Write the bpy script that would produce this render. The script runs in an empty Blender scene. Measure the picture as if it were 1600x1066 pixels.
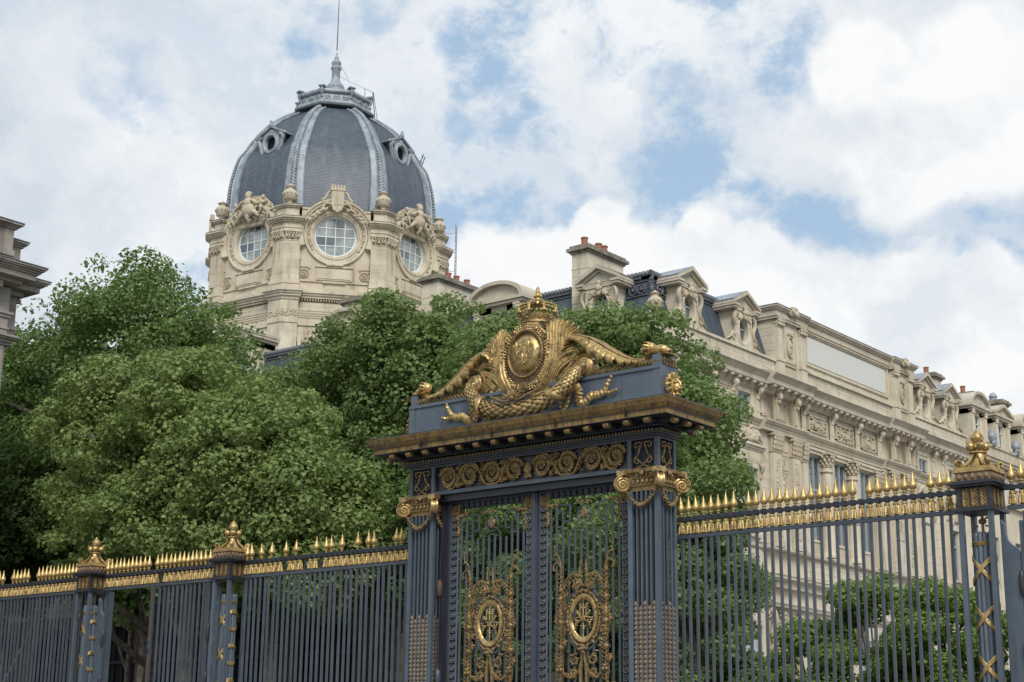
import bpy, bmesh, math, random
import numpy as np
from mathutils import Matrix, Vector
R=math.radians; PI=math.pi
random.seed(7)
# ------------------------------------------------------------------ camera, sky, sun, exposure
scn=bpy.context.scene
cam_d=bpy.data.cameras.new('camera'); cam=bpy.data.objects.new('camera',cam_d)
scn.collection.objects.link(cam); scn.camera=cam
cam_d.sensor_width=36.0; cam_d.lens=55.69; cam_d.clip_start=0.5; cam_d.clip_end=5000
cam.matrix_world=Matrix(((0.78136527,0.151871,0.60531274,0),(0.62397276,-0.20758508,-0.75337005,0),(0.01123884,0.96635585,-0.25696314,1.6),(0,0,0,1)))
SUN_EL=R(43); SUN_AZ=R(132)          # azimuth clockwise from +Y: sun behind the camera, to the right
SKY_K=0.10
scn.view_settings.view_transform='Standard'; scn.view_settings.look='None'
scn.view_settings.exposure=0.0; scn.view_settings.gamma=1.0
try: scn.view_settings.use_curve_mapping=False
except Exception: pass
sd=bpy.data.lights.new('sun','SUN'); sun=bpy.data.objects.new('sun',sd); scn.collection.objects.link(sun)
sd.energy=2.75; sd.angle=R(24); sd.color=(1.0,0.955,0.88)
sdir=Vector((math.sin(SUN_AZ)*math.cos(SUN_EL),math.cos(SUN_AZ)*math.cos(SUN_EL),math.sin(SUN_EL)))
sun.rotation_euler=sdir.to_track_quat('Z','Y').to_euler()

class NT:
    """small helper to write node trees"""
    def __init__(s,tree): s.t=tree; s.n=tree.nodes; s.l=tree.links
    def node(s,typ,**kw):
        n=s.n.new(typ)
        for k,v in kw.items(): setattr(n,k,v)
        return n
    def put(s,sock,v):
        if v is None: return
        if isinstance(v,bpy.types.NodeSocket): s.l.new(v,sock)
        else:
            try: sock.default_value=v
            except Exception:
                sock.default_value=tuple(v)+(1.0,)
    def math(s,op,a,b=None,c=None,clamp=False):
        n=s.node('ShaderNodeMath',operation=op,use_clamp=clamp)
        s.put(n.inputs[0],a); s.put(n.inputs[1],b); s.put(n.inputs[2],c); return n.outputs[0]
    def vmath(s,op,a,b=None,out=0):
        n=s.node('ShaderNodeVectorMath',operation=op); s.put(n.inputs[0],a); s.put(n.inputs[1],b)
        return n.outputs['Value'] if out=='v' else n.outputs[0]
    def noise(s,vec,scale,detail=4,rough=0.55,dist=0.0,col=False):
        n=s.node('ShaderNodeTexNoise'); s.put(n.inputs['Vector'],vec); s.put(n.inputs['Scale'],scale)
        s.put(n.inputs['Detail'],detail); s.put(n.inputs['Roughness'],rough); s.put(n.inputs['Distortion'],dist)
        return n.outputs['Color'] if col else n.outputs[0]
    def ramp(s,f,stops):
        n=s.node('ShaderNodeValToRGB'); s.put(n.inputs[0],f); e=n.color_ramp.elements
        while len(e)<len(stops): e.new(0.5)
        for el,(p,c) in zip(e,stops):
            el.position=p; el.color=(c,c,c,1) if isinstance(c,(int,float)) else tuple(c)+(1,)
        return n.outputs[0]
    def smooth(s,v,a,b):
        n=s.node('ShaderNodeMapRange',interpolation_type='SMOOTHSTEP'); s.put(n.inputs[0],v)
        s.put(n.inputs[1],a); s.put(n.inputs[2],b); return n.outputs[0]
    def mix(s,f,a,b,mode='MIX'):
        n=s.node('ShaderNodeMix',data_type='RGBA',blend_type=mode); s.put(n.inputs[0],f)
        s.put(n.inputs[6],a); s.put(n.inputs[7],b); return n.outputs[2]

W=bpy.data.worlds.new('World'); scn.world=W; W.use_nodes=True
wt=NT(W.node_tree); W.node_tree.nodes.clear()
sky=wt.node('ShaderNodeTexSky',sky_type='NISHITA'); sky.sun_disc=False; sky.sun_elevation=SUN_EL; sky.sun_rotation=SUN_AZ
sky.air_density=1.0; sky.dust_density=1.2; sky.ozone_density=2.0
geo=wt.node('ShaderNodeTexCoord').outputs['Generated']
# cloud field in direction space
warp=wt.vmath('SUBTRACT',wt.noise(geo,7.0,7,0.62,col=True),(0.5,0.5,0.5))
wn=wt.node('ShaderNodeVectorMath',operation='SCALE'); wt.put(wn.inputs[0],warp); wn.inputs[3].default_value=0.17
dw=wt.vmath('ADD',geo,wn.outputs[0])
st=wt.vmath('MULTIPLY',dw,(1,1,1.9))
cover=wt.noise(st,2.6,9,0.60)
def px_dir(x,y):
    v=Vector((x-800,-(y-533),-2475.0)); v=cam.matrix_world.to_3x3()@v; v.normalize(); return v
blue=None
# (x, y, radius, weight) of the gaps that the sky shows between its clouds
for (x,y,r,w) in [(1070,250,.050,1.0),(1035,205,.038,.9),(1110,290,.040,1.0),(1165,305,.030,.8),(1225,330,.034,.95),(1300,360,.036,1.0),(1370,380,.026,.7),(1500,375,.020,.5),(1575,385,.032,.8),(1440,345,.022,.5),
                  (745,60,.040,.95),(790,95,.030,.7),(830,185,.030,.8),(700,190,.026,.6),(760,190,.022,.5),(1060,140,.032,.6),(1135,30,.042,.9),(1215,10,.036,.7),(1260,70,.022,.4),(960,95,.022,.4),
                  (450,45,.034,.75),(400,15,.026,.5),(560,20,.024,.5),(730,320,.036,.9),(700,300,.02,.5),(850,300,.030,.55),(745,395,.034,.8),(800,380,.024,.5),(180,165,.03,.45),(230,215,.028,.5),(170,30,.03,.4),(20,15,.03,.4),(300,430,.02,.6)]:
    d=px_dir(x,y)
    dist=wt.vmath('DISTANCE',dw,tuple(d),out='v')
    g=wt.node('ShaderNodeMapRange',interpolation_type='SMOOTHSTEP'); wt.put(g.inputs[0],dist); g.inputs[1].default_value=r*1.55; g.inputs[2].default_value=r*0.2; g.inputs[3].default_value=0; g.inputs[4].default_value=w
    blue=g.outputs[0] if blue is None else wt.math('MAXIMUM',blue,g.outputs[0])
gen=wt.smooth(cover,0.60,0.72)         # the same kind of gaps all round the sky
fine=wt.noise(wt.vmath('MULTIPLY',geo,(1,1,1.6)),16,8,0.65)
wisp=wt.smooth(fine,0.36,0.66)
blue=wt.math('MAXIMUM',blue,wt.math('MULTIPLY',gen,0.8))
blue=wt.math('MULTIPLY',blue,wt.math('ADD',0.35,wt.math('MULTIPLY',wt.math('SUBTRACT',1.0,wisp),0.85)),clamp=True)
shade=wt.noise(st,5.0,8,0.58)
lump=wt.noise(wt.vmath('MULTIPLY',dw,(1,1,1.7)),9.0,8,0.6)
tone=wt.math('ADD',wt.math('MULTIPLY',shade,0.6),wt.math('MULTIPLY',lump,0.4))
cl=wt.ramp(tone,[(0.32,(5.9,6.6,7.5)),(0.43,(7.1,7.7,8.35)),(0.50,(7.9,8.35,8.8)),(0.60,(9.2,9.4,9.6))])
skyb=wt.mix(0.75,sky.outputs[0],(4.7,6.5,8.5))
blue=wt.smooth(blue,0.08,0.85)
blue=wt.math('MAXIMUM',blue,wt.math('MULTIPLY',wt.smooth(wt.noise(st,3.6,6,0.6),0.50,0.68),0.42))
# heaped white clouds low on the right, in front of the blue
cum=None; dw2n=wt.node('ShaderNodeVectorMath',operation='SCALE'); wt.put(dw2n.inputs[0],wt.vmath('SUBTRACT',wt.noise(geo,15.0,8,0.58,col=True),(0.5,0.5,0.5))); dw2n.inputs[3].default_value=0.060
dc=wt.vmath('ADD',geo,dw2n.outputs[0])
for (x,y,r) in [(760,480,.05),(880,435,.036),(940,355,.020),(990,430,.036),(1110,402,.028),(1190,428,.030),(1310,470,.034),(1400,470,.034),(1560,500,.042),(1420,540,.060),(1570,600,.06),(1250,500,.05),(1420,220,.05),(1530,170,.06),(1330,110,.035)]:
    q=wt.node('ShaderNodeMapRange',interpolation_type='SMOOTHSTEP'); wt.put(q.inputs[0],wt.vmath('DISTANCE',dc,tuple(px_dir(x,y)),out='v')); q.inputs[1].default_value=r*1.16; q.inputs[2].default_value=r*0.84; q.inputs[3].default_value=0; q.inputs[4].default_value=1
    cum=q.outputs[0] if cum is None else wt.math('MAXIMUM',cum,q.outputs[0])
ctone=wt.noise(wt.vmath('MULTIPLY',dc,(1,1,1.5)),11.0,7,0.55)
ccol=wt.ramp(ctone,[(0.34,(7.6,8.1,8.6)),(0.45,(9.0,9.2,9.4)),(0.53,(9.9,9.9,9.9))])
cl=wt.mix(wt.math('MULTIPLY',cum,0.9),cl,ccol)
blue=wt.math('MULTIPLY',blue,wt.math('SUBTRACT',1.0,wt.math('MULTIPLY',cum,0.93)))
colr=wt.mix(blue,cl,skyb)
hz=wt.smooth(wt.node('ShaderNodeSeparateXYZ').outputs[2],0,1)
bg=wt.node('ShaderNodeBackground'); wt.put(bg.inputs[0],colr); bg.inputs[1].default_value=SKY_K
wo=wt.node('ShaderNodeOutputWorld'); wt.l.new(bg.outputs[0],wo.inputs[0])

# ------------------------------------------------------------------ materials
MAT={}
def mat(name,fn):
    m=bpy.data.materials.new(name); m.use_nodes=True; t=NT(m.node_tree)
    b=m.node_tree.nodes['Principled BSDF']; fn(t,b); MAT[name]=m; return m
def opos(t): return t.node('ShaderNodeNewGeometry').outputs['Position']
def bump(t,b,h,strength=0.3,dist=0.02):
    n=t.node('ShaderNodeBump'); n.inputs['Strength'].default_value=strength; n.inputs['Distance'].default_value=dist
    t.put(n.inputs['Height'],h); t.l.new(n.outputs[0],b.inputs['Normal'])
def stone(c1,c2,dirt,amt,soot=0.0):
    def f(t,b):
        P=opos(t)
        a=t.noise(P,0.9,6,0.6); g=t.noise(P,9,5,0.6)
        streak=t.noise(t.vmath('MULTIPLY',P,(2.2,2.2,0.22)),1.0,6,0.65)
        oi=t.node('ShaderNodeObjectInfo').outputs['Random']
        base=t.mix(t.smooth(a,0.35,0.65),c1,c2)
        base=t.mix(t.math('MULTIPLY',oi,0.5),base,t.mix(0.6,c1,(0.47,0.39,0.27)))
        base=t.mix(t.math('MULTIPLY',t.smooth(streak,0.50,0.72),amt),base,dirt)
        base=t.mix(t.math('MULTIPLY',t.smooth(g,0.55,0.75),amt*0.5+0.08),base,dirt)
        if soot: base=t.mix(t.math('MULTIPLY',t.smooth(t.noise(P,2.5,6,0.7),0.38,0.6),soot),base,(0.075,0.07,0.062))
        t.put(b.inputs['Base Color'],base); b.inputs['Roughness'].default_value=0.9
        b.inputs['Specular IOR Level'].default_value=0.2
        bump(t,b,t.noise(P,14,6,0.65),0.35,0.03)
    return f
mat('stone',stone((0.63,0.58,0.475),(0.51,0.46,0.365),(0.27,0.235,0.185),0.5))
mat('tower_stone',stone((0.60,0.55,0.445),(0.46,0.41,0.32),(0.22,0.18,0.13),0.65))
mat('carved_stone',stone((0.53,0.475,0.37),(0.43,0.375,0.285),(0.22,0.18,0.13),0.5))
mat('weathered_stone',stone((0.30,0.27,0.22),(0.22,0.20,0.165),(0.09,0.085,0.075),0.6,0.55))
mat('cornice_stone',stone((0.56,0.515,0.43),(0.442,0.399,0.324),(0.24,0.21,0.165),0.5,0.06))
mat('grey_stone',stone((0.33,0.308,0.290),(0.27,0.252,0.238),(0.10,0.09,0.085),0.6,0.2))
mat('shade_stone',stone((0.070,0.062,0.052),(0.048,0.043,0.037),(0.03,0.028,0.025),0.6,0.3))  # near-black stone with the arcade's deep tree shade put into its colour
mat('plaque',lambda t,b:(t.put(b.inputs['Base Color'],t.mix(t.noise(opos(t),2.5,6,0.6),(0.56,0.565,0.54),(0.60,0.60,0.57))),setattr(b.inputs['Roughness'],'default_value',0.9),setattr(b.inputs['Specular IOR Level'],'default_value',0.0)))
def slate(t,b):
    P=opos(t)
    sc=t.vmath('MULTIPLY',P,(4.2,4.2,7.5))
    v=t.node('ShaderNodeTexVoronoi'); t.put(v.inputs['Vector'],sc); v.inputs['Scale'].default_value=1.0
    tone=t.node('ShaderNodeSeparateColor'); t.put(tone.inputs[0],v.outputs['Color'])
    streak=t.noise(t.vmath('MULTIPLY',P,(1.4,1.4,0.15)),1.0,5,0.6)
    c=t.mix(tone.outputs[0],(0.064,0.086,0.115),(0.088,0.114,0.148))
    c=t.mix(t.math('MULTIPLY',t.smooth(streak,0.48,0.72),0.55),c,(0.15,0.17,0.195))
    t.put(b.inputs['Base Color'],c); b.inputs['Roughness'].default_value=0.5
    bump(t,b,tone.outputs[1],0.3,0.012)
mat('slate',slate)
def zinc(t,b):
    P=opos(t); n=t.noise(P,1.6,6,0.65); s=t.noise(t.vmath('MULTIPLY',P,(5,5,0.5)),1,5,0.6)
    c=t.mix(t.smooth(n,0.35,0.65),(0.20,0.24,0.28),(0.32,0.365,0.405)); c=t.mix(t.math('MULTIPLY',t.smooth(s,0.5,0.7),0.6),c,(0.11,0.125,0.14))
    t.put(b.inputs['Base Color'],c); b.inputs['Roughness'].default_value=0.55; b.inputs['Metallic'].default_value=0.15
    bump(t,b,t.noise(P,8,4,0.6),0.25,0.02)
mat('zinc',zinc)
mat('dark_lead',lambda t,b:(t.put(b.inputs['Base Color'],t.mix(t.noise(opos(t),3,5,0.6),(0.05,0.058,0.07),(0.12,0.135,0.155))),setattr(b.inputs['Roughness'],'default_value',0.5)))
def gold(c1,c2,c3,met,rough,amt,sc=9):
    def f(t,b):
        P=opos(t); n=t.noise(P,sc,7,0.68); n2=t.noise(P,sc*3.5,5,0.6)
        c=t.mix(t.smooth(n2,0.35,0.7),c1,c2)
        k=t.math('MULTIPLY',t.smooth(n,0.44,0.66),amt)
        c=t.mix(k,c,c3)
        t.put(b.inputs['Base Color'],c)
        t.put(b.inputs['Metallic'],t.math('SUBTRACT',met,t.math('MULTIPLY',k,met*0.6)))
        t.put(b.inputs['Roughness'],t.math('ADD',rough,t.math('MULTIPLY',n,0.22)))
        bump(t,b,n2,0.25,0.006)
    return f
mat('gold',gold((0.56,0.41,0.18),(0.43,0.30,0.12),(0.09,0.06,0.033),0.82,0.33,0.8))
mat('crest_gold',gold((0.56,0.41,0.19),(0.40,0.28,0.115),(0.060,0.042,0.026),0.82,0.32,0.95,9))
mat('spike_gold',gold((0.56,0.41,0.17),(0.46,0.33,0.13),(0.20,0.14,0.07),0.78,0.35,0.6))
mat('dull_gold',gold((0.32,0.22,0.095),(0.19,0.13,0.06),(0.06,0.045,0.03),0.55,0.42,0.8))
mat('bronze',gold((0.27,0.19,0.11),(0.19,0.135,0.085),(0.06,0.045,0.035),0.35,0.5,0.7))
def cgold(t,b):
    P=opos(t); n=t.noise(P,4.0,7,0.7); st_=t.noise(t.vmath('MULTIPLY',P,(16,16,0.8)),1.0,6,0.7)
    c=t.mix(t.smooth(n,0.3,0.7),(0.36,0.235,0.08),(0.20,0.135,0.055))
    k=t.math('MAXIMUM',t.math('MULTIPLY',t.smooth(st_,0.46,0.66),0.85),t.math('MULTIPLY',t.smooth(n,0.52,0.66),0.8))
    t.put(b.inputs['Base Color'],t.mix(k,c,(0.040,0.034,0.032))); t.put(b.inputs['Metallic'],t.math('SUBTRACT',0.6,t.math('MULTIPLY',k,0.5))); b.inputs['Roughness'].default_value=0.45
mat('cornice_gold',cgold)
def iron(c1,c2,rust,rough=0.42):
    def f(t,b):
        P=opos(t); n=t.noise(P,3.0,6,0.6); g=t.noise(t.vmath('MULTIPLY',P,(18,18,1.2)),1,5,0.6)
        oi=t.node('ShaderNodeObjectInfo').outputs['Random']; c=t.mix(t.smooth(n,0.3,0.7),c1,c2); c=t.mix(t.math('MULTIPLY',oi,0.45),c,tuple(x*0.62 for x in c1)); c=t.mix(t.math('MULTIPLY',t.smooth(g,0.54,0.72),rust),c,(0.060,0.048,0.042))
        t.put(b.inputs['Base Color'],c); b.inputs['Roughness'].default_value=rough
        bump(t,b,t.noise(P,30,5,0.6),0.2,0.005)
    return f
mat('blue_iron',iron((0.046,0.060,0.080),(0.068,0.085,0.108),0.5))
mat('pale_iron',iron((0.068,0.092,0.122),(0.094,0.124,0.158),0.45))
mat('dark_iron',iron((0.015,0.018,0.027),(0.028,0.033,0.046),0.6))
mat('rusty_iron',iron((0.10,0.055,0.035),(0.06,0.04,0.035),0.6,0.7))
mat('terracotta',lambda t,b:(t.put(b.inputs['Base Color'],t.mix(t.noise(opos(t),6,4,0.6),(0.34,0.14,0.09),(0.26,0.105,0.07))),setattr(b.inputs['Roughness'],'default_value',0.85)))
def glass(c,r=0.06):
    def f(t,b):
        t.put(b.inputs['Base Color'],t.mix(t.smooth(t.noise(opos(t),1.3,4,0.6),0.35,0.65),c,tuple(x*0.6 for x in c)))
        b.inputs['Roughness'].default_value=r; b.inputs['Specular IOR Level'].default_value=1.0; b.inputs['Coat Weight'].default_value=1.0
        b.inputs['Coat Roughness'].default_value=0.03
    return f
mat('tower_glass',glass((0.30,0.34,0.33)))
mat('window_glass',glass((0.09,0.115,0.135)))
mat('dark_glass',lambda t,b:(t.put(b.inputs['Base Color'],(0.008,0.009,0.011,1)),setattr(b.inputs['Roughness'],'default_value',0.6),setattr(b.inputs['Specular IOR Level'],'default_value',0.1)))
mat('black_frame',lambda t,b:(t.put(b.inputs['Base Color'],t.mix(t.noise(opos(t),4,4,0.6),(0.010,0.011,0.013),(0.020,0.021,0.024))),setattr(b.inputs['Roughness'],'default_value',0.8)))
mat('curtain_glass',glass((0.34,0.39,0.41),0.15))
mat('white_frame',lambda t,b:(t.put(b.inputs['Base Color'],(0.60,0.66,0.68,1)),setattr(b.inputs['Roughness'],'default_value',0.5)))
mat('blue_frame',lambda t,b:(t.put(b.inputs['Base Color'],(0.27,0.315,0.335,1)),setattr(b.inputs['Roughness'],'default_value',0.5)))
mat('bark',lambda t,b:(t.put(b.inputs['Base Color'],t.mix(t.smooth(t.noise(opos(t),4,5,0.6),0.4,0.6),(0.065,0.052,0.040),(0.13,0.115,0.09))),setattr(b.inputs['Roughness'],'default_value',0.9)))
def paving(c1,c2,sx):
    def f(t,b):
        br=t.node('ShaderNodeTexBrick'); t.put(br.inputs['Vector'],opos(t)); br.inputs['Scale'].default_value=sx
        t.put(br.inputs['Color1'],c1); t.put(br.inputs['Color2'],c2); t.put(br.inputs['Mortar'],tuple(x*0.5 for x in c1))
        br.inputs['Mortar Size'].default_value=0.01
        t.put(b.inputs['Base Color'],t.mix(t.math('MULTIPLY',t.noise(opos(t),2,5,0.6),0.5),br.outputs[0],c2)); b.inputs['Roughness'].default_value=0.85
    return f
mat('paving',paving((0.26,0.245,0.22),(0.20,0.19,0.17),2.0))
mat('asphalt',lambda t,b:(t.put(b.inputs['Base Color'],t.mix(t.noise(opos(t),20,5,0.7),(0.040,0.040,0.042),(0.065,0.065,0.066))),setattr(b.inputs['Roughness'],'default_value',0.9)))
def leaf(cols,tr):
    def f(t,b):
        g=t.node('ShaderNodeNewGeometry'); P=g.outputs['Position']
        r=g.outputs['Random Per Island']; n=t.noise(P,0.75,4,0.6)
        n2=t.noise(P,0.28,3,0.5); k=t.math('ADD',t.math('ADD',t.math('MULTIPLY',r,0.34),t.math('MULTIPLY',n,0.45)),t.math('MULTIPLY',n2,0.32))
        c=t.ramp(k,[(0.15,cols[0]),(0.5,cols[1]),(0.80,cols[2]),(0.97,cols[3])])
        t.put(b.inputs['Base Color'],c); b.inputs['Roughness'].default_value=0.55; b.inputs['Specular IOR Level'].default_value=0.3
        tl=t.node('ShaderNodeBsdfTranslucent'); t.put(tl.inputs[0],t.mix(0.4,c,(0.15,0.26,0.03)))
        ms=t.node('ShaderNodeMixShader'); ms.inputs[0].default_value=tr
        t.l.new(b.outputs[0],ms.inputs[1]); t.l.new(tl.outputs[0],ms.inputs[2])
        t.l.new(ms.outputs[0],t.n['Material Output'].inputs[0])
    return f
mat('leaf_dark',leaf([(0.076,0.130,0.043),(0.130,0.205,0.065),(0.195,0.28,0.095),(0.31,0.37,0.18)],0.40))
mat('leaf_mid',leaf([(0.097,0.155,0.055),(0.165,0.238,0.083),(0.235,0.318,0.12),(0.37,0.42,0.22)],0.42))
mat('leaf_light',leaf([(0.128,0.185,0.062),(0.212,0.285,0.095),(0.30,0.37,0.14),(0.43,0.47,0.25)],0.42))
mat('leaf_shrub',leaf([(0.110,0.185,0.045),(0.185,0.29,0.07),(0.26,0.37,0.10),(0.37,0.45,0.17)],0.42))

# ------------------------------------------------------------------ mesh builder
COL=scn.collection
class MB:
    def __init__(s): s.v=[]; s.f=[]; s.mi=[]; s.cur=0; s.M=None; s.n=0
    def add(s,vs,fs):
        vs=np.asarray(vs,float)
        if s.M is not None:
            A=np.array(s.M); vs=vs@A[:3,:3].T+A[:3,3]
        k=s.n; s.v.append(vs); s.n+=len(vs)
        for f in fs: s.f.append([i+k for i in f]); s.mi.append(s.cur)
        return s
    def box(s,x0,x1,y0,y1,z0,z1):
        return s.add([(x0,y0,z0),(x1,y0,z0),(x1,y1,z0),(x0,y1,z0),(x0,y0,z1),(x1,y0,z1),(x1,y1,z1),(x0,y1,z1)],
              [(0,3,2,1),(4,5,6,7),(0,1,5,4),(1,2,6,5),(2,3,7,6),(3,0,4,7)])
    def bevbox(s,x0,x1,y0,y1,z0,z1,c=0.01):
        # box with chamfered edges
        P=[]
        for z,i in ((z0,c),(z0+c,0),(z1-c,0),(z1,c)):
            P+= [(x0+i+(c if i==0 else 0),y0+i,z)] if False else [(x0+i,y0+i,z),(x1-i,y0+i,z),(x1-i,y1-i,z),(x0+i,y1-i,z)]
        F=[(3,2,1,0),(12,13,14,15)]
        for k in range(3):
            for j in range(4): a=4*k+j;b=4*k+(j+1)%4; F.append((a,b,b+4,a+4))
        return s.add(P,F)
    def prism(s,poly,z0,z1,axis='z'):
        n=len(poly)
        def P(a,b,h): return (a,b,h) if axis=='z' else ((h,a,b) if axis=='x' else (a,h,b))
        vs=[P(a,b,z0) for a,b in poly]+[P(a,b,z1) for a,b in poly]
        return s.add(vs,[tuple(range(n))[::-1],tuple(range(n,2*n))]+[(i,(i+1)%n,n+(i+1)%n,n+i) for i in range(n)])
    def rings(s,rs,closed=False,caps=True):
        n=len(rs[0]); m=len(rs); vs=[p for r in rs for p in r]; F=[]
        for k in range(m if closed else m-1):
            a=k*n; b=((k+1)%m)*n
            for j in range(n): F.append((a+j,a+(j+1)%n,b+(j+1)%n,b+j))
        if caps and not closed: F.append(tuple(range(n))[::-1]); F.append(tuple(range((m-1)*n,m*n)))
        return s.add(vs,F)
    def strips(s,rs):   # open profile rings
        n=len(rs[0]); F=[]
        for k in range(len(rs)-1):
            for j in range(n-1): a=k*n+j; F.append((a,a+1,a+n+1,a+n))
        return s.add([p for r in rs for p in r],F)
    def lathe(s,prof,n=16,c=(0,0,0),axis='z',caps=True,arc=None,ex=1.0):
        rs=[]
        for r,h in prof:
            ring=[]
            for j in range(n):
                a=2*PI*j/n; x,y=r*math.cos(a),r*math.sin(a)*ex
                if axis=='z': ring.append((c[0]+x,c[1]+y,c[2]+h))
                elif axis=='y': ring.append((c[0]+x,c[1]+h,c[2]+y))
                else: ring.append((c[0]+h,c[1]+x,c[2]+y))
            rs.append(ring)
        return s.rings(rs,caps=caps)
    def ell(s,c,r,n=10,m=6,rot=None):
        if not hasattr(r,'__len__'): r=(r,r,r)
        rs=[]
        for i in range(m+1):
            t=PI*(i+0.0)/m; rr=max(math.sin(t),0.04)
            ring=[Vector((r[0]*rr*math.cos(2*PI*j/n),r[1]*rr*math.sin(2*PI*j/n),-r[2]*math.cos(t))) for j in range(n)]
            if rot is not None: ring=[rot@p for p in ring]
            rs.append([(p.x+c[0],p.y+c[1],p.z+c[2]) for p in ring])
        return s.rings(rs)
    def tube(s,pts,rad,n=8,closed=False,side=None,flat=1.0,caps=True):
        """sweep an ellipse: 'side' fixes the direction across which it is 'flat' times as thick"""
        P=[Vector(p) for p in pts]; m=len(P); rs=[]
        up=Vector(side).normalized() if side is not None else None
        prev=None
        for i in range(m):
            if closed: t=P[(i+1)%m]-P[i-1]
            else: t=P[min(i+1,m-1)]-P[max(i-1,0)]
            if t.length<1e-9: t=Vector((0,0,1))
            t.normalize()
            if up is not None: a=up-t*up.dot(t)
            elif prev is None:
                a=Vector((0,0,1)) if abs(t.z)<0.9 else Vector((1,0,0)); a=a-t*a.dot(t)
            else: a=prev-t*prev.dot(t)
            if a.length<1e-6: a=t.orthogonal()
            a.normalize(); prev=a; b=t.cross(a)
            r=rad(i/(m-1)) if callable(rad) else rad
            ra,rb=(r if hasattr(r,'__len__') else (r*flat,r))
            rs.append([tuple(P[i]+a*(ra*math.cos(2*PI*j/n))+b*(rb*math.sin(2*PI*j/n))) for j in range(n)])
        return s.rings(rs,closed=closed,caps=caps)
    def bar(s,a,b,w,d=None):
        a=Vector(a); b=Vector(b); t=(b-a).normalized(); u=Vector((0,1,0)) if abs(t.y)<0.9 else Vector((1,0,0))
        v=t.cross(u).normalized(); u=v.cross(t); d=d or w
        r=[]
        for p in (a,b): r.append([tuple(p+v*(w/2*i)+u*(d/2*j)) for i,j in ((-1,-1),(1,-1),(1,1),(-1,1))])
        return s.rings(r)
    def mesh(s,name,mats,smooth=None):
        me=bpy.data.meshes.new(name)
        if s.n:
            V=np.concatenate(s.v); me.vertices.add(len(V)); me.vertices.foreach_set('co',V.ravel())
            L=[i for f in s.f for i in f]; me.loops.add(len(L)); me.loops.foreach_set('vertex_index',L)
            me.polygons.add(len(s.f)); c=np.array([len(f) for f in s.f]); st=np.concatenate([[0],np.cumsum(c)[:-1]])
            me.polygons.foreach_set('loop_start',st.astype(np.int32)); me.polygons.foreach_set('material_index',s.mi)
            me.update(calc_edges=True)
            bm=bmesh.new(); bm.from_mesh(me); bmesh.ops.recalc_face_normals(bm,faces=bm.faces); bm.to_mesh(me); bm.free()
        for m in (mats if isinstance(mats,(list,tuple)) else [mats]): me.materials.append(MAT[m])
        if smooth:
            me.polygons.foreach_set('use_smooth',[True]*len(me.polygons)); me.set_sharp_from_angle(angle=R(smooth))
        else: me.polygons.foreach_set('use_smooth',[False]*len(me.polygons))
        me.update(); return me
STUFF={'jewels','running_stem','stepped_border','carved_relief','pier_panel','lattice','leaf_panel','leaf_frieze','gadroon','carved_band','bracket_row','acanthus','fluting','roof_lap','carved_ring','carved_roundel','balustrade','carving','carved_consoles','side_foliage','under_foliage','leaf_lobes','laurel_leaves','rosette_band','mask_band','panel_mouldings','plaque_frame','pediment_lead','column_band','wall_frames','greek_key','scrollwork','foliage','balcony_grille','glazing_bar','carved_panels','shield_panel','road_marking','lead_vases','palmette','corner_foliage','guard_rail','animal_head'}
def obj(name,data,mats=None,parent=None,loc=None,rot=None,smooth=None,scale=None,kind=None,label=None):
    me=data.mesh(name,mats,smooth) if isinstance(data,MB) else data
    o=bpy.data.objects.new(name,me); COL.objects.link(o)
    if parent is not None: o.parent=parent
    if loc is not None: o.location=loc
    if rot is not None: o.rotation_euler=rot
    if scale is not None: o.scale=scale
    if kind is None and name in STUFF: kind='stuff'
    if kind: o['kind']=kind
    if label: o['label']=label
    return o
def tag(o,label,cat,group=None):
    o['label']=label; o['category']=cat
    if group: o['group']=group
    return o
def thing(name,label,cat,loc=(0,0,0),rz=0,group=None):
    o=bpy.data.objects.new(name,None); COL.objects.link(o); o.location=loc; o.rotation_euler=(0,0,rz)
    o.empty_display_size=0.5
    return tag(o,label,cat,group)
def kids(o): return [c for c in bpy.data.objects if c.parent==o]
def dup_tree(o,parent,loc,rot=None,scale=None,ch=None):
    c=o.copy(); COL.objects.link(c); c.parent=parent; c.location=loc
    if rot is not None: c.rotation_euler=rot
    if scale is not None: c.scale=scale
    for k in (ch if ch is not None else kids(o)):
        d=k.copy(); COL.objects.link(d); d.parent=c
    return c
def mirror_mb(fn):      # call a builder for the left and the right half
    for sx in (-1,1): fn(sx)
def curve(pts,n=24):    # Catmull-Rom through control points
    P=[Vector(p) for p in pts]; P=[P[0]*2-P[1]]+P+[P[-1]*2-P[-2]]; out=[]
    seg=len(P)-3
    for i in range(n+1):
        t=i/n*seg; k=min(int(t),seg-1); u=t-k; a,b,c,d=P[k:k+4]
        out.append(0.5*((2*b)+(c-a)*u+(2*a-5*b+4*c-d)*u*u+(-a+3*b-3*c+d)*u**3))
    return out
def spiral(c,r0,r1,turns,a0=0,n=40,ax=(1,0,0),ay=(0,0,1),hand=1):
    ax=Vector(ax);ay=Vector(ay);c=Vector(c)
    return [c+ax*(math.cos(a0+hand*2*PI*turns*i/n)*(r0+(r1-r0)*i/n))+ay*(math.sin(a0+hand*2*PI*turns*i/n)*(r0+(r1-r0)*i/n)) for i in range(n+1)]

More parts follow.
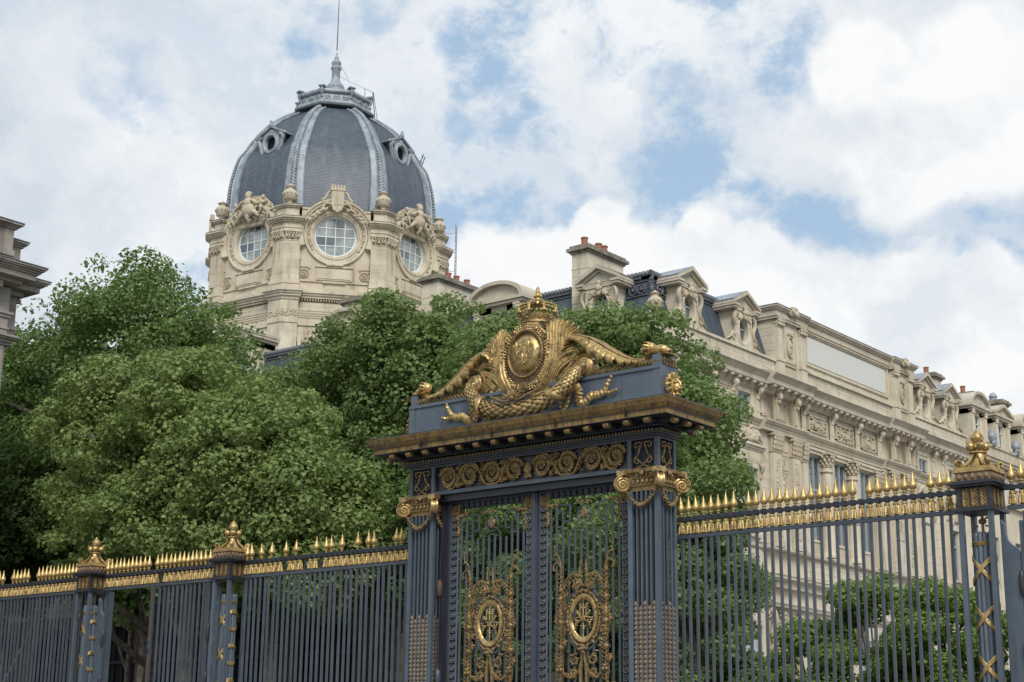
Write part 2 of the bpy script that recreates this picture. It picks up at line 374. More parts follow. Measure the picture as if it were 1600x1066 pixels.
# ------------------------------------------------------------------ setting
g=MB(); g.box(-900,900,-900,1500,-0.5,0.0); obj('ground',g,'paving',kind='structure')
g=MB(); g.box(-400,400,27.5,45.0,-0.13,0.004); obj('road',g,'asphalt',kind='structure')
g=MB(); g.box(-400,400,22.0,27.5,0.0,0.12); g.box(-400,-36,45.0,59.4,0.0,0.12); g.box(-36.5,400,45.0,48,0.0,0.12); obj('pavement',g,'paving',kind='structure')
g=MB()
for i in range(-30,60): g.box(i*4.0,i*4.0+1.6,36.1,36.22,0.006,0.010)
obj('road_marking',g,'white_frame',kind='structure')

# ------------------------------------------------------------------ railings
FY=20.47; PITCH=0.131
def m_bar():
    m=MB(); m.box(-.0185,.0185,-.0185,.0185,0.35,4.925); return m.mesh('bar','blue_iron')
def m_spike():
    m=MB(); m.lathe([(.020,0),(.020,.03),(.034,.045),(.034,.06),(.022,.07),(.030,.078),(.052,.095),(.061,.12),(.058,.145),(.044,.175),(.031,.205),(.020,.245),(.010,.29),(.003,.325)],12)
    return m.mesh('spike','spike_gold',40)
def m_tassel():
    m=MB(); m.lathe([(.012,.195),(.030,.185),(.042,.165),(.042,.150),(.034,.138),(.036,.13)],12)
    rs=[]
    for z,r in ((.132,.040),(.10,.047),(.04,.055),(.008,.059)):
        rs.append([((r if j%2 else r*.80)*math.cos(2*PI*j/20),(r if j%2 else r*.80)*math.sin(2*PI*j/20),z) for j in range(20)])
    m.rings(rs); return m.mesh('tassel','gold',30)
def m_knob():
    m=MB(); m.bevbox(-.034,.034,-.034,.034,5.178,5.262,.008); return m.mesh('clamp','dark_iron')
ME_BAR,ME_SP,ME_TA,ME_KN=m_bar(),m_spike(),m_tassel(),m_knob()
ME_STEM=(lambda m:(m.box(-.014,.014,-.014,.014,4.975,5.2),m.mesh('stem','dark_iron'))[1])(MB())
def fence(x0,x1,label,missing=(),no_tassel=(),bars=True,barx=None):
    cx=(x0+x1)/2; t=thing('fence_section',label,'fence',(cx,FY,0),0,'railing sections between the pillars')
    h=(x1-x0)/2
    m=MB(); m.box(-h,h,-.028,.028,4.922,4.978); obj('lower_rail',m,'blue_iron',t)
    m=MB(); m.box(-h,h,-.026,.026,5.195,5.245); obj('upper_rail',m,'dark_iron',t)
    m=MB(); m.box(-h,h,-.028,.028,0.35,0.42); m.box(-h,h,-.2,.2,0.0,0.35); obj('plinth',m,'blue_iron',t)
    n=int(round((x1-x0)/PITCH)); p=(x1-x0)/n; rnd=random.Random(int(x0*10))
    for i in range(n):
        x=-h+p*(i+.5)
        if bars and (barx is None or barx[0]<=cx+x<=barx[1]): obj('bar',ME_BAR,None,t,(x,0,0),(rnd.gauss(0,.0010),rnd.gauss(0,.0016),rnd.gauss(0,.02)))
        obj('clamp',ME_KN,None,t,(x,0,0)); obj('stem',ME_STEM,None,t,(x,0,0))
        if i not in missing: obj('spike',ME_SP,None,t,(x,0,5.25),(rnd.gauss(0,.02),rnd.gauss(0,.02),rnd.uniform(0,1)),scale=(1,1,rnd.uniform(.93,1.04)))
        if i not in no_tassel: obj('tassel',ME_TA,None,t,(x,0,4.985),(0,0,rnd.uniform(0,3)))
    return t
F_R=fence(-13.14,-8.56,'blue-grey railing with nearly all gilt spikes, between the big gate and the right-hand fluted pillar',missing=(8,23,30))
F_L=fence(-22.93,-18.42,'railing just left of the big gate with many of its gilt spikes missing',missing=(2,4,6,7,9,11,12,13,15,18,20,21,23,26,27,28,31,33),no_tassel=(8,12,15))
F_P=fence(-27.17,-23.46,'low side gate railing whose left opening shows a dark arched window behind',missing=(11,),no_tassel=(13,),barx=(-25.47,-23.6))
F_F=fence(-32.6,-27.70,'railing at the far left edge with closely set dark bars',missing=(14,15,21,22,34,36),)
F_E=fence(-7.94,-4.35,'railing over the side gate cut off by the right edge of the photo',barx=(-6.2,-4.35))
F_G=fence(-3.70,2.0,'railing continuing beyond the right edge of the photo')

def finial(t,z=5.42):
    m=MB(); m.prism([(-.27,-.27),(.27,-.27),(.27,.27),(-.27,.27)],z,z+.03); m.prism([(-.25,-.25),(.25,-.25),(.25,.25),(-.25,.25)],z+.03,z+.07)
    f=obj('finial_base',m,'gold',t)
    for k in range(4):
        a=PI/4+k*PI/2; c,s=math.cos(a),math.sin(a); m=MB()
        pts=[(c*r,s*r,zz) for r,zz in ((.30,z+.10),(.33,z+.14),(.29,z+.17),(.25,z+.13),(.27,z+.09),(.24,z+.085),(.17,z+.13),(.11,z+.20),(.075,z+.27))]
        m.tube(curve(pts,22),lambda u:(.035+.01*u,.022),7,side=(-s,c,0)); obj('scroll',m,'gold',t,smooth=50)
    m=MB(); m.lathe([(.16,z+.07),(.10,z+.16),(.06,z+.24),(.065,z+.27),(.12,z+.285),(.12,z+.30),(.05,z+.315),(.045,z+.335),(.07,z+.36),(.05,z+.40),(.045,z+.42),(.058,z+.44),(.085,z+.475),(.088,z+.50),(.072,z+.54),(.045,z+.575),(.02,z+.605),(.006,z+.63)],14)
    obj('finial_bud',m,'gold',t,smooth=45)
    for k in range(4):
        a=PI/4+k*PI/2; m=MB(); m.ell((math.cos(a)*.105,math.sin(a)*.105,z+.375),(.062,.062,.058),10,7)
        m.tube([(math.cos(a)*.13,math.sin(a)*.13,z+.41),(math.cos(a)*.155,math.sin(a)*.155,z+.44),(math.cos(a)*.14,math.sin(a)*.14,z+.455)],.016,6)
        obj('leaf_bulb',m,'gold',t,smooth=60)
def fence_pillar(x,label,fluted=True):
    t=thing('fence_pillar',label,'fence pillar',(x,20.38,0),0,'pillars of the railing')
    H=.235
    m=MB(); m.box(-.30,.30,-.30,.30,0,.5); m.box(-.27,.27,-.27,.27,.5,.75); obj('plinth',m,'blue_iron',t)
    for sx in (-1,1):
        for sy in (-1,1):
            m=MB(); m.bevbox(sx*H-.032*(1+sx),sx*H+.032*(1-sx),sy*H-.032*(1+sy),sy*H+.032*(1-sy),.75,4.90,.006); obj('post',m,'pale_iron',t)
    m=MB(); m.box(-.275,.275,-.275,.275,4.895,4.935); obj('ledge',m,'dark_iron',t)
    m=MB(); m.box(-.215,.215,-.215,.215,4.935,5.22)
    for sx in (-1,1):
        for sy in (-1,1): m.box(sx*H-.028*(1+sx),sx*H+.028*(1-sx),sy*H-.028*(1+sy),sy*H+.028*(1-sy),4.935,5.22)
    obj('necking_block',m,'dark_iron',t)
    for a in range(4):
        m=MB(); m.M=Matrix.Rotation(a*PI/2,4,'Z')
        for j in range(3):
            xx=-.125+j*.125
            m.box(xx-.052,xx+.052,-.222,-.215,4.955,5.20)
            for q in range(5):
                zz=4.965+q*.045
                for sg in (-1,1): m.tube([(xx,-.226,zz),(xx+sg*.022,-.240,zz+.03),(xx+sg*.042,-.228,zz+.062)],lambda u:(.017*math.sin(PI*(.2+.7*u)),.007),5,side=(0,0,1))
        obj('leaf_panel',m,'dull_gold',t,smooth=50)
    m=MB()
    for h0,h1,w in ((5.22,5.25,.30),(5.25,5.275,.335),(5.275,5.30,.29)): m.box(-w,w,-w,w,h0,h1)
    obj('cap',m,'dark_iron',t)
    m=MB(); m.prism([(-.245,-.245),(.245,-.245),(.245,.245),(-.245,.245)],5.30,5.42)
    for a in range(4):
        m.M=Matrix.Rotation(a*PI/2,4,'Z')
        for j in range(5): m.ell((-.19+j*.095,-.25,5.36),(.036,.02,.045),7,5)
    obj('leaf_frieze',m,'bronze',t,smooth=50)
    finial(t)
    # bundle of rods tied with gilt ribbon
    rods=9
    for k in range(12):
        a=2*PI*k/12; m=MB(); m.lathe([(.03,.75),(.036,.8),(.036,4.58),(.026,4.62),(.005,4.635)],8,c=(.118*math.cos(a),.118*math.sin(a),0)); obj('rod',m,'pale_iron' if fluted else 'blue_iron',t,smooth=50)
    m=MB(); m.lathe([(.11,.75),(.11,4.60),(.05,4.62)],12); obj('rod_core',m,'dark_iron',t)
    m=MB(); m.lathe([(.02,4.6),(.02,4.85)],8); m.ell((0,0,4.78),(.06,.06,.04),8,5); 
    m.tube([(.05,-.03,4.72),(.11,-.05,4.70),(.13,-.05,4.78),(.08,-.04,4.83),(.04,-.03,4.80)],.014,6); m.tube([(-.05,-.03,4.72),(-.11,-.05,4.70),(-.13,-.05,4.76)],.014,6)
    obj('torch_tip',m,'bronze',t,smooth=60)
    m=MB()
    for dz in (-.02,0,.02): m.lathe([(.150,4.47+dz-.010),(.162,4.47+dz),(.150,4.47+dz+.010)],20,caps=False)
    obj('ribbon_band',m,'gold',t,smooth=50)
    z=4.13; k=0
    while z>1.0:
        for hand in (-1,1):
            m=MB()
            for dz in (-.022,0,.022):
                pts=[((.158+.006*(hand>0))*math.cos(-PI/2+hand*u),(.158+.006*(hand>0))*math.sin(-PI/2+hand*u),z+dz+.17*math.sin(u*1.05)) for u in np.linspace(-1.75,1.75,17)]
                m.tube(pts,(.014,.008),6,side=(0,0,1))
            obj('ribbon',m,'gold',t,smooth=60)
            m=MB(); m.M=Matrix.Rotation(PI,4,'Z')
            pts=[(.16*math.cos(-PI/2+hand*u),.16*math.sin(-PI/2+hand*u),z+.17*math.sin(u*1.05)) for u in np.linspace(-1.75,1.75,13)]
            m.tube(pts,(.03,.008),6,side=(0,0,1)); obj('ribbon',m,'gold',t,smooth=60)
        z-=.635
    return t
fence_pillar(-8.27,'blue-grey fluted pillar with gilt crossed ribbons and gold finial at the right of the railing')
fence_pillar(-23.20,'railing pillar with gold finial between the side gate and the railing left of the big gate')
fence_pillar(-27.45,'railing pillar with gold finial at the far side of the open side gate, leftmost of the pillars')
fence_pillar(-4.02,'fluted pillar beyond the right edge of the photo')
# side gate leaves and their jamb boards
def jamb(x,sx,label):
    t=thing('gate_jamb',label,'gate jamb',(x,20.40,0),0,'jamb boards of the side gates')
    m=MB(); poly=[(0,.4),(.235,.4),(.235,4.34),(.20,4.40),(.12,4.45),(.07,4.52),(.05,4.62),(.045,4.72),(.0,4.78)]
    m.prism([(sx*a,b) for a,b in poly],-.035,.035,'y'); obj('board',m,'pale_iron',t)
    m=MB(); m.box(min(sx*.255,sx*.30),max(sx*.255,sx*.30),-.05,.05,.4,4.75); m.box(min(sx*.30,sx*.42),max(sx*.30,sx*.42),-.02,.03,.4,4.88); obj('stile',m,'blue_iron',t)
    for z in (3.95,3.05,2.0,1.0):
        m=MB(); m.lathe([(.012,z-.20),(.035,z-.15),(.04,z-.05),(.04,z+.05),(.035,z+.10),(.012,z+.15)],10,c=(sx*.245,-.05,0)); obj('hinge',m,'dark_iron',t,smooth=50)
jamb(-27.20,1,'wide blue-grey jamb board with hinge beside the leftmost pillar')
jamb(-23.48,-1,'jamb board with curved shoulder and dark hinges left of the middle pillar')
jamb(-8.02,1,'jamb board with hinges at the right edge of the photo beside the fluted pillar')
t=thing('latch_pole','thin rusty pole with a round latch knob at the opening of the side gate','latch pole',(-25.54,20.40,0))
m=MB(); m.lathe([(.022,.05),(.022,4.93)],8); obj('pole',m,'rusty_iron',t,smooth=50)
m=MB(); m.lathe([(.02,3.60),(.05,3.66),(.055,3.72),(.03,3.80),(.045,3.84),(.02,3.90)],10); obj('latch_knob',m,'dark_iron',t,smooth=50)
m=MB(); m.box(.04,.085,-.02,.02,.3,4.9); obj('stile',m,'blue_iron',t)

# ------------------------------------------------------------------ monumental gate
GX,GYc=-15.80,20.33
G=thing('monumental_gate','great blue-grey iron gate with gilded cornice, carrying the crowned coat of arms','gate',(GX,GYc,0))
PXC=2.285; PH=.285; PD=.25
ME_THIN=(lambda m:(m.box(-.014,.014,-.014,.014,.8,5.66),m.mesh('bar','pale_iron'))[1])(MB())
def m_scales(top,n=26):
    m=MB()
    for i in range(n):
        z=top-.03-i*.072
        m.tube([(0,-.018,z-.030),(0,-.030,z-.008),(0,-.016,z+.022),(0,.0,z+.040)],lambda u:(.030*(.35+.65*math.sin(PI*min(.95,u+.18))),.010),6,side=(1,0,0))
        m.ell((0,-.022,z-.026),.008,5,4)
    return m.mesh('scale_strip','bronze',60)
ME_SCL=[m_scales(3.97),m_scales(3.90)]
def rot4(a,x,y): return (x*math.cos(a)-y*math.sin(a),x*math.sin(a)+y*math.cos(a))
def volute(m,c,ang,r=.142,th=.085):
    """ionic volute whose disc stands in the vertical plane of direction ang"""
    ax=Vector((math.cos(ang),math.sin(ang),0)); nn=Vector((-math.sin(ang),math.cos(ang),0)); c=Vector(c)
    for s in (-1,1):
        off=nn*(s*th*.5)
        m.tube(spiral(c+off,r*.93,r*.16,2.4,a0=PI*.5,n=54,ax=ax,ay=(0,0,1),hand=-1),lambda u:(.020,.018-.010*u),6,side=nn)
        m.ell(c+off,(.026,.026,.026),8,6)
    ring=[]
    for h,rr in ((-th*.5,r*.80),(-th*.38,r*.9),(0,r*.84),(th*.38,r*.9),(th*.5,r*.80)):
        ring.append([tuple(c+nn*h+ax*(rr*math.cos(2*PI*j/20))+Vector((0,0,1))*(rr*math.sin(2*PI*j/20))) for j in range(20)])
    m.rings(ring)
for sx in (-1,1):
    px=sx*PXC
    m=MB(); m.box(px-.19,px+.19,-.165,.165,.8,5.66); m.box(px-.36,px+.36,-.33,.33,0,.55); m.box(px-.32,px+.32,-.29,.29,.55,.8)
    pil=obj('pillar',m,'dark_iron',G)
    for ax_ in (-1,1):
        for ay_ in (-1,1):
            m=MB(); x=px+ax_*(PH-.04); y=ay_*(PD-.035); m.bevbox(x-.04,x+.04,y-.035,y+.035,.8,5.66,.008); obj('corner_post',m,'pale_iron',pil)
    for side in (-1,1):
        for j in range(4): obj('bar',ME_THIN,None,pil,(px-.126+j*.084,side*(PD-.02),0))
        for j in range(5): obj('scale_strip',ME_SCL[j%2],None,pil,(px-.168+j*.084,side*(PD-.035),0),(0,0,0 if side<0 else PI))
        for j in range(3): obj('bar',ME_THIN,None,pil,(px+side*(PH-.02),-.105+j*.105,0))
        for j in range(4): obj('scale_strip',ME_SCL[j%2],None,pil,(px+side*(PH-.035),-.1575+j*.105,0),(0,0,side*PI/2))
    # ionic capital
    m=MB(); m.box(px-.27,px+.27,-.235,.235,5.66,5.74); m.box(px-.30,px+.30,-.265,.265,5.90,5.945); m.box(px-.34,px+.34,-.305,.305,5.945,5.975); m.box(px-.31,px+.31,-.275,.275,5.975,6.01)
    m.prism([(px-.29,-.255),(px+.29,-.255),(px+.29,.255),(px-.29,.255)],5.74,5.90)
    cap=obj('capital',m,'dull_gold',G)
    for ax_ in (-1,1):
        for ay_ in (-1,1):
            m=MB(); volute(m,(px+ax_*.345,ay_*.31,5.775),math.atan2(ay_,ax_)); obj('volute',m,'crest_gold',cap,smooth=50)
            m=MB(); m.box(px+ax_*.33-.075,px+ax_*.33+.075,ay_*.30-.075,ay_*.30+.075,5.91,5.99); obj('abacus_corner',m,'crest_gold',cap)
    for a in range(4):
        m=MB(); m.M=Matrix.Translation((px,0,0))@Matrix.Rotation(a*PI/2,4,'Z'); d=.27 if a%2==0 else .30; w=.24 if a%2==0 else .21
        for j in range(5): m.ell((-w*.72+j*w*.36,-d,5.80),(.030,.022,.042),8,6)
        for j in range(9): m.ell((-w*.8+j*w*.2,-d+.005,5.735),(.014,.014,.012),6,4)
        m.ell((0,-d-.02,5.93),(.05,.04,.055),9,7); m.ell((0,-d-.05,5.92),(.018,.02,.02),6,5); m.tube([(-.05,-d-.02,5.97),(-.10,-d-.015,5.93),(-.08,-d-.01,5.88)],.014,6); m.tube([(.05,-d-.02,5.97),(.10,-d-.015,5.93),(.08,-d-.01,5.88)],.014,6)
        m.tube([(-w*.8,-d,5.86),(0,-d-.01,5.845),(w*.8,-d,5.86)],.010,6)
        obj('mask_band',m,'dull_gold',cap,smooth=60)
        m=MB(); m.M=Matrix.Translation((px,0,0))@Matrix.Rotation(a*PI/2,4,'Z')
        rnd=random.Random(a)
        for i in range(21):
            u=-1+i/10; zz=5.43+.21*abs(u)**1.7; th=.034*(1.25-.5*abs(u))
            for q in range(3):
                an=q*2.1+i; m.ell((u*w*1.12+.014*math.cos(an),-d-.035+.014*math.sin(an),zz+.014*math.sin(an*1.7)),(th*.7,th*.7,th*.6),6,5)
        obj('garland',m,'dull_gold',cap,smooth=60)
    # scrollwork panel above the capital
    m=MB(); m.box(px-.20,px+.20,-.17,.17,6.01,6.46); blk=obj('upper_block',m,'dark_iron',G)
    for ax_ in (-1,1):
        for ay_ in (-1,1): m=MB(); x=px+ax_*(PH-.035); y=ay_*(PD-.03); m.box(x-.035,x+.035,y-.03,y+.03,6.01,6.46); obj('corner_post',m,'blue_iron',blk)
    for a in range(4):
        d=(PD-.01) if a%2==0 else (PH-.01); w=.16 if a%2==0 else .13
        m=MB(); m.M=Matrix.Translation((px,0,0))@Matrix.Rotation(a*PI/2,4,'Z')
        for i in range(-9,10):   # wire lattice behind the scrolls
            m.bar((i*.02*w/.16,-d+.035,6.03),(i*.02*w/.16,-d+.035,6.44),.004)
        for i in range(20): m.bar((-w-.02,-d+.037,6.04+i*.02),(w+.02,-d+.037,6.04+i*.02),.004)
        obj('lattice',m,'dark_iron',blk)
        m=MB(); m.M=Matrix.Translation((px,0,0))@Matrix.Rotation(a*PI/2,4,'Z')
        for s in (-1,1):
            m.tube(curve([(s*.015,-d,6.40),(s*.07,-d,6.42),(s*w*.9,-d,6.405),(s*w,-d,6.36),(s*w*.75,-d,6.335),(s*w*.6,-d,6.37)],20),.012,6)
            m.tube(curve([(s*.02,-d,6.41),(s*.055,-d-.005,6.33),(s*.09,-d-.005,6.22)],12),lambda u:.011+.014*math.exp(-((u-.35)/.12)**2)+.008*math.exp(-((u-.75)/.08)**2),7)
            m.tube(curve([(s*.09,-d,6.22),(s*w*.95,-d,6.18),(s*w*.98,-d,6.12),(s*w*.6,-d,6.09),(s*w*.5,-d,6.14),(s*w*.7,-d,6.16)],18),.012,6)
            m.tube(curve([(s*w*.9,-d,6.19),(s*.04,-d,6.10),(-s*.03,-d,6.05),(-s*w*.7,-d,6.03)],14),.013,6)
        obj('scrollwork',m,'dull_gold',blk,smooth=60)
# beam, frieze, cornice
GW=PXC+PH
m=MB(); m.box(-2.0,2.0,-.235,-.195,5.985,6.045); m.box(-2.0,2.0,.195,.235,5.985,6.045); m.box(-2.0,2.0,-.195,.195,6.02,6.05)
beam=obj('lintel',m,'blue_iron',G); m=MB(); m.box(-2.0,2.0,-.17,.17,6.05,6.46); obj('frieze_ground',m,'dark_iron',beam)
m=MB(); m.box(-1.96,1.96,-.16,.16,5.875,5.985); m.box(-1.96,-1.90,-.1,.12,.3,5.9); m.box(1.90,1.96,-.1,.12,.3,5.9); obj('door_frame',m,'dark_iron',G)
m=MB()
def slab(m,o,z0,z1): m.box(-GW-o,GW+o,-PD-o,PD+o,z0,z1)
slab(m,.0,6.46,6.50); slab(m,.03,6.50,6.53); obj('architrave',m,'dark_iron',G)
m=MB(); slab(m,.06,6.53,6.60); slab(m,.10,6.625,6.655); slab(m,.13,6.655,6.70); slab(m,.45,6.715,6.722); cor=obj('cornice_soffit',m,'dark_iron',G)
m=MB()
# gilt corona with stepped mouldings
for o0,o1,z0,z1 in ((.45,.455,6.722,6.795),(.465,.47,6.795,6.812),(.475,.50,6.812,6.835),(.485,.51,6.835,6.875),(.515,.55,6.875,6.95),(.555,.555,6.95,6.975)):
    a=[(-GW-o0,-PD-o0),(GW+o0,-PD-o0),(GW+o0,PD+o0),(-GW-o0,PD+o0)]; b=[(-GW-o1,-PD-o1),(GW+o1,-PD-o1),(GW+o1,PD+o1),(-GW-o1,PD+o1)]
    m.rings([[(x,y,z0) for x,y in a],[(x,y,z1) for x,y in b]])
corona=obj('cornice',m,'cornice_gold',G)
m=MB()
for o,z0,z1 in ((.474,6.797,6.810),(.512,6.868,6.877),(.557,6.962,6.976)):
    a=[(-GW-o,-PD-o),(GW+o,-PD-o),(GW+o,PD+o),(-GW-o,PD+o)]; m.rings([[(x,y,z0) for x,y in a],[(x,y,z1) for x,y in a]])
obj('cornice_groove',m,'dark_iron',corona)
m=MB(); slab(m,.54,6.975,6.985); m.box(-GW-.1,GW+.1,-PD-.1,PD+.1,6.985,7.0); obj('cornice_flashing',m,'dark_lead',corona)
for xx in (-1.9,-.35,.95,2.3):
    m=MB(); m.box(xx-.004,xx+.004,-PD-.515,-PD-.45,6.73,6.94); obj('joint',m,'dark_iron',corona)
m=MB()
for i in range(int(2*GW/.062)+2): x=-GW-.06+i*.062; m.ell((x,-PD-.075,6.585),(.021,.018,.026),6,5); m.ell((x,PD+.075,6.585),(.021,.018,.026),6,5)
for i in range(10):
    y=-PD-.03+i*.062
    for s in (-1,1): m.ell((s*(GW+.075),y,6.585),(.018,.021,.026),6,5)
obj('egg_moulding',m,'bronze',cor,kind='stuff',smooth=60)
mm=MB(); mm.cur=0; mm.box(-.045,.045,-.30,.10,6.655,6.712); mm.cur=1
mm.lathe([(.048,-.052),(.052,0),(.048,.052)],12,c=(0,-.275,6.668),axis='x'); mm.ell((0,-.31,6.672),(.03,.02,.03),7,5)
ME_MOD=mm.mesh('modillion',['dark_iron','dull_gold'],50)
for i in range(15):
    x=-2.63+i*.3757; obj('modillion',ME_MOD,None,cor,(x,-PD-.10,0)); obj('modillion',ME_MOD,None,cor,(x,PD+.10,0),(0,0,PI))
for s in (-1,1):
    for y in (-.36,-.0,.36): obj('modillion',ME_MOD,None,cor,(s*(GW+.10),y,0),(0,0,s*PI/2))
# rinceau scrolls of the frieze
def scroll_mesh(hand,seed):
    rnd=random.Random(seed); m=MB(); pts=spiral((0,0,0),.190,.060,1.45,a0=PI*.9 if hand>0 else PI*.1,n=46,hand=-hand)
    m.tube(pts,lambda u:.030-.010*u,7)
    for i,p in enumerate(pts[:-4]):
        if i%2==0:
            rad=Vector((p.x,0,p.z)).normalized(); tan=(pts[i+1]-pts[i]).normalized()
            for s in (-1,1):
                q=p+rad*(s*.022)-tan*.008; e=q+tan*.040+rad*(s*.020)
                m.tube([q,q*.5+e*.5+Vector((0,-.022,0)),e],lambda u:(.026*(1-.6*u),.012),5,side=(0,1,0))
    for k in range(8):
        a=2*PI*k/8; m.ell((.038*math.cos(a),-.01,.038*math.sin(a)),(.018,.014,.018),6,5)
    m.ell((0,-.022,0),(.018,.018,.018),7,5)
    for k in range(3):   # tendrils
        a=rnd.uniform(0,6.28); m.tube(spiral((hand*.20*math.cos(a)*.0+hand*.215,0,(-.14,.02,.14)[k]),.052,.015,1.1,a0=a,n=14),.017,6)
        m.ell((hand*.215,-.015,(-.14,.02,.14)[k]),.026,6,5)
    return m.mesh('scroll','dull_gold',60)
SC=[scroll_mesh(1,1),scroll_mesh(-1,2)]
for side in (-1,1):
    for x,h in ((-1.72,0),(-1.24,1),(-.76,0),(-.28,1),(.28,0),(.80,1),(1.29,0),(1.76,1)):
        obj('frieze_scroll',SC[h],None,beam,(x,side*.205,6.255),(0,0,0 if side<0 else PI),scale=(.98,1,1))
    m=MB(); rnd=random.Random(6)
    for (xa,xb,up) in ((-1.72,-1.24,1),(-1.24,-.76,-1),(-.76,-.28,1),(.28,.80,-1),(.80,1.29,1),(1.29,1.76,-1)):
        xm=(xa+xb)/2; m.tube(curve([(xa,side*.205,6.255-up*.19),(xa+.14,side*.21,6.255-up*.17),(xm,side*.215,6.255),(xb-.14,side*.21,6.255+up*.17),(xb,side*.205,6.255+up*.19)],18),.024,6)
        for q in range(9):
            zz=6.255+(.17-.042*q); k_=.03*math.sin(q*1.7); m.tube([(xm+k_,side*.20,zz),(xm+k_+.03,side*.235,zz+.015),(xm+k_+.05,side*.215,zz+.03)],lambda u:(.030*(1-.5*u),.012),6,side=(0,1,0))
    obj('running_stem',m,'dull_gold',beam,smooth=60)
    m=MB()
    for k in range(7):
        a=R(-60+20*k); m.tube([(0,side*.2,6.16),(math.sin(a)*.07,side*.225,6.16+.11*math.cos(a)),(math.sin(a)*.11,side*.22,6.16+.20*math.cos(a))],lambda u:(.02*math.sin(PI*(.2+.75*u)),.010),6,side=(1,0,0))
    m.tube([(-.06,side*.21,6.15),(.06,side*.21,6.15)],.018,7)
    for k in range(5): m.ell((-.06+k*.03,side*.21,6.115),(.016,.014,.026),6,5)
    obj('palmette',m,'dull_gold',beam,smooth=60)

# door leaves
def ring_rosette():
    m=MB(); m.cur=0
    prof=[(.036,0),(.034,-.022),(.052,-.028),(.056,0)]
    m.lathe([(r,h) for r,h in prof],14,axis='y',caps=False); m.cur=1
    m.lathe([(.024,0),(.026,-.012),(.018,-.02),(.010,-.016),(.008,-.028),(.002,-.032)],10,axis='y')
    return m.mesh('rosette',['pale_iron','bronze'],50)
ME_ROS=ring_rosette()
def big_rosette():
    m=MB(); m.lathe([(.095,0),(.098,-.012),(.088,-.018),(.08,-.008)],20,axis='y',caps=True)
    for k in range(12):
        a=2*PI*k/12; m.ell((.062*math.cos(a),-.014,.062*math.sin(a)),(.017,.012,.017),6,5)
    for k in range(6):
        a=2*PI*k/6; m.ell((.028*math.cos(a),-.022,.028*math.sin(a)),(.014,.012,.014),6,5)
    m.ell((0,-.03,0),.012,6,5); return m.mesh('rosette','dull_gold',60)
ME_BROS=big_rosette()
def lumps(m,pts,r,seed,n=2,dy=-.01,k=.8):
    rnd=random.Random(seed)
    for p in pts:
        for q in range(n):
            rr=r*rnd.uniform(.55,1.1)
            m.ell((p[0]+rnd.uniform(-r,r)*k,p[1]+dy+rnd.uniform(-.3,.3)*r,p[2]+rnd.uniform(-r,r)*k),(rr,rr*.8,rr*rnd.uniform(.7,1.4)),6,5,rot=Matrix.Rotation(rnd.uniform(0,3),3,'Y'))
def acanthus_curl(m,c,s,up=1,size=.12,seed=0,y=-.03):
    """C scroll with curled leaf lobes"""
    pts=spiral((c[0],y,c[1]),size,size*.18,1.35,a0=(PI*.5 if up>0 else -PI*.5),n=24,hand=s*up)
    m.tube(pts,lambda u:(.016,.022-.008*u),6,side=(0,1,0))
    for i in range(2,20,3):
        p=pts[i]; d=(p-Vector((c[0],y,c[1]))).normalized(); m.tube([p,p+d*.025+Vector((0,-.018,0)),p+d*.042],lambda u:(.018*(1-.6*u),.009),5,side=(0,1,0))
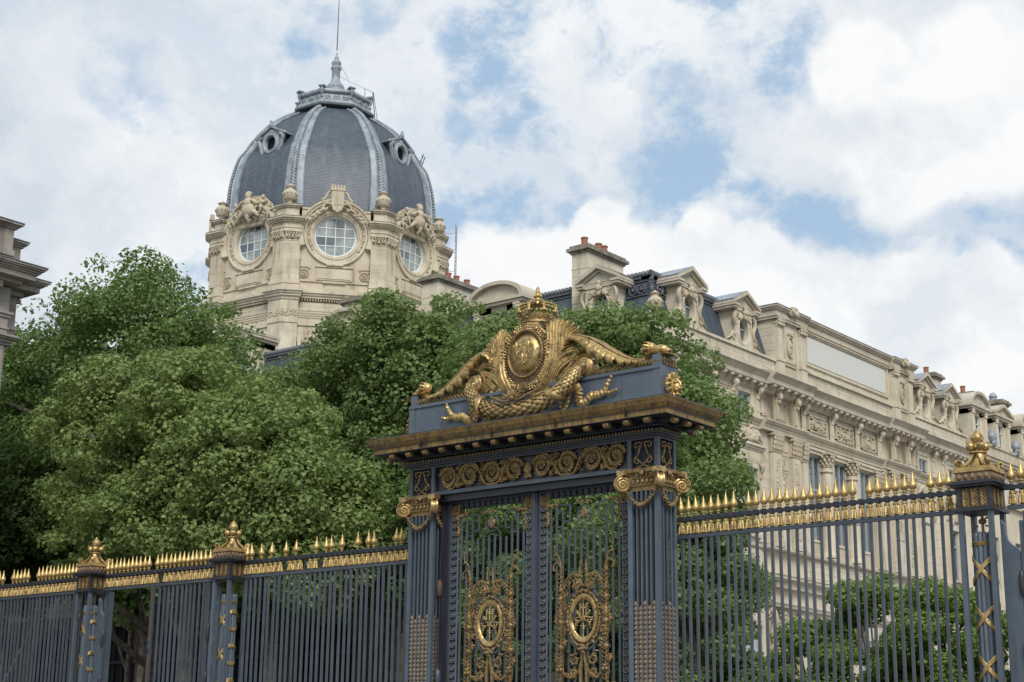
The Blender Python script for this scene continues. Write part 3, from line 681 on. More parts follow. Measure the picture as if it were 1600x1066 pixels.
def leaf_door(x0,x1,lab):
    L=MB(); 
    for a,b in ((x0,x0+.055),(x1-.055,x1)): L.box(a,b,-.035,.035,.25,5.87)
    L.box(x0,x1,-.03,.03,.25,.36); L.box(x0,x1,-.03,.03,5.85,5.88)
    lf=obj('gate_leaf',L,'blue_iron',G,(0,.05,0),label=lab)
    w=x1-x0; sL=x0+.105; sR=x1-.105
    for sx_ in (sL,sR):
        m=MB(); m.box(sx_-.046,sx_+.046,.008,.014,.36,5.85); obj('backing_strip',m,'dark_iron',lf)
        m=MB(); m.box(sx_-.064,sx_-.050,-.016,.016,.36,5.85); m.box(sx_+.050,sx_+.064,-.016,.016,.36,5.85); obj('edge_bar',m,'pale_iron',lf)
        for i in range(34): obj('rosette',ME_ROS,None,lf,(sx_,-.005,5.60-i*.1245))
        obj('rosette',ME_BROS,None,lf,(sx_+(.015 if sx_==sL else -.015),-.02,5.73))
    m=MB(); m.box(sL+.1,sR-.1,.008,.014,5.76,5.85); m.box(sL+.1,sR-.1,-.012,.012,5.745,5.757); obj('top_strip',m,'dark_iron',lf)
    nr=int((sR-sL-.25)/.115)
    for i in range(nr+1): obj('rosette',ME_ROS,None,lf,(sL+.135+i*(sR-sL-.27)/nr,-.005,5.805),scale=(.75,1,.75))
    n=12; xs=[sL+.13+i*(sR-sL-.26)/(n-1) for i in range(n)]; mid=(sL+sR)/2
    for i,x in enumerate(xs):
        d=abs(i-5.5); top={5.5:5.62,4.5:5.60,3.5:5.34,2.5:5.22,1.5:5.22,.5:5.22}[d]
        m=MB(); m.box(x-.014,x+.014,-.014,.014,.36,top); obj('bar',m,'blue_iron',lf)
    # arched heads, greek key and medallion
    m=MB()
    for h in (1,2):
        xa,xb=xs[6-h],xs[5+h]; r=(xb-xa)/2; cz=5.22
        m.tube([(xa+r-r*math.cos(t_),0,cz+r*.95*math.sin(t_)) for t_ in np.linspace(0,PI,15)],.013,6)
    m.lathe([(.128,-.012),(.142,-.012),(.142,.012),(.128,.012),(.128,-.012)],28,c=(mid,0,5.46),axis='y',caps=False)
    for s in (-1,1):
        X=lambda k:mid+s*(xs[6+k]-mid)
        key=[(X(5),5.22),(X(5),5.63),(X(2)-s*.02,5.63),(X(2)-s*.02,5.36),(X(3),5.36),(X(3),5.54),(X(4),5.54),(X(4),5.28),(X(3)-s*.0,5.28)]
        for (a0,b0),(a1,b1) in zip(key,key[1:]): m.bar((a0,0,b0),(a1,0,b1),.024,.024)
    obj('greek_key',m,'blue_iron',lf)
    m=MB(); m.ell((mid,-.02,5.46),(.075,.03,.085),9,7); lumps(m,[(mid+.05*math.cos(a),-.03,5.46+.06*math.sin(a)) for a in np.linspace(0,6.28,9)],.02,3)
    lumps(m,[(mid+x_,-.02,5.66-.6*x_*x_) for x_ in np.linspace(-.16,.16,9)],.022,4)
    obj('medallion',m,'bronze',lf,smooth=60)
    for s in (-1,1):
        m=MB(); xx=sR-.06 if s>0 else sL+.06
        lumps(m,[(xx-s*.22*u,-.02,5.62-.02*u+.05*u) for u in np.linspace(0,1,8)]+[(xx-s*.02,-.02,5.62-.30*u) for u in np.linspace(0,1,8)],.026,5+s)
        obj('corner_foliage',m,'dull_gold',lf,smooth=60)
    # cartouche
    cz=3.80; m=MB()
    m.lathe([(.205,-.03),(.225,-.055),(.262,-.055),(.275,-.03),(.262,-.01),(.205,-.01)],36,c=(mid,0,cz),axis='y',ex=1.42,caps=False)
    car=obj('cartouche_ring',m,'crest_gold',lf,smooth=50)
    m=MB(); m.lathe([(.345,-.02),(.365,-.02),(.365,.01),(.345,.01),(.345,-.02)],36,c=(mid,0,cz),axis='y',ex=1.40,caps=False); obj('outer_ring',m,'blue_iron',lf)
    m=MB(); pts=[(mid+.31*math.cos(a),-.02,cz+.31*1.41*math.sin(a)) for a in np.linspace(0,2*PI,40)[:-1]]
    m.tube(pts,.020,6,closed=True); lumps(m,pts,.026,11,2); obj('wreath',m,'dull_gold',lf,smooth=60)
    m=MB(); m.lathe([(.012,-.30),(.012,.22),(.004,.30)],7,c=(mid,-.03,cz)); m.ell((mid,-.03,cz-.16),(.028,.02,.022),7,5); m.bar((mid-.05,-.03,cz-.12),(mid+.05,-.03,cz-.12),.016)
    for s in (-1,1):
        for q in range(3):
            e=(mid+s*(.07+.05*q),cz+.22-.11*q); m.tube(curve([(mid,-.04,cz-.05+.02*q),(mid+s*.05,-.045,cz+.02),(e[0],-.03,e[1])],10),lambda u:.011,6)
            for w_ in range(3): m.ell((e[0]-s*.02*w_,-.035,e[1]-.03*w_),(.024,.012,.016),6,5)
        m.tube([(mid-s*.14,-.045,cz-.10),(mid+s*.13,-.045,cz+.09)],.012,6)
        m.tube(curve([(mid,-.04,cz-.02),(mid+s*.13,-.045,cz-.07),(mid+s*.15,-.04,cz-.17)],8),.011,6); lumps(m,[(mid+s*(.10+.04*u),-.035,cz-.04-.12*u) for u in (0,.5,1)],.018,8)
    obj('sword_and_branches',m,'crest_gold',lf,smooth=60)
    for s in (-1,1):     # candelabrum each side
        x=mid+s*.44; m=MB()
        prof=[(.018,4.62),(.03,4.5),(.022,4.4),(.035,4.3),(.05,4.24),(.026,4.22),(.028,4.16),(.055,4.14),(.055,4.10),(.03,4.07),(.04,3.98),(.055,3.90),(.06,3.84),(.035,3.80),(.065,3.76),(.065,3.73),(.04,3.70),(.05,3.62),(.028,3.55),(.022,3.46),(.03,3.40),(.058,3.38),(.058,3.34),(.03,3.31),(.032,3.15),(.045,3.02),(.035,2.92),(.02,2.80),(.03,2.6),(.018,2.4)]
        m.lathe([(r,z) for r,z in prof][::-1],9,c=(x,-.02,0)); cd=obj('candelabrum',m,'dull_gold',lf,smooth=60)
        m=MB()
        for i in range(26):
            z=4.5-i*.066; 
            for q in (-1,1): m.tube([(x+q*.02,-.04,z),(x+q*.05,-.06,z+.02),(x+q*.052,-.055,z+.052)],lambda u:(.018*(1-.5*u),.009),5,side=(0,1,0))
        for q in range(3): m.ell((x+(-.03,.03,0)[q],-.07,3.01+(0,0,.05)[q]),.034,7,5)
        obj('foliage',m,'dull_gold',cd,smooth=60)
        m=MB(); m.tube(curve([(x,-.02,4.48),(x-s*.0,-.03,4.62),(x+s*.06,-.03,4.70),(x+s*.14,-.03,4.66),(x+s*.15,-.03,4.58),(x+s*.10,-.03,4.58)],20),lambda u:.022-.008*u,6)
        m.tube(curve([(x,-.02,4.6),(x+s*.04,-.03,4.78),(x+s*.12,-.03,4.86),(x+s*.13,-.03,4.98)],14),lambda u:.02-.012*u,6); lumps(m,[(x+s*.05,-.03,4.72),(x+s*.12,-.03,4.84),(x,-.03,4.55)],.025,7)
        obj('top_curl',m,'dull_gold',cd,smooth=60)
    m=MB(); rnd=random.Random(17)
    for s in (-1,1):
        for q in range(22):
            a=rnd.uniform(-1.35,1.35); rr=rnd.uniform(.36,.44); x_=mid+s*rr*math.cos(a); z_=3.80+rr*1.45*math.sin(a)
            d=Vector((s*math.cos(a+.9),0,math.sin(a+.9))); P_=Vector((x_,-.035,z_)); m.tube([P_,P_+d*.035+Vector((0,-.025,0)),P_+d*.075],lambda u:(.024*math.sin(PI*(.25+.7*u)),.011),6,side=(0,1,0))
        for z_ in (4.16,3.96,3.62,3.44): acanthus_curl(m,(mid+s*.375,z_),s,1 if z_>3.8 else -1,.042,y=-.035)
        for z_ in (3.78,3.18): acanthus_curl(m,(mid+s*.50,z_),-s,1,.045,y=-.035)
    obj('side_foliage',m,'dull_gold',lf,smooth=60)
    m=MB()
    for s in (-1,1):
        m.tube(curve([(mid+s*.40,-.03,4.22),(mid+s*.34,-.03,4.40),(mid+s*.22,-.03,4.50),(mid+s*.10,-.03,4.46),(mid+s*.05,-.03,4.36),(mid+s*.0,-.03,4.30)],22),lambda u:.020,6)
        acanthus_curl(m,(mid+s*.14,4.38),s,1,.09); acanthus_curl(m,(mid+s*.10,4.32),-s,-1,.06)
        m.tube([(mid+s*.055,-.03,4.44),(mid+s*.065,-.04,4.56),(mid+s*.05,-.03,4.72)],lambda u:(.034*(1-.8*u),.016),6,side=(1,0,0))
        lumps(m,[(mid+s*(.40-.34*u),-.03,4.24+.24*math.sin(PI*.5*u*1.3)) for u in np.linspace(0,1,12)],.020,21)
    obj('crown_scrolls',m,'dull_gold',lf,smooth=60)
    m=MB()
    for s in (-1,1):
        m.tube(curve([(mid+s*.44,-.03,3.05),(mid+s*.36,-.03,2.93),(mid+s*.22,-.03,2.90),(mid+s*.10,-.03,2.97),(mid+s*.04,-.03,3.12),(mid+s*.02,-.03,3.24)],22),lambda u:.022,6)
        acanthus_curl(m,(mid+s*.17,3.16),-s,1,.085); acanthus_curl(m,(mid+s*.20,2.96),s,-1,.07)
        lumps(m,[(mid+s*(.44-.38*u),-.03,3.02-.12*math.sin(PI*u)) for u in np.linspace(0,1,12)],.024,31)
        m.tube(curve([(mid+s*.05,-.03,3.1),(mid+s*.06,-.03,2.95),(mid+s*.05,-.03,2.7),(mid+s*.03,-.03,2.4)],10),lambda u:.035-.02*u,6)
        m.tube(curve([(mid+s*.44,-.03,2.9),(mid+s*.50,-.03,2.72),(mid+s*.60,-.03,2.68),(mid+s*.62,-.03,2.78),(mid+s*.55,-.03,2.80)],14),.02,6)
    lumps(m,[(mid,-.04,3.32),(mid,-.04,3.27),(mid-.04,-.04,3.30),(mid+.04,-.04,3.30)],.035,5)
    obj('lower_scrolls',m,'dull_gold',lf,smooth=60)
    return lf
leaf_door(-1.86,-.045,'left leaf'); leaf_door(.045,1.86,'right leaf')
m=MB(); m.bevbox(-.04,.04,-.07,.05,.25,5.87,.008); m.box(-.015,.015,-.085,-.07,.25,5.87); obj('meeting_stile',m,'blue_iron',G,(0,.05,0))
for z in (4.42,2.95):
    m=MB(); m.lathe([(.01,z-.16),(.045,z-.12),(.05,z),(.045,z+.10),(.01,z+.14)],12,c=(-1.93,-.13,0)); obj('lamp_drop',m,'rusty_iron' if z>4 else 'blue_iron',G,smooth=50)
m=MB(); m.lathe([(.010,2.2),(.010,5.0)],6,c=(-1.93,-.13,0)); obj('rod',m,'dark_iron',G)

# attic box
m=MB(); m.box(-2.60,2.60,-.23,.23,6.985,7.56); m.box(-2.63,2.63,-.26,.26,7.56,7.615)
for xx in (-2.4,-.95,2.5): m.box(xx-.05,xx+.05,-.236,-.23,6.985,7.56)
m.box(-2.63,-2.5,-.245,.245,6.985,7.56); m.box(2.5,2.63,-.245,.245,6.985,7.56)
att=obj('attic_box',m,'pale_iron',G)
def ribbon(s):
    def band(m,pts,w,fr):
        rs=[]; n=len(pts)
        for i,p in enumerate(pts):
            u=i/(n-1); t_=pts[min(i+1,n-1)]-pts[max(i-1,0)]; t_.y=0; t_.normalize(); q=Vector((-t_.z,0,t_.x)); f_=.022*abs(math.sin(u*fr)); W_=w(u)
            rs.append([tuple(p+q*(W_*a)+Vector((0,-b-f_*(1-.3*a*a),0))) for a,b in ((-1,0),(-.5,.02),(0,.028),(.5,.02),(1,0),(.5,-.012),(-.5,-.012))])
        m.rings(rs)
    m=MB(); y=-.27
    band(m,curve([(s*.74,y,7.10),(s*.82,y-.02,7.22),(s*.88,y-.04,7.36),(s*.97,y-.07,7.45),(s*1.07,y-.07,7.44),(s*1.12,y-.04,7.34)],40),lambda u:.082,34)
    band(m,curve([(s*1.12,y-.05,7.36),(s*1.08,y-.01,7.25),(s*1.13,y-.01,7.17),(s*1.24,y-.03,7.19),(s*1.36,y-.04,7.27),(s*1.50,y-.03,7.27),(s*1.63,y-.02,7.33)],48),lambda u:.086-.028*u,40)
    band(m,curve([(s*1.60,y-.02,7.31),(s*1.66,y-.03,7.41),(s*1.71,y-.03,7.50)],14),lambda u:.050-.022*u,10); m.ell((s*1.725,y-.02,7.53),(.026,.022,.024),8,6)
    band(m,curve([(s*1.58,y-.01,7.30),(s*1.70,y-.02,7.27),(s*1.80,y-.02,7.30)],14),lambda u:.048-.020*u,10); m.ell((s*1.82,y-.02,7.305),(.026,.022,.026),8,6)
    obj('ribbon',m,'gold',att,smooth=35)
ribbon(-1); ribbon(1)
def lion(s):
    m=MB(); X=s*2.66
    m.ell((X,0,7.30),(.10,.15,.17),12,9); m.ell((X+s*.10,0,7.27),(.08,.075,.085),10,8); m.ell((X+s*.16,0,7.25),(.035,.05,.035),8,6)
    m.tube([(X+s*.10,-.0,7.40),(X+s*.17,0,7.33),(X+s*.18,0,7.29)],.024,7)
    for q in (-1,1):
        m.ell((X+s*.12,q*.055,7.345),(.03,.03,.018),7,5); m.ell((X+s*.13,q*.045,7.225),(.03,.035,.03),7,5); m.ell((X+s*.05,q*.12,7.42),(.03,.03,.04),7,5)
    for k in range(14):
        a=2*PI*k/14; y_,z_=.15*math.cos(a),.17*math.sin(a)
        m.tube([(X+s*.05,y_*.7,7.31+z_*.7),(X+s*.09,y_*1.1,7.31+z_*1.08),(X+s*.03,y_*1.32,7.30+z_*1.25)],lambda u:.032*(1-.55*u),6)
    m.ell((X+s*.11,0,7.16),(.05,.05,.03),7,5)
    obj('lion_head',m,'spike_gold',att,smooth=60)
lion(1); lion(-1)

# coat of arms
CY=-.42+.17
m=MB(); m.lathe([(.30,.02),(.31,0),(.27,-.06),(.20,-.10),(.10,-.125),(.0,-.13)],36,c=(0,CY-.02,8.17),axis='y',ex=1.10)
arms=obj('coat_of_arms',m,'crest_gold',G,smooth=60)
def fleur(c,s,y):
    m=MB(); x,z=c
    m.tube([(x,y,z-.045*s),(x,y-.018,z+.02*s),(x,y-.010,z+.075*s),(x,y,z+.105*s)],lambda u:(.034*s*math.sin(PI*(.18+.8*u)),.016),8,side=(1,0,0))
    for q in (-1,1):
        m.tube(curve([(x+q*.008*s,y,z-.045*s),(x+q*.03*s,y-.012,z+.01*s),(x+q*.065*s,y-.012,z+.045*s),(x+q*.085*s,y,z+.02*s),(x+q*.07*s,y,z-.008*s)],14),lambda u:(.015*s,.013),6)
        m.tube(curve([(x,y,z-.04*s),(x+q*.03*s,y-.008,z-.06*s),(x+q*.045*s,y,z-.085*s)],8),.010*s,6)
    m.tube([(x-.035*s,y-.012,z-.045*s),(x+.035*s,y-.012,z-.045*s)],.010*s,6); m.tube([(x,y,z-.05*s),(x,y-.006,z-.10*s)],.014*s,6)
    return m
for c in ((-.125,8.265),(.125,8.265),(0,8.065)):
    obj('fleur_de_lis',fleur(c,1.02,CY-.135),'spike_gold',arms,smooth=60)
m=MB(); pts=[(.355*math.cos(a),CY-.03,8.165+.40*math.sin(a)) for a in np.linspace(0,2*PI,49)[:-1]]
m.tube(pts,(.055,.028),8,closed=True,side=(0,-1,0))
for i,p in enumerate(pts):
    m.ell((p[0],p[1]-.05,p[2]),(.017,.014,.017),6,5)
    q=(p[0]*1.12,p[1]-.03,8.165+(p[2]-8.165)*1.12); m.ell(q,(.014,.014,.014),5,4)
obj('inner_collar',m,'dull_gold',arms,smooth=50)
m=MB(); rnd=random.Random(3)
pts=[(.475*math.cos(a),CY-.02+.05*math.sin(a)*0,8.10+.53*math.sin(a)) for a in np.linspace(0,2*PI,61)[:-1]]
m.tube([(p[0]*1.0,p[1]+.03,p[2]) for p in pts],(.035,.05),8,closed=True,side=(0,-1,0))
for i,p in enumerate(pts):
    rad=Vector((p[0],0,p[2]-8.10)).normalized(); P=Vector(p)
    if i%5<2:     # linked bars like the letter H
        m.bar(P-rad*.06+Vector((0,-.05,0)),P+rad*.06+Vector((0,-.05,0)),.016,.02)
        if i%5==0: tn=Vector((-rad.z,0,rad.x)); m.bar(P+Vector((0,-.05,0)),P+tn*.05+Vector((0,-.05,0)),.014,.02)
    else:
        for q in (-1,0,1): m.ell(P+rad*(q*.04)+Vector((0,-.05,0)),(.022,.02,.022),6,5)
for d in range(0,60,10): m.ell(Vector(pts[d])+Vector((0,-.06,0)),(.04,.025,.04),7,6)
obj('outer_collar',m,'crest_gold',arms,smooth=50)
m=MB(); m.ell((0,CY-.10,7.57),(.075,.03,.085),10,7); m.lathe([(.055,-.02),(.075,-.03),(.08,0)],14,c=(0,CY-.11,7.57),axis='y')
m.bar((-.04,CY-.145,7.57),(.04,CY-.145,7.57),.014); m.bar((0,CY-.145,7.52),(0,CY-.145,7.62),.014); lumps(m,[(.06*math.cos(a),CY-.12,7.57+.07*math.sin(a)) for a in np.linspace(0,6,8)],.015,2)
obj('pendant_cross',m,'dull_gold',arms,smooth=60)
# backing mantle behind the shield
m=MB(); m.lathe([(.42,.02),(.46,-.04),(.30,-.05)],30,c=(0,CY+.02,8.12),axis='y',ex=1.12); obj('backing',m,'bronze',arms,smooth=60)
# crown
kz=8.72; ky=.02; m=MB()
m.lathe([(.265,0),(.285,.01),(.285,.035),(.262,.045),(.262,.06),(.285,.10),(.30,.13),(.30,.15),(.28,.16),(.26,.16),(.25,.02)],28,c=(0,ky,kz),caps=False)
cr=obj('crown',m,'crest_gold',G,smooth=50)
m=MB()
for k in range(16): a=2*PI*k/16; m.ell((.288*math.cos(a),ky+.288*math.sin(a),kz+.085),(.022,.022,.016) if k%2 else (.03,.03,.018),7,5)
for k in range(40): a=2*PI*k/40; m.ell((.300*math.cos(a),ky+.300*math.sin(a),kz+.155),.013,5,4)
obj('jewels',m,'gold',cr,smooth=60)
for k in range(8):
    a=2*PI*k/8+.2; c_,s_=math.cos(a),math.sin(a)
    m=MB(); pts=curve([(c_*r,ky+s_*r,kz+z) for r,z in ((.295,.15),(.335,.21),(.345,.27),(.30,.335),(.20,.37),(.10,.375),(.03,.36))],20)
    m.tube(pts,(.022,.016),7,side=(-s_,c_,0))
    for p in pts[2:-2:2]: m.ell(p+Vector((c_*.012,s_*.012,.014)),.018,6,5)
    obj('arch',m,'crest_gold',cr,smooth=60)
    m=MB()  # fleuron on the rim
    m.ell((c_*.325,ky+s_*.325,kz+.205),(.045,.045,.04),8,6); m.ell((c_*.335,ky+s_*.335,kz+.25),(.03,.03,.035),7,5)
    for q in (-1,1): m.ell((c_*.32-q*s_*.05,ky+s_*.32+q*c_*.05,kz+.20),.026,7,5)
    a2=a+PI/8; m.ell((math.cos(a2)*.315,ky+math.sin(a2)*.315,kz+.195),(.026,.026,.034),7,5)
    obj('fleuron',m,'crest_gold',cr,smooth=60)
m=MB(); m.lathe([(.05,.35),(.065,.38),(.045,.41),(.04,.43),(.06,.45),(.05,.475),(.045,.49),(.03,.50)],12,c=(0,ky,kz)); m.ell((0,ky,kz+.535),(.062,.062,.048),10,7)
for k in range(6): a=2*PI*k/6; m.ell((.055*math.cos(a),ky+.055*math.sin(a),kz+.52),(.024,.024,.034),7,5)
m.lathe([(.03,.57),(.042,.60),(.024,.63),(.034,.65),(.010,.69)],8,c=(0,ky,kz)); obj('orb',m,'spike_gold',cr,smooth=60)
# palm fronds beside the shield
def blade(m,pts,w,th=.018,yo=0.0):
    """creased leaf lying roughly in the plane of the crest"""
    rs=[];n=len(pts)
    for i,p in enumerate(pts):
        u=i/(n-1); t_=pts[min(i+1,n-1)]-pts[max(i-1,0)]; t_.y=0; t_.normalize(); q=Vector((-t_.z,0,t_.x)); W_=max(w(u),.002)
        rs.append([tuple(p+q*(W_*a)+Vector((0,-b+yo,0))) for a,b in ((-1,0),(-.72,th*.9),(-.40,th),(-.12,th*.15),(.12,th*.15),(.40,th),(.72,th*.9),(1,0),(.6,-th*.6),(-.6,-th*.6))])
    m.rings(rs)
def fronds(s):
    tips=[(.46,8.60),(.53,8.68),(.61,8.70),(.69,8.68),(.78,8.64),(.87,8.59),(.96,8.52),(1.03,8.44),(1.07,8.34)]
    for k,(tx,tz) in enumerate(tips):
        y=-.30+.018*k
        pts=curve([(s*(.13+.012*k),-.30,7.42+.004*k),(s*(.30+.024*k),y-.02,7.58+.004*k),(s*(.455+.034*k),y-.03,7.86),(s*(.49+.045*k),y-.01,8.14+.004*k),(s*(tx*.62+.20),y+.01,tz-.20+.012*k),(s*(tx-.02),y+.05,tz-.03),(s*tx,y+.07,tz)],34)
        m=MB(); blade(m,pts,lambda u:.050*(.45+.75*math.sin(PI*min(1,u*.85+.12)))*(1-.75*max(0,u-.86)/.14),.026); obj('palm_frond',m,'crest_gold' if k%2 else 'gold',arms,smooth=28)
    for k,(tx,tz,b) in enumerate(((1.02,8.12,.02),(1.02,7.98,.0),(.98,7.84,-.02),(.90,7.72,-.03),(.82,7.62,-.02))):
        y=-.24+.01*k
        pts=curve([(s*.26,-.24,7.45),(s*(.46+.02*k),y,7.60-.02*k),(s*(.66+.02*k),y-.02,tz-.14+b),(s*(tx-.10),y,tz-.01),(s*tx,y,tz-.04),(s*(tx+.02),y,tz-.09)],26)
        m=MB(); blade(m,pts,lambda u:.040*(.5+.7*math.sin(PI*min(1,u*.9+.08)))*(1-.8*max(0,u-.8)/.2),.02); obj('palm_frond',m,'crest_gold',arms,smooth=28)
fronds(-1); fronds(1)
def side_scroll(s):
    # acanthus sheath sweeping down to the end of the attic: smooth upper band, pointed lobes below
    ctl=[(s*.70,-.08,7.80),(s*.70,-.09,8.05),(s*.78,-.11,8.24),(s*.92,-.12,8.335),(s*1.10,-.12,8.32),(s*1.35,-.11,8.21),(s*1.62,-.09,8.03),(s*1.90,-.07,7.86),(s*2.15,-.05,7.775),(s*2.42,-.04,7.79)]
    pts=curve(ctl,72); n=len(pts)
    def Hx(x): return float(np.interp(abs(x),[.7,.9,1.1,1.3,1.45,1.65,1.85,2.05,2.42],[.05,.07,.12,.20,.25,.21,.15,.09,.05]))
    def down(i):
        t_=pts[min(i+1,n-1)]-pts[max(i-1,0)]; t_.y=0; t_.normalize(); d=Vector((t_.z*s,0,-t_.x*s)); return t_,(d if d.z<0 or abs(pts[i].x)<.85 else -d)
    m=MB(); rs=[]
    for i,p in enumerate(pts):
        t_,d=down(i); H=Hx(p.x)*.50; ro=[]
        for k in range(14):
            a=2*PI*k/14; ro.append(tuple(p+Vector((0,-.16*math.cos(a),0))+d*(H*.55-H*.60*math.sin(a)+.02*math.cos(3*a))))
        rs.append(ro)
    m.rings(rs); sc=obj('acanthus_sheath',m,'crest_gold',arms,smooth=60)
    m=MB()
    i=12
    while i<n-6:
        p=pts[i]; t_,d=down(i); H=Hx(p.x)
        for q,(fw,ln) in enumerate(((0,1.0),(.28,.80),(-.25,.72))):
            o_=p+t_*(fw*H*.9)+Vector((0,-.15,0))+d*(H*.35)
            L=curve([o_,o_+d*(H*.30*ln)+Vector((0,-.05,0))+t_*.01,o_+d*(H*.62*ln)+Vector((0,-.045,0))+t_*.03,o_+d*(H*.85*ln)+Vector((0,-.0,0))+t_*.05],10)
            m.tube(L,lambda u:((.030+.16*H)*math.sin(PI*(.30+.62*u)),.016),8,side=tuple(t_))
        i+=5 if H>.15 else 4
    obj('leaf_lobes',m,'gold',sc,smooth=50)
    m=MB(); m.tube([p+Vector((0,-.13,.0)) for p in pts[4:]],lambda u:.016-.006*u,6); m.tube([p+Vector((0,.06,.015)) for p in pts[2:]],lambda u:.020-.008*u,6); obj('sheath_rib',m,'gold',sc,smooth=60)
    # volute that carries the garland
    m=MB(); c=Vector((s*1.16,-.16,7.80))
    m.tube(spiral(c,.30,.16,.95,a0=PI*.10 if s>0 else PI*.9,n=34,hand=s),lambda u:(.11,.026),8,side=(0,1,0))
    m.tube(spiral(c+Vector((0,-.06,0)),.185,.06,1.6,a0=PI*.3,n=34,hand=s),lambda u:(.07,.024),8,side=(0,1,0)); m.lathe([(.17,.08),(.17,-.08),(.12,-.12),(.05,-.13)],18,c=tuple(c),axis='y'); m.ell(c+Vector((0,-.13,0)),(.05,.03,.05),8,6)
    obj('volute',m,'crest_gold',arms,smooth=50)
    # foliage under the sheath
    m=MB(); rnd=random.Random(5)
    for i in range(16):
        x=1.36+i*.078; zt=8.08-.30*(x-1.3) if x<2.0 else 7.80; zz=7.66+rnd.uniform(0,max(.02,(zt-7.70)))
        rr=rnd.uniform(.035,.075); m.tube(spiral((s*x,-.16+rnd.uniform(-.03,.03),zz),rr,rr*.25,1.2,a0=rnd.uniform(0,6),n=14,hand=rnd.choice((-1,1))),lambda u:(.016,.012),6,side=(0,1,0))
        m.tube([(s*x,-.16,7.62),(s*(x+.03),-.20,7.67),(s*(x+.075),-.18,7.72+rnd.uniform(-.03,.04))],lambda u:(.030*math.sin(PI*(.2+.7*u)),.010),6,side=(1,0,0))
    for i in range(9):
        x=2.05+i*.065; m.tube([(s*x,-.17,7.62),(s*(x+.02),-.22,7.68),(s*(x+.07),-.20,7.74)],lambda u:(.028*math.sin(PI*(.2+.75*u)),.010),6,side=(1,0,0))
    obj('under_foliage',m,'dull_gold',arms,smooth=60)
    m=MB(); m.box(min(s*2.46,s*2.62),max(s*2.46,s*2.62),-.22,.22,7.60,7.80); obj('end_block',m,'pale_iron',att)
    m=MB()
    for k in range(10):
        y=-.16+.08*(k%5); z=7.66+.07*(k//5); m.tube([(s*2.63,y,z-.03),(s*2.655,y+.01,z),(s*2.63,y+.03,z+.04)],lambda u:(.024*math.sin(PI*(.2+.7*u)),.01),6,side=(0,1,0))
    m.tube([(s*2.30,-.06,7.79),(s*2.5,-.06,7.815),(s*2.68,-.06,7.80),(s*2.80,-.04,7.77)],lambda u:(.20*(1-.4*u),.018),8,side=(0,1,0)); obj('end_leaves',m,'crest_gold',att,smooth=60)
    # animal head on top of the sheath end
    m=MB(); hx=s*2.36
    m.ell((s*2.50,-.05,7.90),(.16,.10,.085),12,8); m.ell((s*2.62,-.05,7.865),(.10,.08,.05),10,7)
    m.ell((hx-.0,-.10,7.94),(.095,.085,.095),12,9); m.ell((hx-.06,-.14,7.93),(.06,.05,.05),9,7)
    m.tube([(hx-.09,-.15,7.95),(hx-.135,-.17,7.92),(hx-.125,-.16,7.87)],lambda u:.030*(1-.5*u),7)
    for k in range(9):
        a=2*PI*k/9; m.tube([(hx,-.10+.07*math.cos(a),7.94+.07*math.sin(a)),(hx-.05,-.12+.11*math.cos(a),7.94+.11*math.sin(a)),(hx-.09,-.12+.10*math.cos(a),7.94+.10*math.sin(a))],lambda u:.020*(1-.5*u),6)
    obj('animal_head',m,'gold',att,smooth=60)
side_scroll(1); side_scroll(-1)
# laurel garland
gp=curve([(1.20,-.33,7.80),(1.08,-.40,7.62),(.92,-.46,7.44),(.70,-.50,7.29),(.40,-.52,7.19),(0,-.52,7.16),(-.40,-.52,7.19),(-.70,-.50,7.29),(-.92,-.46,7.44),(-1.08,-.40,7.62),(-1.20,-.33,7.80)],80)
m=MB(); gr=lambda u:.062+.062*math.sin(PI*u)**.8
m.tube(gp,gr,12); gar=obj('garland',m,'dull_gold',G,smooth=60)
m=MB()
for i in range(3,78,2):
    u=i/80; p=gp[i]; t_=(gp[i+1]-gp[i-1]).normalized(); dirn=1 if i<40 else -1
    a_=Vector((0,-1,0)); b_=t_.cross(a_).normalized()
    for k in range(9):
        an=2*PI*(k+.5*((i//2)%2))/9; n_=a_*math.cos(an)+b_*math.sin(an)
        if math.cos(an)<-.5: continue
        q=p+n_*gr(u)*.90; tn=n_.cross(t_)
        m.tube([q-t_*.03*dirn*-1*-1,q+n_*.030+t_*.012*dirn,q+n_*.022+t_*.075*dirn],lambda w:(.033*math.sin(PI*(.25+.68*w)),.011),6,side=tn)
obj('laurel_leaves',m,'crest_gold',gar,smooth=60)
for s in (-1,1):
    m=MB(); i0=22 if s>0 else 58; p=gp[i0]; t_=(gp[i0+1]-gp[i0-1]).normalized()
    ring=[p+(Vector((0,-1,0))*math.cos(a)+t_.cross(Vector((0,-1,0)))*math.sin(a))*.155+t_*.08*math.sin(a*1) for a in np.linspace(0,2*PI,25)[:-1]]
    m.tube(ring,(.05,.014),8,closed=True,side=tuple(t_)); obj('binding',m,'crest_gold',gar,smooth=60)
m=MB()
for k in range(7):
    a=R(-75+25*k); m.tube([(0,-.60,7.34),(.12*math.sin(a),-.67,7.34+.06*math.cos(a)),(.26*math.sin(a),-.64,7.35+.15*math.cos(a))],lambda u:(.030*math.sin(PI*(.2+.75*u)),.014),6,side=(math.cos(a),0,-math.sin(a)))
for s in (-1,1): m.tube(curve([(0,-.62,7.34),(s*.15,-.68,7.30),(s*.30,-.66,7.36),(s*.5,-.60,7.44)],14),lambda u:.022,6)
m.ell((0,-.66,7.34),(.05,.04,.05),8,6); obj('laurel_knot',m,'dull_gold',gar,smooth=60)
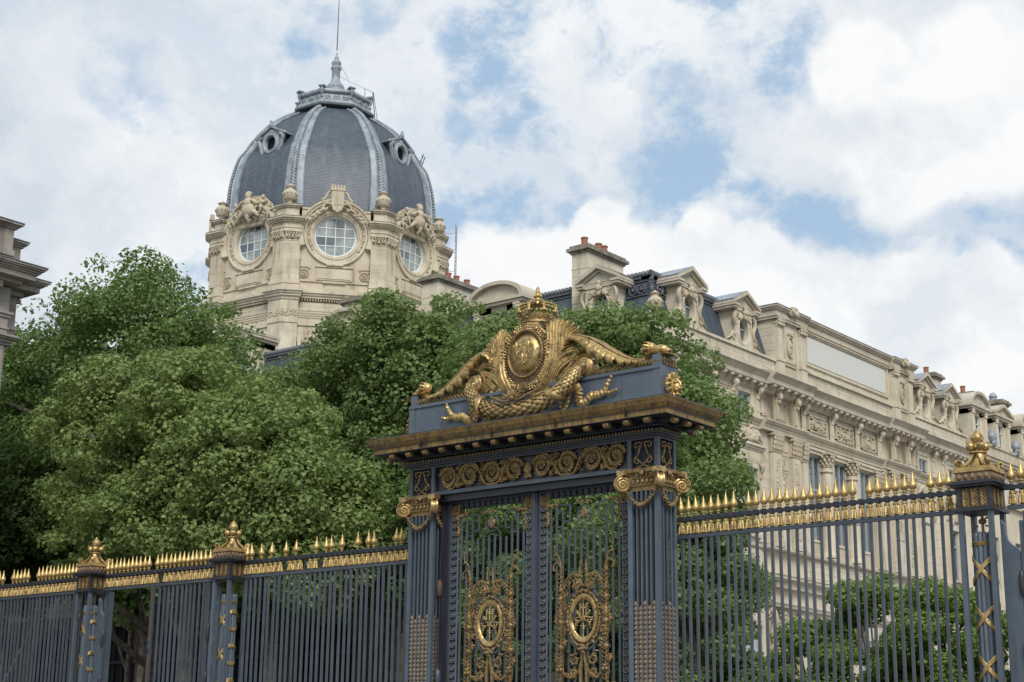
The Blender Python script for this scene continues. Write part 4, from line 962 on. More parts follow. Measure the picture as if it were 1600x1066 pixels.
m=MB(); m.ell((.42,-.42,7.03),(.15,.13,.05),10,6); m.tube([(-.35,-.46,7.05),(-.7,-.44,7.03),(-1.05,-.42,7.02)],lambda u:(.06,.03),7); obj('garland_foot',m,'crest_gold',gar,smooth=60)

# ------------------------------------------------------------------ helpers for masonry
def hole_plate(m,w,z0,z1,cz,rx,rz,front,thick,disc=0,n=64,cx=0):
    """wall plate facing +x (y = along, z = up) with an elliptical hole; 'disc' lets a round gable rise above the rectangle"""
    inner=[];outer=[]
    for j in range(n):
        a=2*PI*j/n; c,s=math.cos(a),math.sin(a)
        inner.append((cx+rx*c,cz+rz*s))
        t=1e9
        if abs(c)>1e-6: t=min(t,w/abs(c))
        if s>1e-6: t=min(t,(z1-cz)/s)
        if s<-1e-6: t=min(t,(z0-cz)/s)
        t=max(t,disc) if s>0 else t
        outer.append((cx+t*c,cz+t*s))
    V=[(front,y,z) for y,z in inner]+[(front,y,z) for y,z in outer]+[(front-thick,y,z) for y,z in inner]+[(front-thick,y,z) for y,z in outer]
    F=[]
    for j in range(n):
        k=(j+1)%n; F+=[(j,k,n+k,n+j),(j,2*n+j,2*n+k,k),(n+j,n+k,3*n+k,3*n+j)]
    m.add(V,F)
def ring_y(m,prof,cz,x,n=48,ez=1.0,cy=0,closed=True,a0=0,a1=2*PI):
    """moulding of profile [(radius, projection)] turned round a horizontal axis that points along +x"""
    full=abs(a1-a0-2*PI)<1e-6; N=n if full else n+1; rs=[]
    for j in range(N):
        a=a0+(a1-a0)*j/n; rs.append([(x+p,cy+r*math.cos(a),cz+r*ez*math.sin(a)) for r,p in prof])
    m.rings(rs,closed=full,caps=not full)
def clip_cell(poly,x0,x1,y0,y1):
    def cl(P,f,inter):
        out=[]
        for i in range(len(P)):
            a,b=P[i-1],P[i]
            if f(b):
                if not f(a): out.append(inter(a,b))
                out.append(b)
            elif f(a): out.append(inter(a,b))
        return out
    for k,v,sg in ((0,x0,1),(0,x1,-1),(1,y0,1),(1,y1,-1)):
        if not poly: return poly
        poly=cl(poly,lambda p:(p[k]-v)*sg>=0,lambda a,b:tuple(a[q]+(b[q]-a[q])*((v-a[k])/(b[k]-a[k])) for q in (0,1)))
    return poly
def figure(m,p,s,lean=0.0,turn=0.0,seed=0,axis=1):
    """small carved cherub: head, chest, belly, two arms, two bent legs; p=(x,y,z) of the belly, faces +x"""
    rnd=random.Random(seed); X,Y,Z=p
    def P(dx,dy,dz): return (X+dx*s,Y+(dy*math.cos(lean)+dz*math.sin(lean))*s,Z+(-dy*math.sin(lean)+dz*math.cos(lean))*s)
    m.ell(P(0,0,0),(.20*s,.19*s,.22*s),10,7); m.ell(P(.03,0,.30),(.20*s,.22*s,.24*s),10,7); m.ell(P(.04,0,.54),(.08*s,.08*s,.1*s),8,5)
    m.ell(P(.08,turn*.05,.73),(.15*s,.145*s,.17*s),10,8); m.ell(P(.04,turn*.04,.80),(.165*s,.165*s,.14*s),9,6)
    m.ell(P(.23,turn*.08,.72),(.03*s,.025*s,.03*s),5,4)
    for k in range(6): a=k*PI/3; m.ell(P(.05+.10*math.cos(a),.10*math.sin(a),.87),(.05*s,)*3,6,4)
    for q in (-1,1):
        e=P(.10,q*(.32+.1*rnd.random()),.25+.25*rnd.random()); h=P(.22,q*(.38+.25*rnd.random()),.15+.5*rnd.random())
        m.tube([P(.02,q*.2,.42),e,h],lambda u:(.085-.03*u)*s,8); m.ell(h,(.06*s,)*3,7,5)
        kx=P(.26,q*(.22+.12*rnd.random()),-.20-.1*rnd.random()); f=P(.12,q*(.15+.2*rnd.random()),-.62-.1*rnd.random())
        m.tube([P(.04,q*.10,-.1),kx,f],lambda u:(.13-.06*u)*s,8); m.ell((f[0]+.05*s,f[1],f[2]),(.09*s,.05*s,.05*s),7,5)
    for q in (-1,1): m.tube([P(-.12,q*.12,.4),P(-.16,q*.34,.62),P(-.12,q*.46,.46)],lambda u:(.11*(1-.5*u)*s,.05*s),7,side=(0,0,1))
def crust(m,pts,r,seed,n=3,jit=1.0,ax=(.5,1,1)):
    rnd=random.Random(seed)
    for p in pts:
        for _ in range(n):
            k=r*rnd.uniform(.45,1.1); m.ell((p[0]+rnd.uniform(-.3,.6)*r*ax[0],p[1]+rnd.uniform(-1,1)*r*jit*ax[1],p[2]+rnd.uniform(-1,1)*r*jit*ax[2]),(k*.8,k,k*rnd.uniform(.7,1.3)),6,5)
def urn_mesh():
    m=MB(); m.box(-.34,.34,-.34,.34,0,.10)
    m.lathe([(.26,.10),(.30,.16),(.20,.24),(.15,.32),(.24,.40),(.40,.55),(.47,.75),(.49,.92),(.46,1.06),(.34,1.16),(.24,1.20),(.23,1.34),(.33,1.40),(.35,1.44),(.26,1.50),(.10,1.60),(.03,1.66)],20)
    for k in range(12): a=2*PI*k/12; m.ell((.48*math.cos(a),.48*math.sin(a),.88),(.07,.07,.09),6,5); m.ell((.36*math.cos(a+.2),.36*math.sin(a+.2),.54),(.07,.07,.09),6,4)
    return m.mesh('urn','carved_stone',45)

# ------------------------------------------------------------------ domed tower
TX,TY=-77.75,75.66; AP=7.75; T22=math.tan(PI/8)
T=thing('domed_tower','octagonal stone tower with round windows and a slate dome with pale ribs, behind the trees','tower',(TX,TY,0),R(4.3))
ring8=lambda ap,z,rot=0:[(ap/math.cos(PI/8)*math.cos(PI/8+k*PI/4+rot),ap/math.cos(PI/8)*math.sin(PI/8+k*PI/4+rot),z) for k in range(8)]
m=MB(); m.rings([ring8(AP-.55,0),ring8(AP-.55,31.0)]); obj('tower_core',m,'tower_stone',T)
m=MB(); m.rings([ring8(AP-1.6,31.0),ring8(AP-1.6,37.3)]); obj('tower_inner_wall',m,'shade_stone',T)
# folded corner piers: local frame has the corner direction along +x
def fold(ap,w,inn=.5):
    """plan of a pilaster folded round the octagon corner: faces at apothem ap, w along each face"""
    Rc=ap/math.cos(PI/8); out=[]
    for sg in (-1,1):
        nrm=Vector((math.cos(PI/8),sg*math.sin(PI/8))); tan=Vector((-math.sin(PI/8)*1.0,sg*math.cos(PI/8)))
        c=Vector((Rc,0)); e=c+tan*w; i=e-nrm*inn; out.append((e,i))
    c=(Rc,0); (e0,i0),(e1,i1)=out
    return [c,tuple(e1),tuple(i1),((ap-inn)/math.cos(PI/8),0),tuple(i0),tuple(e0)]
PW=1.02; PO=.36
def corner_parts():
    L=[]
    for i,(z0,z1) in enumerate(((32.28,32.80),(32.81,33.33),(33.34,33.86),(33.87,34.39),(34.40,34.66))):
        m=MB(); m.prism(fold(AP+PO,PW),z0,z1)
        L.append(('stone_block',m.mesh('stone_block','tower_stone'),None))
    m=MB()
    for (o,z0,z1) in ((.17,31.30,31.55),(.11,31.555,31.68),(.15,31.685,31.82),(.09,31.825,31.95),(.06,31.955,32.27)): m.prism(fold(AP+PO+o,PW+o,.5+o),z0,z1)
    L.append(('pier_base',m.mesh('pier_base','tower_stone'),None))
    m=MB()   # flutes on the shaft faces
    for sg in (-1,1):
        nrm=Vector((math.cos(PI/8),sg*math.sin(PI/8),0)); tan=Vector((-math.sin(PI/8),sg*math.cos(PI/8),0)); c=Vector(((AP+PO)/math.cos(PI/8),0,0))
        for k in range(6):
            p=c+tan*(.14+k*.15)+nrm*.012; m.bar(p+Vector((0,0,32.4)),p+Vector((0,0,34.55)),.035,.035)
    L.append(('fluting',m.mesh('fluting','tower_stone'),None))
    m=MB(); m.prism(fold(AP+PO+.03,PW+.02,.5),34.665,34.74); m.prism(fold(AP+PO-.02,PW-.02),34.74,35.26); m.prism(fold(AP+PO+.16,PW+.14,.6),35.26,35.38)
    cap_i=len(L); L.append(('capital',m.mesh('capital','tower_stone'),None))
    m=MB(); rnd=random.Random(2)
    for sg in (-1,1):
        nrm=Vector((math.cos(PI/8),sg*math.sin(PI/8),0)); tan=Vector((-math.sin(PI/8),sg*math.cos(PI/8),0)); c=Vector(((AP+PO)/math.cos(PI/8),0,0))
        for row,(zz,nn,rr) in enumerate(((34.86,6,.085),(35.02,5,.085),(35.16,6,.075))):
            for k in range(nn):
                p=c+tan*((k+.5)*PW/nn)+nrm*(.04+.03*row)+Vector((0,0,zz)); m.ell(p,(rr*.9,rr,rr*1.25),7,5); m.ell(p+nrm*.06+Vector((0,0,.05)),(rr*.5,)*3,5,4)
        for k in range(3):
            p=c+tan*((k+.5)*PW/3)+nrm*.13+Vector((0,0,34.93-.05*(k==1))); m.ell(p,(.09,.14,.07),6,5)
    L.append(('acanthus',m.mesh('acanthus','carved_stone',60),'capital'))
    m=MB()
    for (o,z0,z1) in ((.08,35.385,35.52),(.13,35.525,35.66),(.05,35.665,35.93),(.22,35.935,36.03),(.34,36.035,36.13),(.44,36.135,36.24)): m.prism(fold(AP+PO+o,PW+o,.6+o),z0,z1)
    L.append(('entablature_block',m.mesh('entablature_block','tower_stone'),None))
    m=MB(); m.prism(fold(AP+PO+.46,PW+.46,.9),36.24,36.27); L.append(('flashing',m.mesh('flashing','dark_lead'),None))
    m=MB(); m.prism(fold(AP+PO-.02,PW-.10,.7),36.27,36.50); m.prism(fold(AP+PO-.12,PW-.18,.7),36.505,37.0); m.prism(fold(AP+PO-.0,PW-.06,.8),37.005,37.10); m.prism(fold(AP+PO+.10,PW+.02,.8),37.105,37.20); L.append(('attic_block',m.mesh('attic_block','tower_stone'),None))
    m=MB(); m.prism(fold(AP+PO+.13,PW+.05,.9),37.20,37.235); L.append(('flashing',m.mesh('flashing','weathered_stone'),None))
    # podium under the pier
    m=MB()
    for (o,z0,z1) in ((.45,31.12,31.29),(.34,30.98,31.115),(.24,30.82,30.975),(.10,30.62,30.815),(.02,29.95,30.615)): m.prism(fold(AP+PO+.08+o,PW+.08+o,.6+o),z0,z1)
    m.prism(fold(AP+PO+.14,PW+.14,.8),29.05,29.40); m.prism(fold(AP+PO+.08,PW+.08,.8),27.2,29.045)
    L.append(('podium_block',m.mesh('podium_block','tower_stone'),None))
    m=MB(); m.prism(fold(AP+PO+.10,PW+.10,.8),29.405,29.94)
    rnd=random.Random(4)
    for sg in (-1,1):
        nrm=Vector((math.cos(PI/8),sg*math.sin(PI/8),0)); tan=Vector((-math.sin(PI/8),sg*math.cos(PI/8),0)); c=Vector(((AP+PO+.1)/math.cos(PI/8),0,0))
        for k in range(26):
            p=c+tan*rnd.uniform(.05,PW)+nrm*.02+Vector((0,0,rnd.uniform(29.48,29.88))); m.ell(p,(.05,.07,.06),6,4)
    L.append(('carved_band',m.mesh('carved_band','carved_stone',60),None))
    return L
CP=corner_parts(); ME_URN=urn_mesh()
for k in range(8):
    a=PI/8+k*PI/4; last={}
    for nm,me,par in CP:
        o=obj(nm,me,None,last.get(par,T) if par else T,None,(0,0,0) if par else (0,0,a)); last[nm]=o
    rr=(AP+PO-.33)/math.cos(PI/8)-.28; obj('urn',ME_URN,None,T,(rr*math.cos(a),rr*math.sin(a),37.235),(0,0,a),scale=(1.0,1.0,.94))
# wall faces: local +x is the outward normal
FWW=AP*T22
def face_meshes():
    D={}
    m=MB(); hole_plate(m,FWW-.6,31.3,36.3,35.29,1.50,1.50,AP,.7,disc=2.32); D['wall_panel']=m.mesh('wall_panel','tower_stone',30)
    m=MB(); ring_y(m,[(1.42,-.55),(1.42,-.05),(1.47,.02),(1.55,.02),(1.58,.10),(1.68,.10),(1.72,.05),(1.95,.06),(1.99,.15),(2.10,.17),(2.13,.05),(2.13,-.3)],35.29,AP,56); D['oculus_frame']=m.mesh('oculus_frame','tower_stone',35)
    m=MB(); ring_y(m,[(2.14,-.3),(2.14,.20),(2.20,.28),(2.30,.30),(2.36,.40),(2.48,.42),(2.50,.30),(2.50,-.4)],35.29,AP,48,a0=-R(22),a1=R(202)); D['archivolt']=m.mesh('archivolt','tower_stone',35)
    m=MB(); rnd=random.Random(9)
    for j in range(60):
        a=-.6+j*(PI+1.2)/59; m.ell((AP+.08,1.83*math.cos(a),35.29+1.83*math.sin(a)),(.06,.075 if j%2 else .05,.085 if j%2 else .05),6,5)
        if j%3==0: m.ell((AP+.10,1.83*math.cos(a)+.03,35.29+1.83*math.sin(a)+.03),(.06,.1,.06),6,5)
    D['carved_ring']=m.mesh('carved_ring','carved_stone',60)
    m=MB(); m.box(AP-.02,AP+.10,-1.25,1.25,33.05,33.16); 
    for s in (-1,1):
        m.box(AP-.02,AP+.07,s*1.98-.42,s*1.98+.42,32.05,32.11); m.box(AP-.02,AP+.07,s*1.98-.42,s*1.98+.42,33.0,33.06)
        m.box(AP-.02,AP+.07,s*1.56-.03,s*1.56+.03,32.05,33.06); m.box(AP-.02,AP+.07,s*2.40-.03,s*2.40+.03,32.05,33.4)
    m.box(AP-.02,AP+.09,-1.2,1.2,32.15,32.95); m.box(AP+.07,AP+.13,-1.1,1.1,32.25,32.85); m.box(AP-.02,AP+.16,-.75,.75,31.95,32.06); m.box(AP-.02,AP+.10,-2.45,2.45,32.0,32.05)
    m.box(AP-.02,AP+.22,-.55,.55,33.16,33.26); m.box(AP-.02,AP+.14,-2.5,2.5,31.32,31.60); D['panel_mouldings']=m.mesh('panel_mouldings','tower_stone')
    m=MB()
    for s in (-1,1):
        m.tube([(AP+.06,s*1.98+.28*math.cos(t_),32.55+.28*math.sin(t_)) for t_ in np.linspace(0,2*PI,19)[:-1]],.035,6,closed=True)
        for q in range(7): a=q*2*PI/7; m.ell((AP+.06,s*1.98+.14*math.cos(a),32.55+.14*math.sin(a)),(.05,.07,.07),6,5)
        m.ell((AP+.12,s*1.98,32.55),(.07,.06,.06),7,5)
        crust(m,[(AP+.04,s*(1.98+.30*((i%2)*2-1)),32.55+.35*(1 if i<2 else -1)) for i in range(4)],.07,i+3 if False else 5,2)
        crust(m,[(AP+.04,s*2.32,33.15+.1*i) for i in range(4)],.06,6,2)
    D['carved_roundel']=m.mesh('carved_roundel','carved_stone',60)
    # broad entablature behind the arch and podium cornice between the piers
    cl=FWW-PW+.1
    for s in (-1,1):
        m=MB()
        for (o,z0,z1) in ((.10,35.70,35.93),(.22,35.935,36.03),(.34,36.035,36.13),(.42,36.135,36.24)): m.box(AP-.3,AP+o-.02,min(s*2.05,s*cl),max(s*2.05,s*cl),z0,z1)
        m.box(AP-.5,AP+.05,min(s*1.6,s*cl),max(s*1.6,s*cl),36.245,37.0); m.box(AP-.5,AP+.12,min(s*1.3,s*cl),max(s*1.3,s*cl),37.0,37.12)
        D['entablature'+'_'*(s>0)]=m.mesh('entablature','tower_stone')
    m=MB()
    for (o,z0,z1) in ((.45,31.12,31.29),(.34,30.98,31.115),(.24,30.82,30.975)): m.box(AP-.5,AP+o,-cl-.1,cl+.1,z0,z1)
    m.box(AP-.5,AP+.03,-cl-.1,cl+.1,29.98,30.60); m.box(AP-.5,AP+.06,-cl-.1,cl+.1,29.10,29.42); m.box(AP-.5,AP+.12,-cl-.1,cl+.1,28.98,29.095); m.box(AP-.5,AP+.0,-cl-.1,cl+.1,27.9,28.975)
    D['podium_cornice']=m.mesh('podium_cornice','tower_stone')
    m=MB(); n=int(2*cl/.17)
    for j in range(n): y=-cl+(j+.5)*2*cl/n; m.ell((AP+.12,y,30.71),(.10,.065,.10),7,5)
    D['gadroon']=m.mesh('gadroon','carved_stone',60)
    m=MB(); m.box(AP-.5,AP+.02,-cl,cl,29.43,29.97); rnd=random.Random(8)
    for j in range(int(cl*2/.11)):
        for q in range(3): m.ell((AP+.03,-cl+j*.11+rnd.uniform(-.03,.03),29.55+.15*q),(.045,.06,.06),5,4)
    D['carved_band']=m.mesh('carved_band','carved_stone',60)
    m=MB()
    for j in range(7):
        y=-2.1+j*.70; m.box(AP-.4,AP+.10,y-.12,y+.12,27.6,28.3)
    D['bracket_row']=m.mesh('bracket_row','tower_stone')
    return D
FD=face_meshes()
circ=[(1.34*math.cos(2*PI*j/64),1.34*math.sin(2*PI*j/64)) for j in range(64)]
m=MB(); ring_y(m,[(1.30,0),(1.30,.10),(1.42,.12),(1.42,0)],35.29,AP-.38,48)
for v in (-.62,0,.62):
    h=math.sqrt(1.34**2-v*v); m.box(AP-.36,AP-.29,v-.028,v+.028,35.29-h,35.29+h)
    m.box(AP-.355,AP-.295,-h,h,35.29+v-.028,35.29+v+.028)
ME_TFR=m.mesh('window','white_frame',40)
PANES=[]
gv=[-1.34,-.62,0,.62,1.34]
for i in range(4):
    for j in range(4):
        P=clip_cell(circ,gv[i]+.01,gv[i+1]-.01,gv[j]+.01,gv[j+1]-.01)
        if len(P)<3: continue
        m=MB(); k=random.Random(i*4+j); t1,t2=k.uniform(-.03,.03),k.uniform(-.03,.03); cy=(gv[i]+gv[i+1])/2; cz=(gv[j]+gv[j+1])/2
        V=[(AP-.335+(y-cy)*t1+(z-cz)*t2,y,35.29+z) for y,z in P]; m.add(V,[tuple(range(len(P)))]); PANES.append(m.mesh('pane','tower_glass' if k.random()<.75 else 'window_glass'))
# ornaments over the windows
m=MB()
for s in (-1,1):
    m.tube(curve([(AP+.45,s*.30,37.3),(AP+.45,s*.62,37.42),(AP+.42,s*.86,37.30),(AP+.42,s*.90,37.05),(AP+.42,s*.72,36.98),(AP+.42,s*.66,37.12)],20),lambda u:.10-.04*u,7)
    m.tube(curve([(AP+.40,s*.36,38.3),(AP+.40,s*.62,38.15),(AP+.38,s*.80,37.8),(AP+.38,s*1.02,37.62)],14),lambda u:.09,7)
    crust(m,[(AP+.42,s*(1.0+.13*i),36.98-.13*i+.0) for i in range(7)],.11,3,3)
m.prism([(-.42,38.25),(.42,38.25),(.42,37.35),(.30,36.95),(0,36.75),(-.30,36.95),(-.42,37.35)],AP+.35,AP+.62,'x')
m.box(AP+.3,AP+.66,-.50,.50,38.27,38.42)
for k in range(5): m.box(AP+.32,AP+.62,-.46+k*.20,-.33+k*.20,38.42,38.68)
m.box(AP+.32,AP+.58,-.42,.42,38.42,38.50)
for k in range(3): m.box(AP+.62,AP+.66,-.22+k*.2,-.10+k*.2,37.35,37.95); m.ell((AP+.64,-.16+k*.2,37.3),(.04,.07,.07),6,4)
ME_SHIELD=m.mesh('crowned_shield','carved_stone',50)
m=MB()
m.prism([(-1.9,36.3),(-1.95,37.1),(-1.5,37.8),(-.8,38.25),(.1,38.42),(.9,38.3),(1.6,37.7),(2.0,36.9),(1.9,36.3)],AP-.2,AP+.12,'x')
m.ell((AP+.42,0,37.35),(.38,.62,.50),12,8); m.ell((AP+.5,0,37.85),(.28,.36,.38),10,8); m.ell((AP+.52,-.02,38.32),(.22,.22,.26),10,8); m.ell((AP+.46,-.02,38.50),(.22,.26,.18),9,6)
m.tube([(AP+.5,0,37.0),(AP+.55,0,36.75),(AP+.35,0,36.55)],lambda u:.20-.1*u,8)
for s in (-1,1):
    m.tube(curve([(AP+.5,s*.1,38.0),(AP+.6,s*.5,37.9),(AP+.55,s*.9,37.65),(AP+.5,s*1.05,37.8)],14),lambda u:.12-.03*u,8)
    m.tube(curve([(AP+.45,s*.4,37.2),(AP+.5,s*.75,37.0),(AP+.45,s*.95,36.75)],10),lambda u:.20-.1*u,8)
figure(m,(AP+.35,1.02,37.55),.78,.35,1,1); figure(m,(AP+.32,-1.02,37.45),.75,-.45,-1,2); figure(m,(AP+.30,-1.62,36.85),.62,-.25,1,3); figure(m,(AP+.28,1.68,36.95),.58,.3,-1,4)
rnd=random.Random(12)
crust(m,[(AP+.25,rnd.uniform(-1.8,1.8),36.6+rnd.uniform(0,.9)) for _ in range(36)],.12,5,2)
for s in (-1,1): crust(m,[(AP+.35,s*(.5+.14*i),36.98-.05*i) for i in range(6)],.10,8,2)
ME_PUTTI=m.mesh('cherub_group','carved_stone',60)
for k in range(8):
    a=k*PI/4; wp=None; last={}
    for nm,me in FD.items():
        par={'archivolt':'wall_panel','carved_ring':'oculus_frame','gadroon':'podium_cornice'}.get(nm)
        o=obj(nm.rstrip('_'),me,None,last[par] if par else T,None,(0,0,0) if par else (0,0,a)); last[nm]=o
    wn_=obj('window',ME_TFR,None,T,None,(0,0,a))
    for pm in PANES: obj('pane',pm,None,wn_)
    obj('crowned_shield' if k%2 else 'cherub_group',ME_SHIELD if k%2 else ME_PUTTI,None,T,None,(0,0,a))
m=MB(); m.rings([ring8(AP-.1,37.12),ring8(AP+.02,37.16),ring8(AP+.02,37.26),ring8(AP-.35,37.38)]); obj('gutter',m,'dark_lead',T)
# dome
prof=[(7.66,37.3),(7.64,38.48),(7.56,39.66),(7.36,40.85),(7.0,42.03),(6.60,42.62),(6.26,43.21),(5.88,43.8),(5.44,44.39),(4.92,44.99),(4.30,45.58),(3.50,46.17),(2.95,46.52)]
prof=[(r*math.cos(PI/8),z) for r,z in prof]
pc=[(v.x,v.z) for v in curve([(r,0,z) for r,z in prof],150)]
m=MB(); courses=96
def at_len(pc,n):
    L=[0]
    for a,b in zip(pc,pc[1:]): L.append(L[-1]+math.hypot(b[0]-a[0],b[1]-a[1]))
    out=[];i=0
    for k in range(n+1):
        t_=L[-1]*k/n
        while i<len(L)-2 and L[i+1]<t_: i+=1
        u=(t_-L[i])/(L[i+1]-L[i]); out.append((pc[i][0]+(pc[i+1][0]-pc[i][0])*u,pc[i][1]+(pc[i+1][1]-pc[i][1])*u))
    return out
cs=at_len(pc,courses)
for i in range(courses):
    (r0,z0),(r1,z1)=cs[i],cs[i+1]; r0+=.014; w0,w1=r0*T22,r1*T22; ns=max(3,int(w0*2/.28)); off=(i%2)*.5
    m.add([(r0,-w0,z0),(r0,w0,z0),(r1,w1,z1),(r1,-w1,z1)],[(0,1,2,3)]); m.add([(r0-.014,-w0,z0),(r0-.014,w0,z0),(r0,w0,z0),(r0,-w0,z0)],[(0,1,2,3)])
ME_DP=m.mesh('slate_panel','slate')
m=MB()
for i in range(len(cs)-1):
    pass
rs_b=[[],[],[],[]]
def rib_mesh():
    """rib over an octagon corner: two flat borders folded round the arris and a corded roll on top"""
    m=MB(); c22,s22=math.cos(PI/8),math.sin(PI/8); rings=[]
    for i,(ap,z) in enumerate(cs):
        u=i/(len(cs)-1); w=.72-.36*u; Rc=ap/c22; row=[]
        for sg,off,ww in ((-1,.02,w),(-1,.10,w),(-1,.10,w*.42),(-1,.17,w*.36)):
            row.append((Rc+off/c22*1.0-s22*ww,sg*c22*ww,z))
        row+= [(x,-y,zz) for x,y,zz in row[::-1]]
        rings.append(row)
    m.strips(rings); return m.mesh('dome_rib','zinc',30)
ME_RIB=rib_mesh()
m=MB()
for i in range(0,len(cs)-1):
    ap,z=cs[i]; u=i/(len(cs)-1); Rc=(ap)/math.cos(PI/8)+.16
    m.ell((Rc,(.05 if i%2 else -.05),z+.05),(.10,.15-.05*u,.12),7,5)
m.tube([(ap/math.cos(PI/8)+.13,0,z) for ap,z in cs[::2]],(.10,.08),8)
ME_ROPE=m.mesh('rope_roll','zinc',60)
m=MB()
for i in range(0,len(cs)-1):
    ap,z=cs[i]; u=i/(len(cs)-1); w=(.72-.36*u)+.03
    for sg in (-1,1):
        x=ap/math.cos(PI/8)+.03-math.sin(PI/8)*w; y=sg*math.cos(PI/8)*w; m.box(x-.05,x+.06,y-.05,y+.05,z,z+.09)
ME_TOOTH=m.mesh('stepped_border','zinc')
for k in range(8):
    obj('slate_panel',ME_DP,None,T,None,(0,0,k*PI/4)); r_=obj('dome_rib',ME_RIB,None,T,None,(0,0,PI/8+k*PI/4))
    obj('rope_roll',ME_ROPE,None,r_); obj('stepped_border',ME_TOOTH,None,r_)
# round dormers on the dome
def lucarne():
    A=MB(); x=6.55*math.cos(PI/8)-.15; cz=42.75
    ring_y(A,[(.33,-.7),(.33,.10),(.38,.16),(.46,.16),(.52,.06),(.60,.08),(.62,-.7)],cz,x+.25,28,ez=1.15)
    for s in (-1,1):
        A.tube(curve([(x+.3,s*.62,cz+.45),(x+.3,s*.80,cz+.30),(x+.28,s*.72,cz+.05),(x+.26,s*.64,cz-.3),(x+.26,s*.42,cz-.65),(x+.22,s*.14,cz-.92)],18),lambda u:.12-.04*u,7)
        A.tube([(x-.9,s*.95,cz+.42),(x+.35,s*.95,cz+.42)],.05,6)
        A.bar((x+.35,s*1.0,cz+.42),(x+.35,0,cz+.92),.09,.10)
        A.ell((x+.33,s*.95,cz+.42),(.1,.1,.08),7,5)
    A.prism([(-.98,cz+.45),(.98,cz+.45),(0,cz+.95)],x-1.3,x+.28,'x'); A.ell((x+.36,0,cz+.98),(.10,.12,.16),8,6); A.ell((x+.36,0,cz+1.15),(.07,.08,.1),7,5)
    A.prism([(-.62,cz+.45),(-.5,cz-.5),(0,cz-.95),(.5,cz-.5),(.62,cz+.45)],x-.8,x+.10,'x')
    A.ell((x+.3,0,cz+.62),(.1,.16,.12),8,6); A.ell((x+.25,0,cz-.78),(.12,.16,.2),8,6)
    B=MB(); B.lathe([(.36,0),(.0,.01)],24,c=(x+.18,0,cz),axis='x',ex=1.15); return A.mesh('dome_dormer','zinc',40),B.mesh('opening','dark_glass')
LA,LB=lucarne()
for k in (0,2,4,6):
    sc_=1.38; dx=-5.75*(sc_-1); o=obj('dome_dormer',LA,None,T,(dx*math.cos(k*PI/4),dx*math.sin(k*PI/4),-42.75*(sc_-1)),(0,0,k*PI/4),scale=(sc_,sc_,sc_)); obj('opening',LB,None,o)
# collar, roll and brackets on top of the dome
m=MB(); m.rings([ring8(2.98,46.83),ring8(3.06,46.94),ring8(2.90,47.04),ring8(2.66,47.38),ring8(2.55,47.83),ring8(2.62,47.88)]); col_=obj('crown_collar',m,'zinc',T,scale=(.94,.94,1))
m=MB()
for k in range(8):
    m.M=Matrix.Rotation(k*PI/4,4,'Z')
    for j in range(3):
        y=(j-1)*.70; x=2.70; zz=47.43
        m.tube([(x+.03,y+.25*math.cos(t_),zz+.25*math.sin(t_)) for t_ in np.linspace(0,2*PI,13)[:-1]],.035,5,closed=True)
        for q in range(5): m.ell((x+.05,y+.08*math.cos(q*1.26),zz+.08*math.sin(q*1.26)),.045,5,4)
    m.M=None
obj('rosette_band',m,'zinc',col_,smooth=60)
def ring8t(ap,z): return [(ap/math.cos(PI/8)*math.cos(PI/8+k*PI/4),ap/math.cos(PI/8)*math.sin(PI/8+k*PI/4),z) for k in range(8)]
for k in range(8):
    p0=Vector(ring8t(2.68,48.00)[k]); p1=Vector(ring8t(2.68,48.00)[(k+1)%8]); m=MB(); n=22
    pts=[p0+(p1-p0)*(i/n) for i in range(n+1)]; m.tube(pts,lambda u:.185+.02*math.sin(u*n*PI),10); obj('corded_roll',m,'zinc',T,smooth=60,scale=(.91,.91,1))
    a=math.atan2(p0.y,p0.x); c_,s_=math.cos(a),math.sin(a); m=MB(); Rr=2.68/math.cos(PI/8)
    m.tube(curve([(c_*(Rr+.1),s_*(Rr+.1),48.22),(c_*(Rr+.26),s_*(Rr+.26),48.03),(c_*(Rr+.22),s_*(Rr+.22),47.80),(c_*(Rr+.10),s_*(Rr+.10),47.63),(c_*(Rr+.16),s_*(Rr+.16),47.46)],16),lambda u:(.16-.07*u,.10),8,side=(-s_,c_,0))
    m.M=Matrix.Rotation(a,4,'Z'); m.box(Rr-.12,Rr+.38,-.27,.27,48.22,48.31); m.box(Rr-.08,Rr+.32,-.21,.21,48.16,48.22); m.ell((Rr+.32,0,47.98),(.06,.1,.12),7,5); m.M=None
    obj('mask_bracket',m,'zinc',T,smooth=50,scale=(.90,.90,1))
m=MB(); m.rings([ring8t(2.6,48.08),ring8t(2.0,48.36),ring8t(1.25,48.50)]); obj('cap_roof',m,'zinc',T,scale=(.91,.91,1))
m=MB(); m.lathe([(1.3,48.500),(1.0,48.639),(.88,48.714),(.82,48.815),(.84,48.941),(.70,49.067),(.62,49.130),(.66,49.269),(.62,49.420),(.46,49.596),(.36,49.760),(.31,49.974),(.30,50.642),(.36,50.705),(.41,50.831),(.36,50.957),(.28,51.007),(.30,51.083),(.36,51.209),(.34,51.335),(.20,51.486),(.14,51.562),(.17,51.637),(.13,51.738),(.07,51.902),(.04,52.091)],20,c=(.05,.0,0))
obj('finial',m,'zinc',T,smooth=45)
m=MB(); m.lathe([(.045,52.3),(.03,56),(.018,58.6)],6,c=(.05,0,0)); obj('lightning_rod',m,'dark_lead',T)
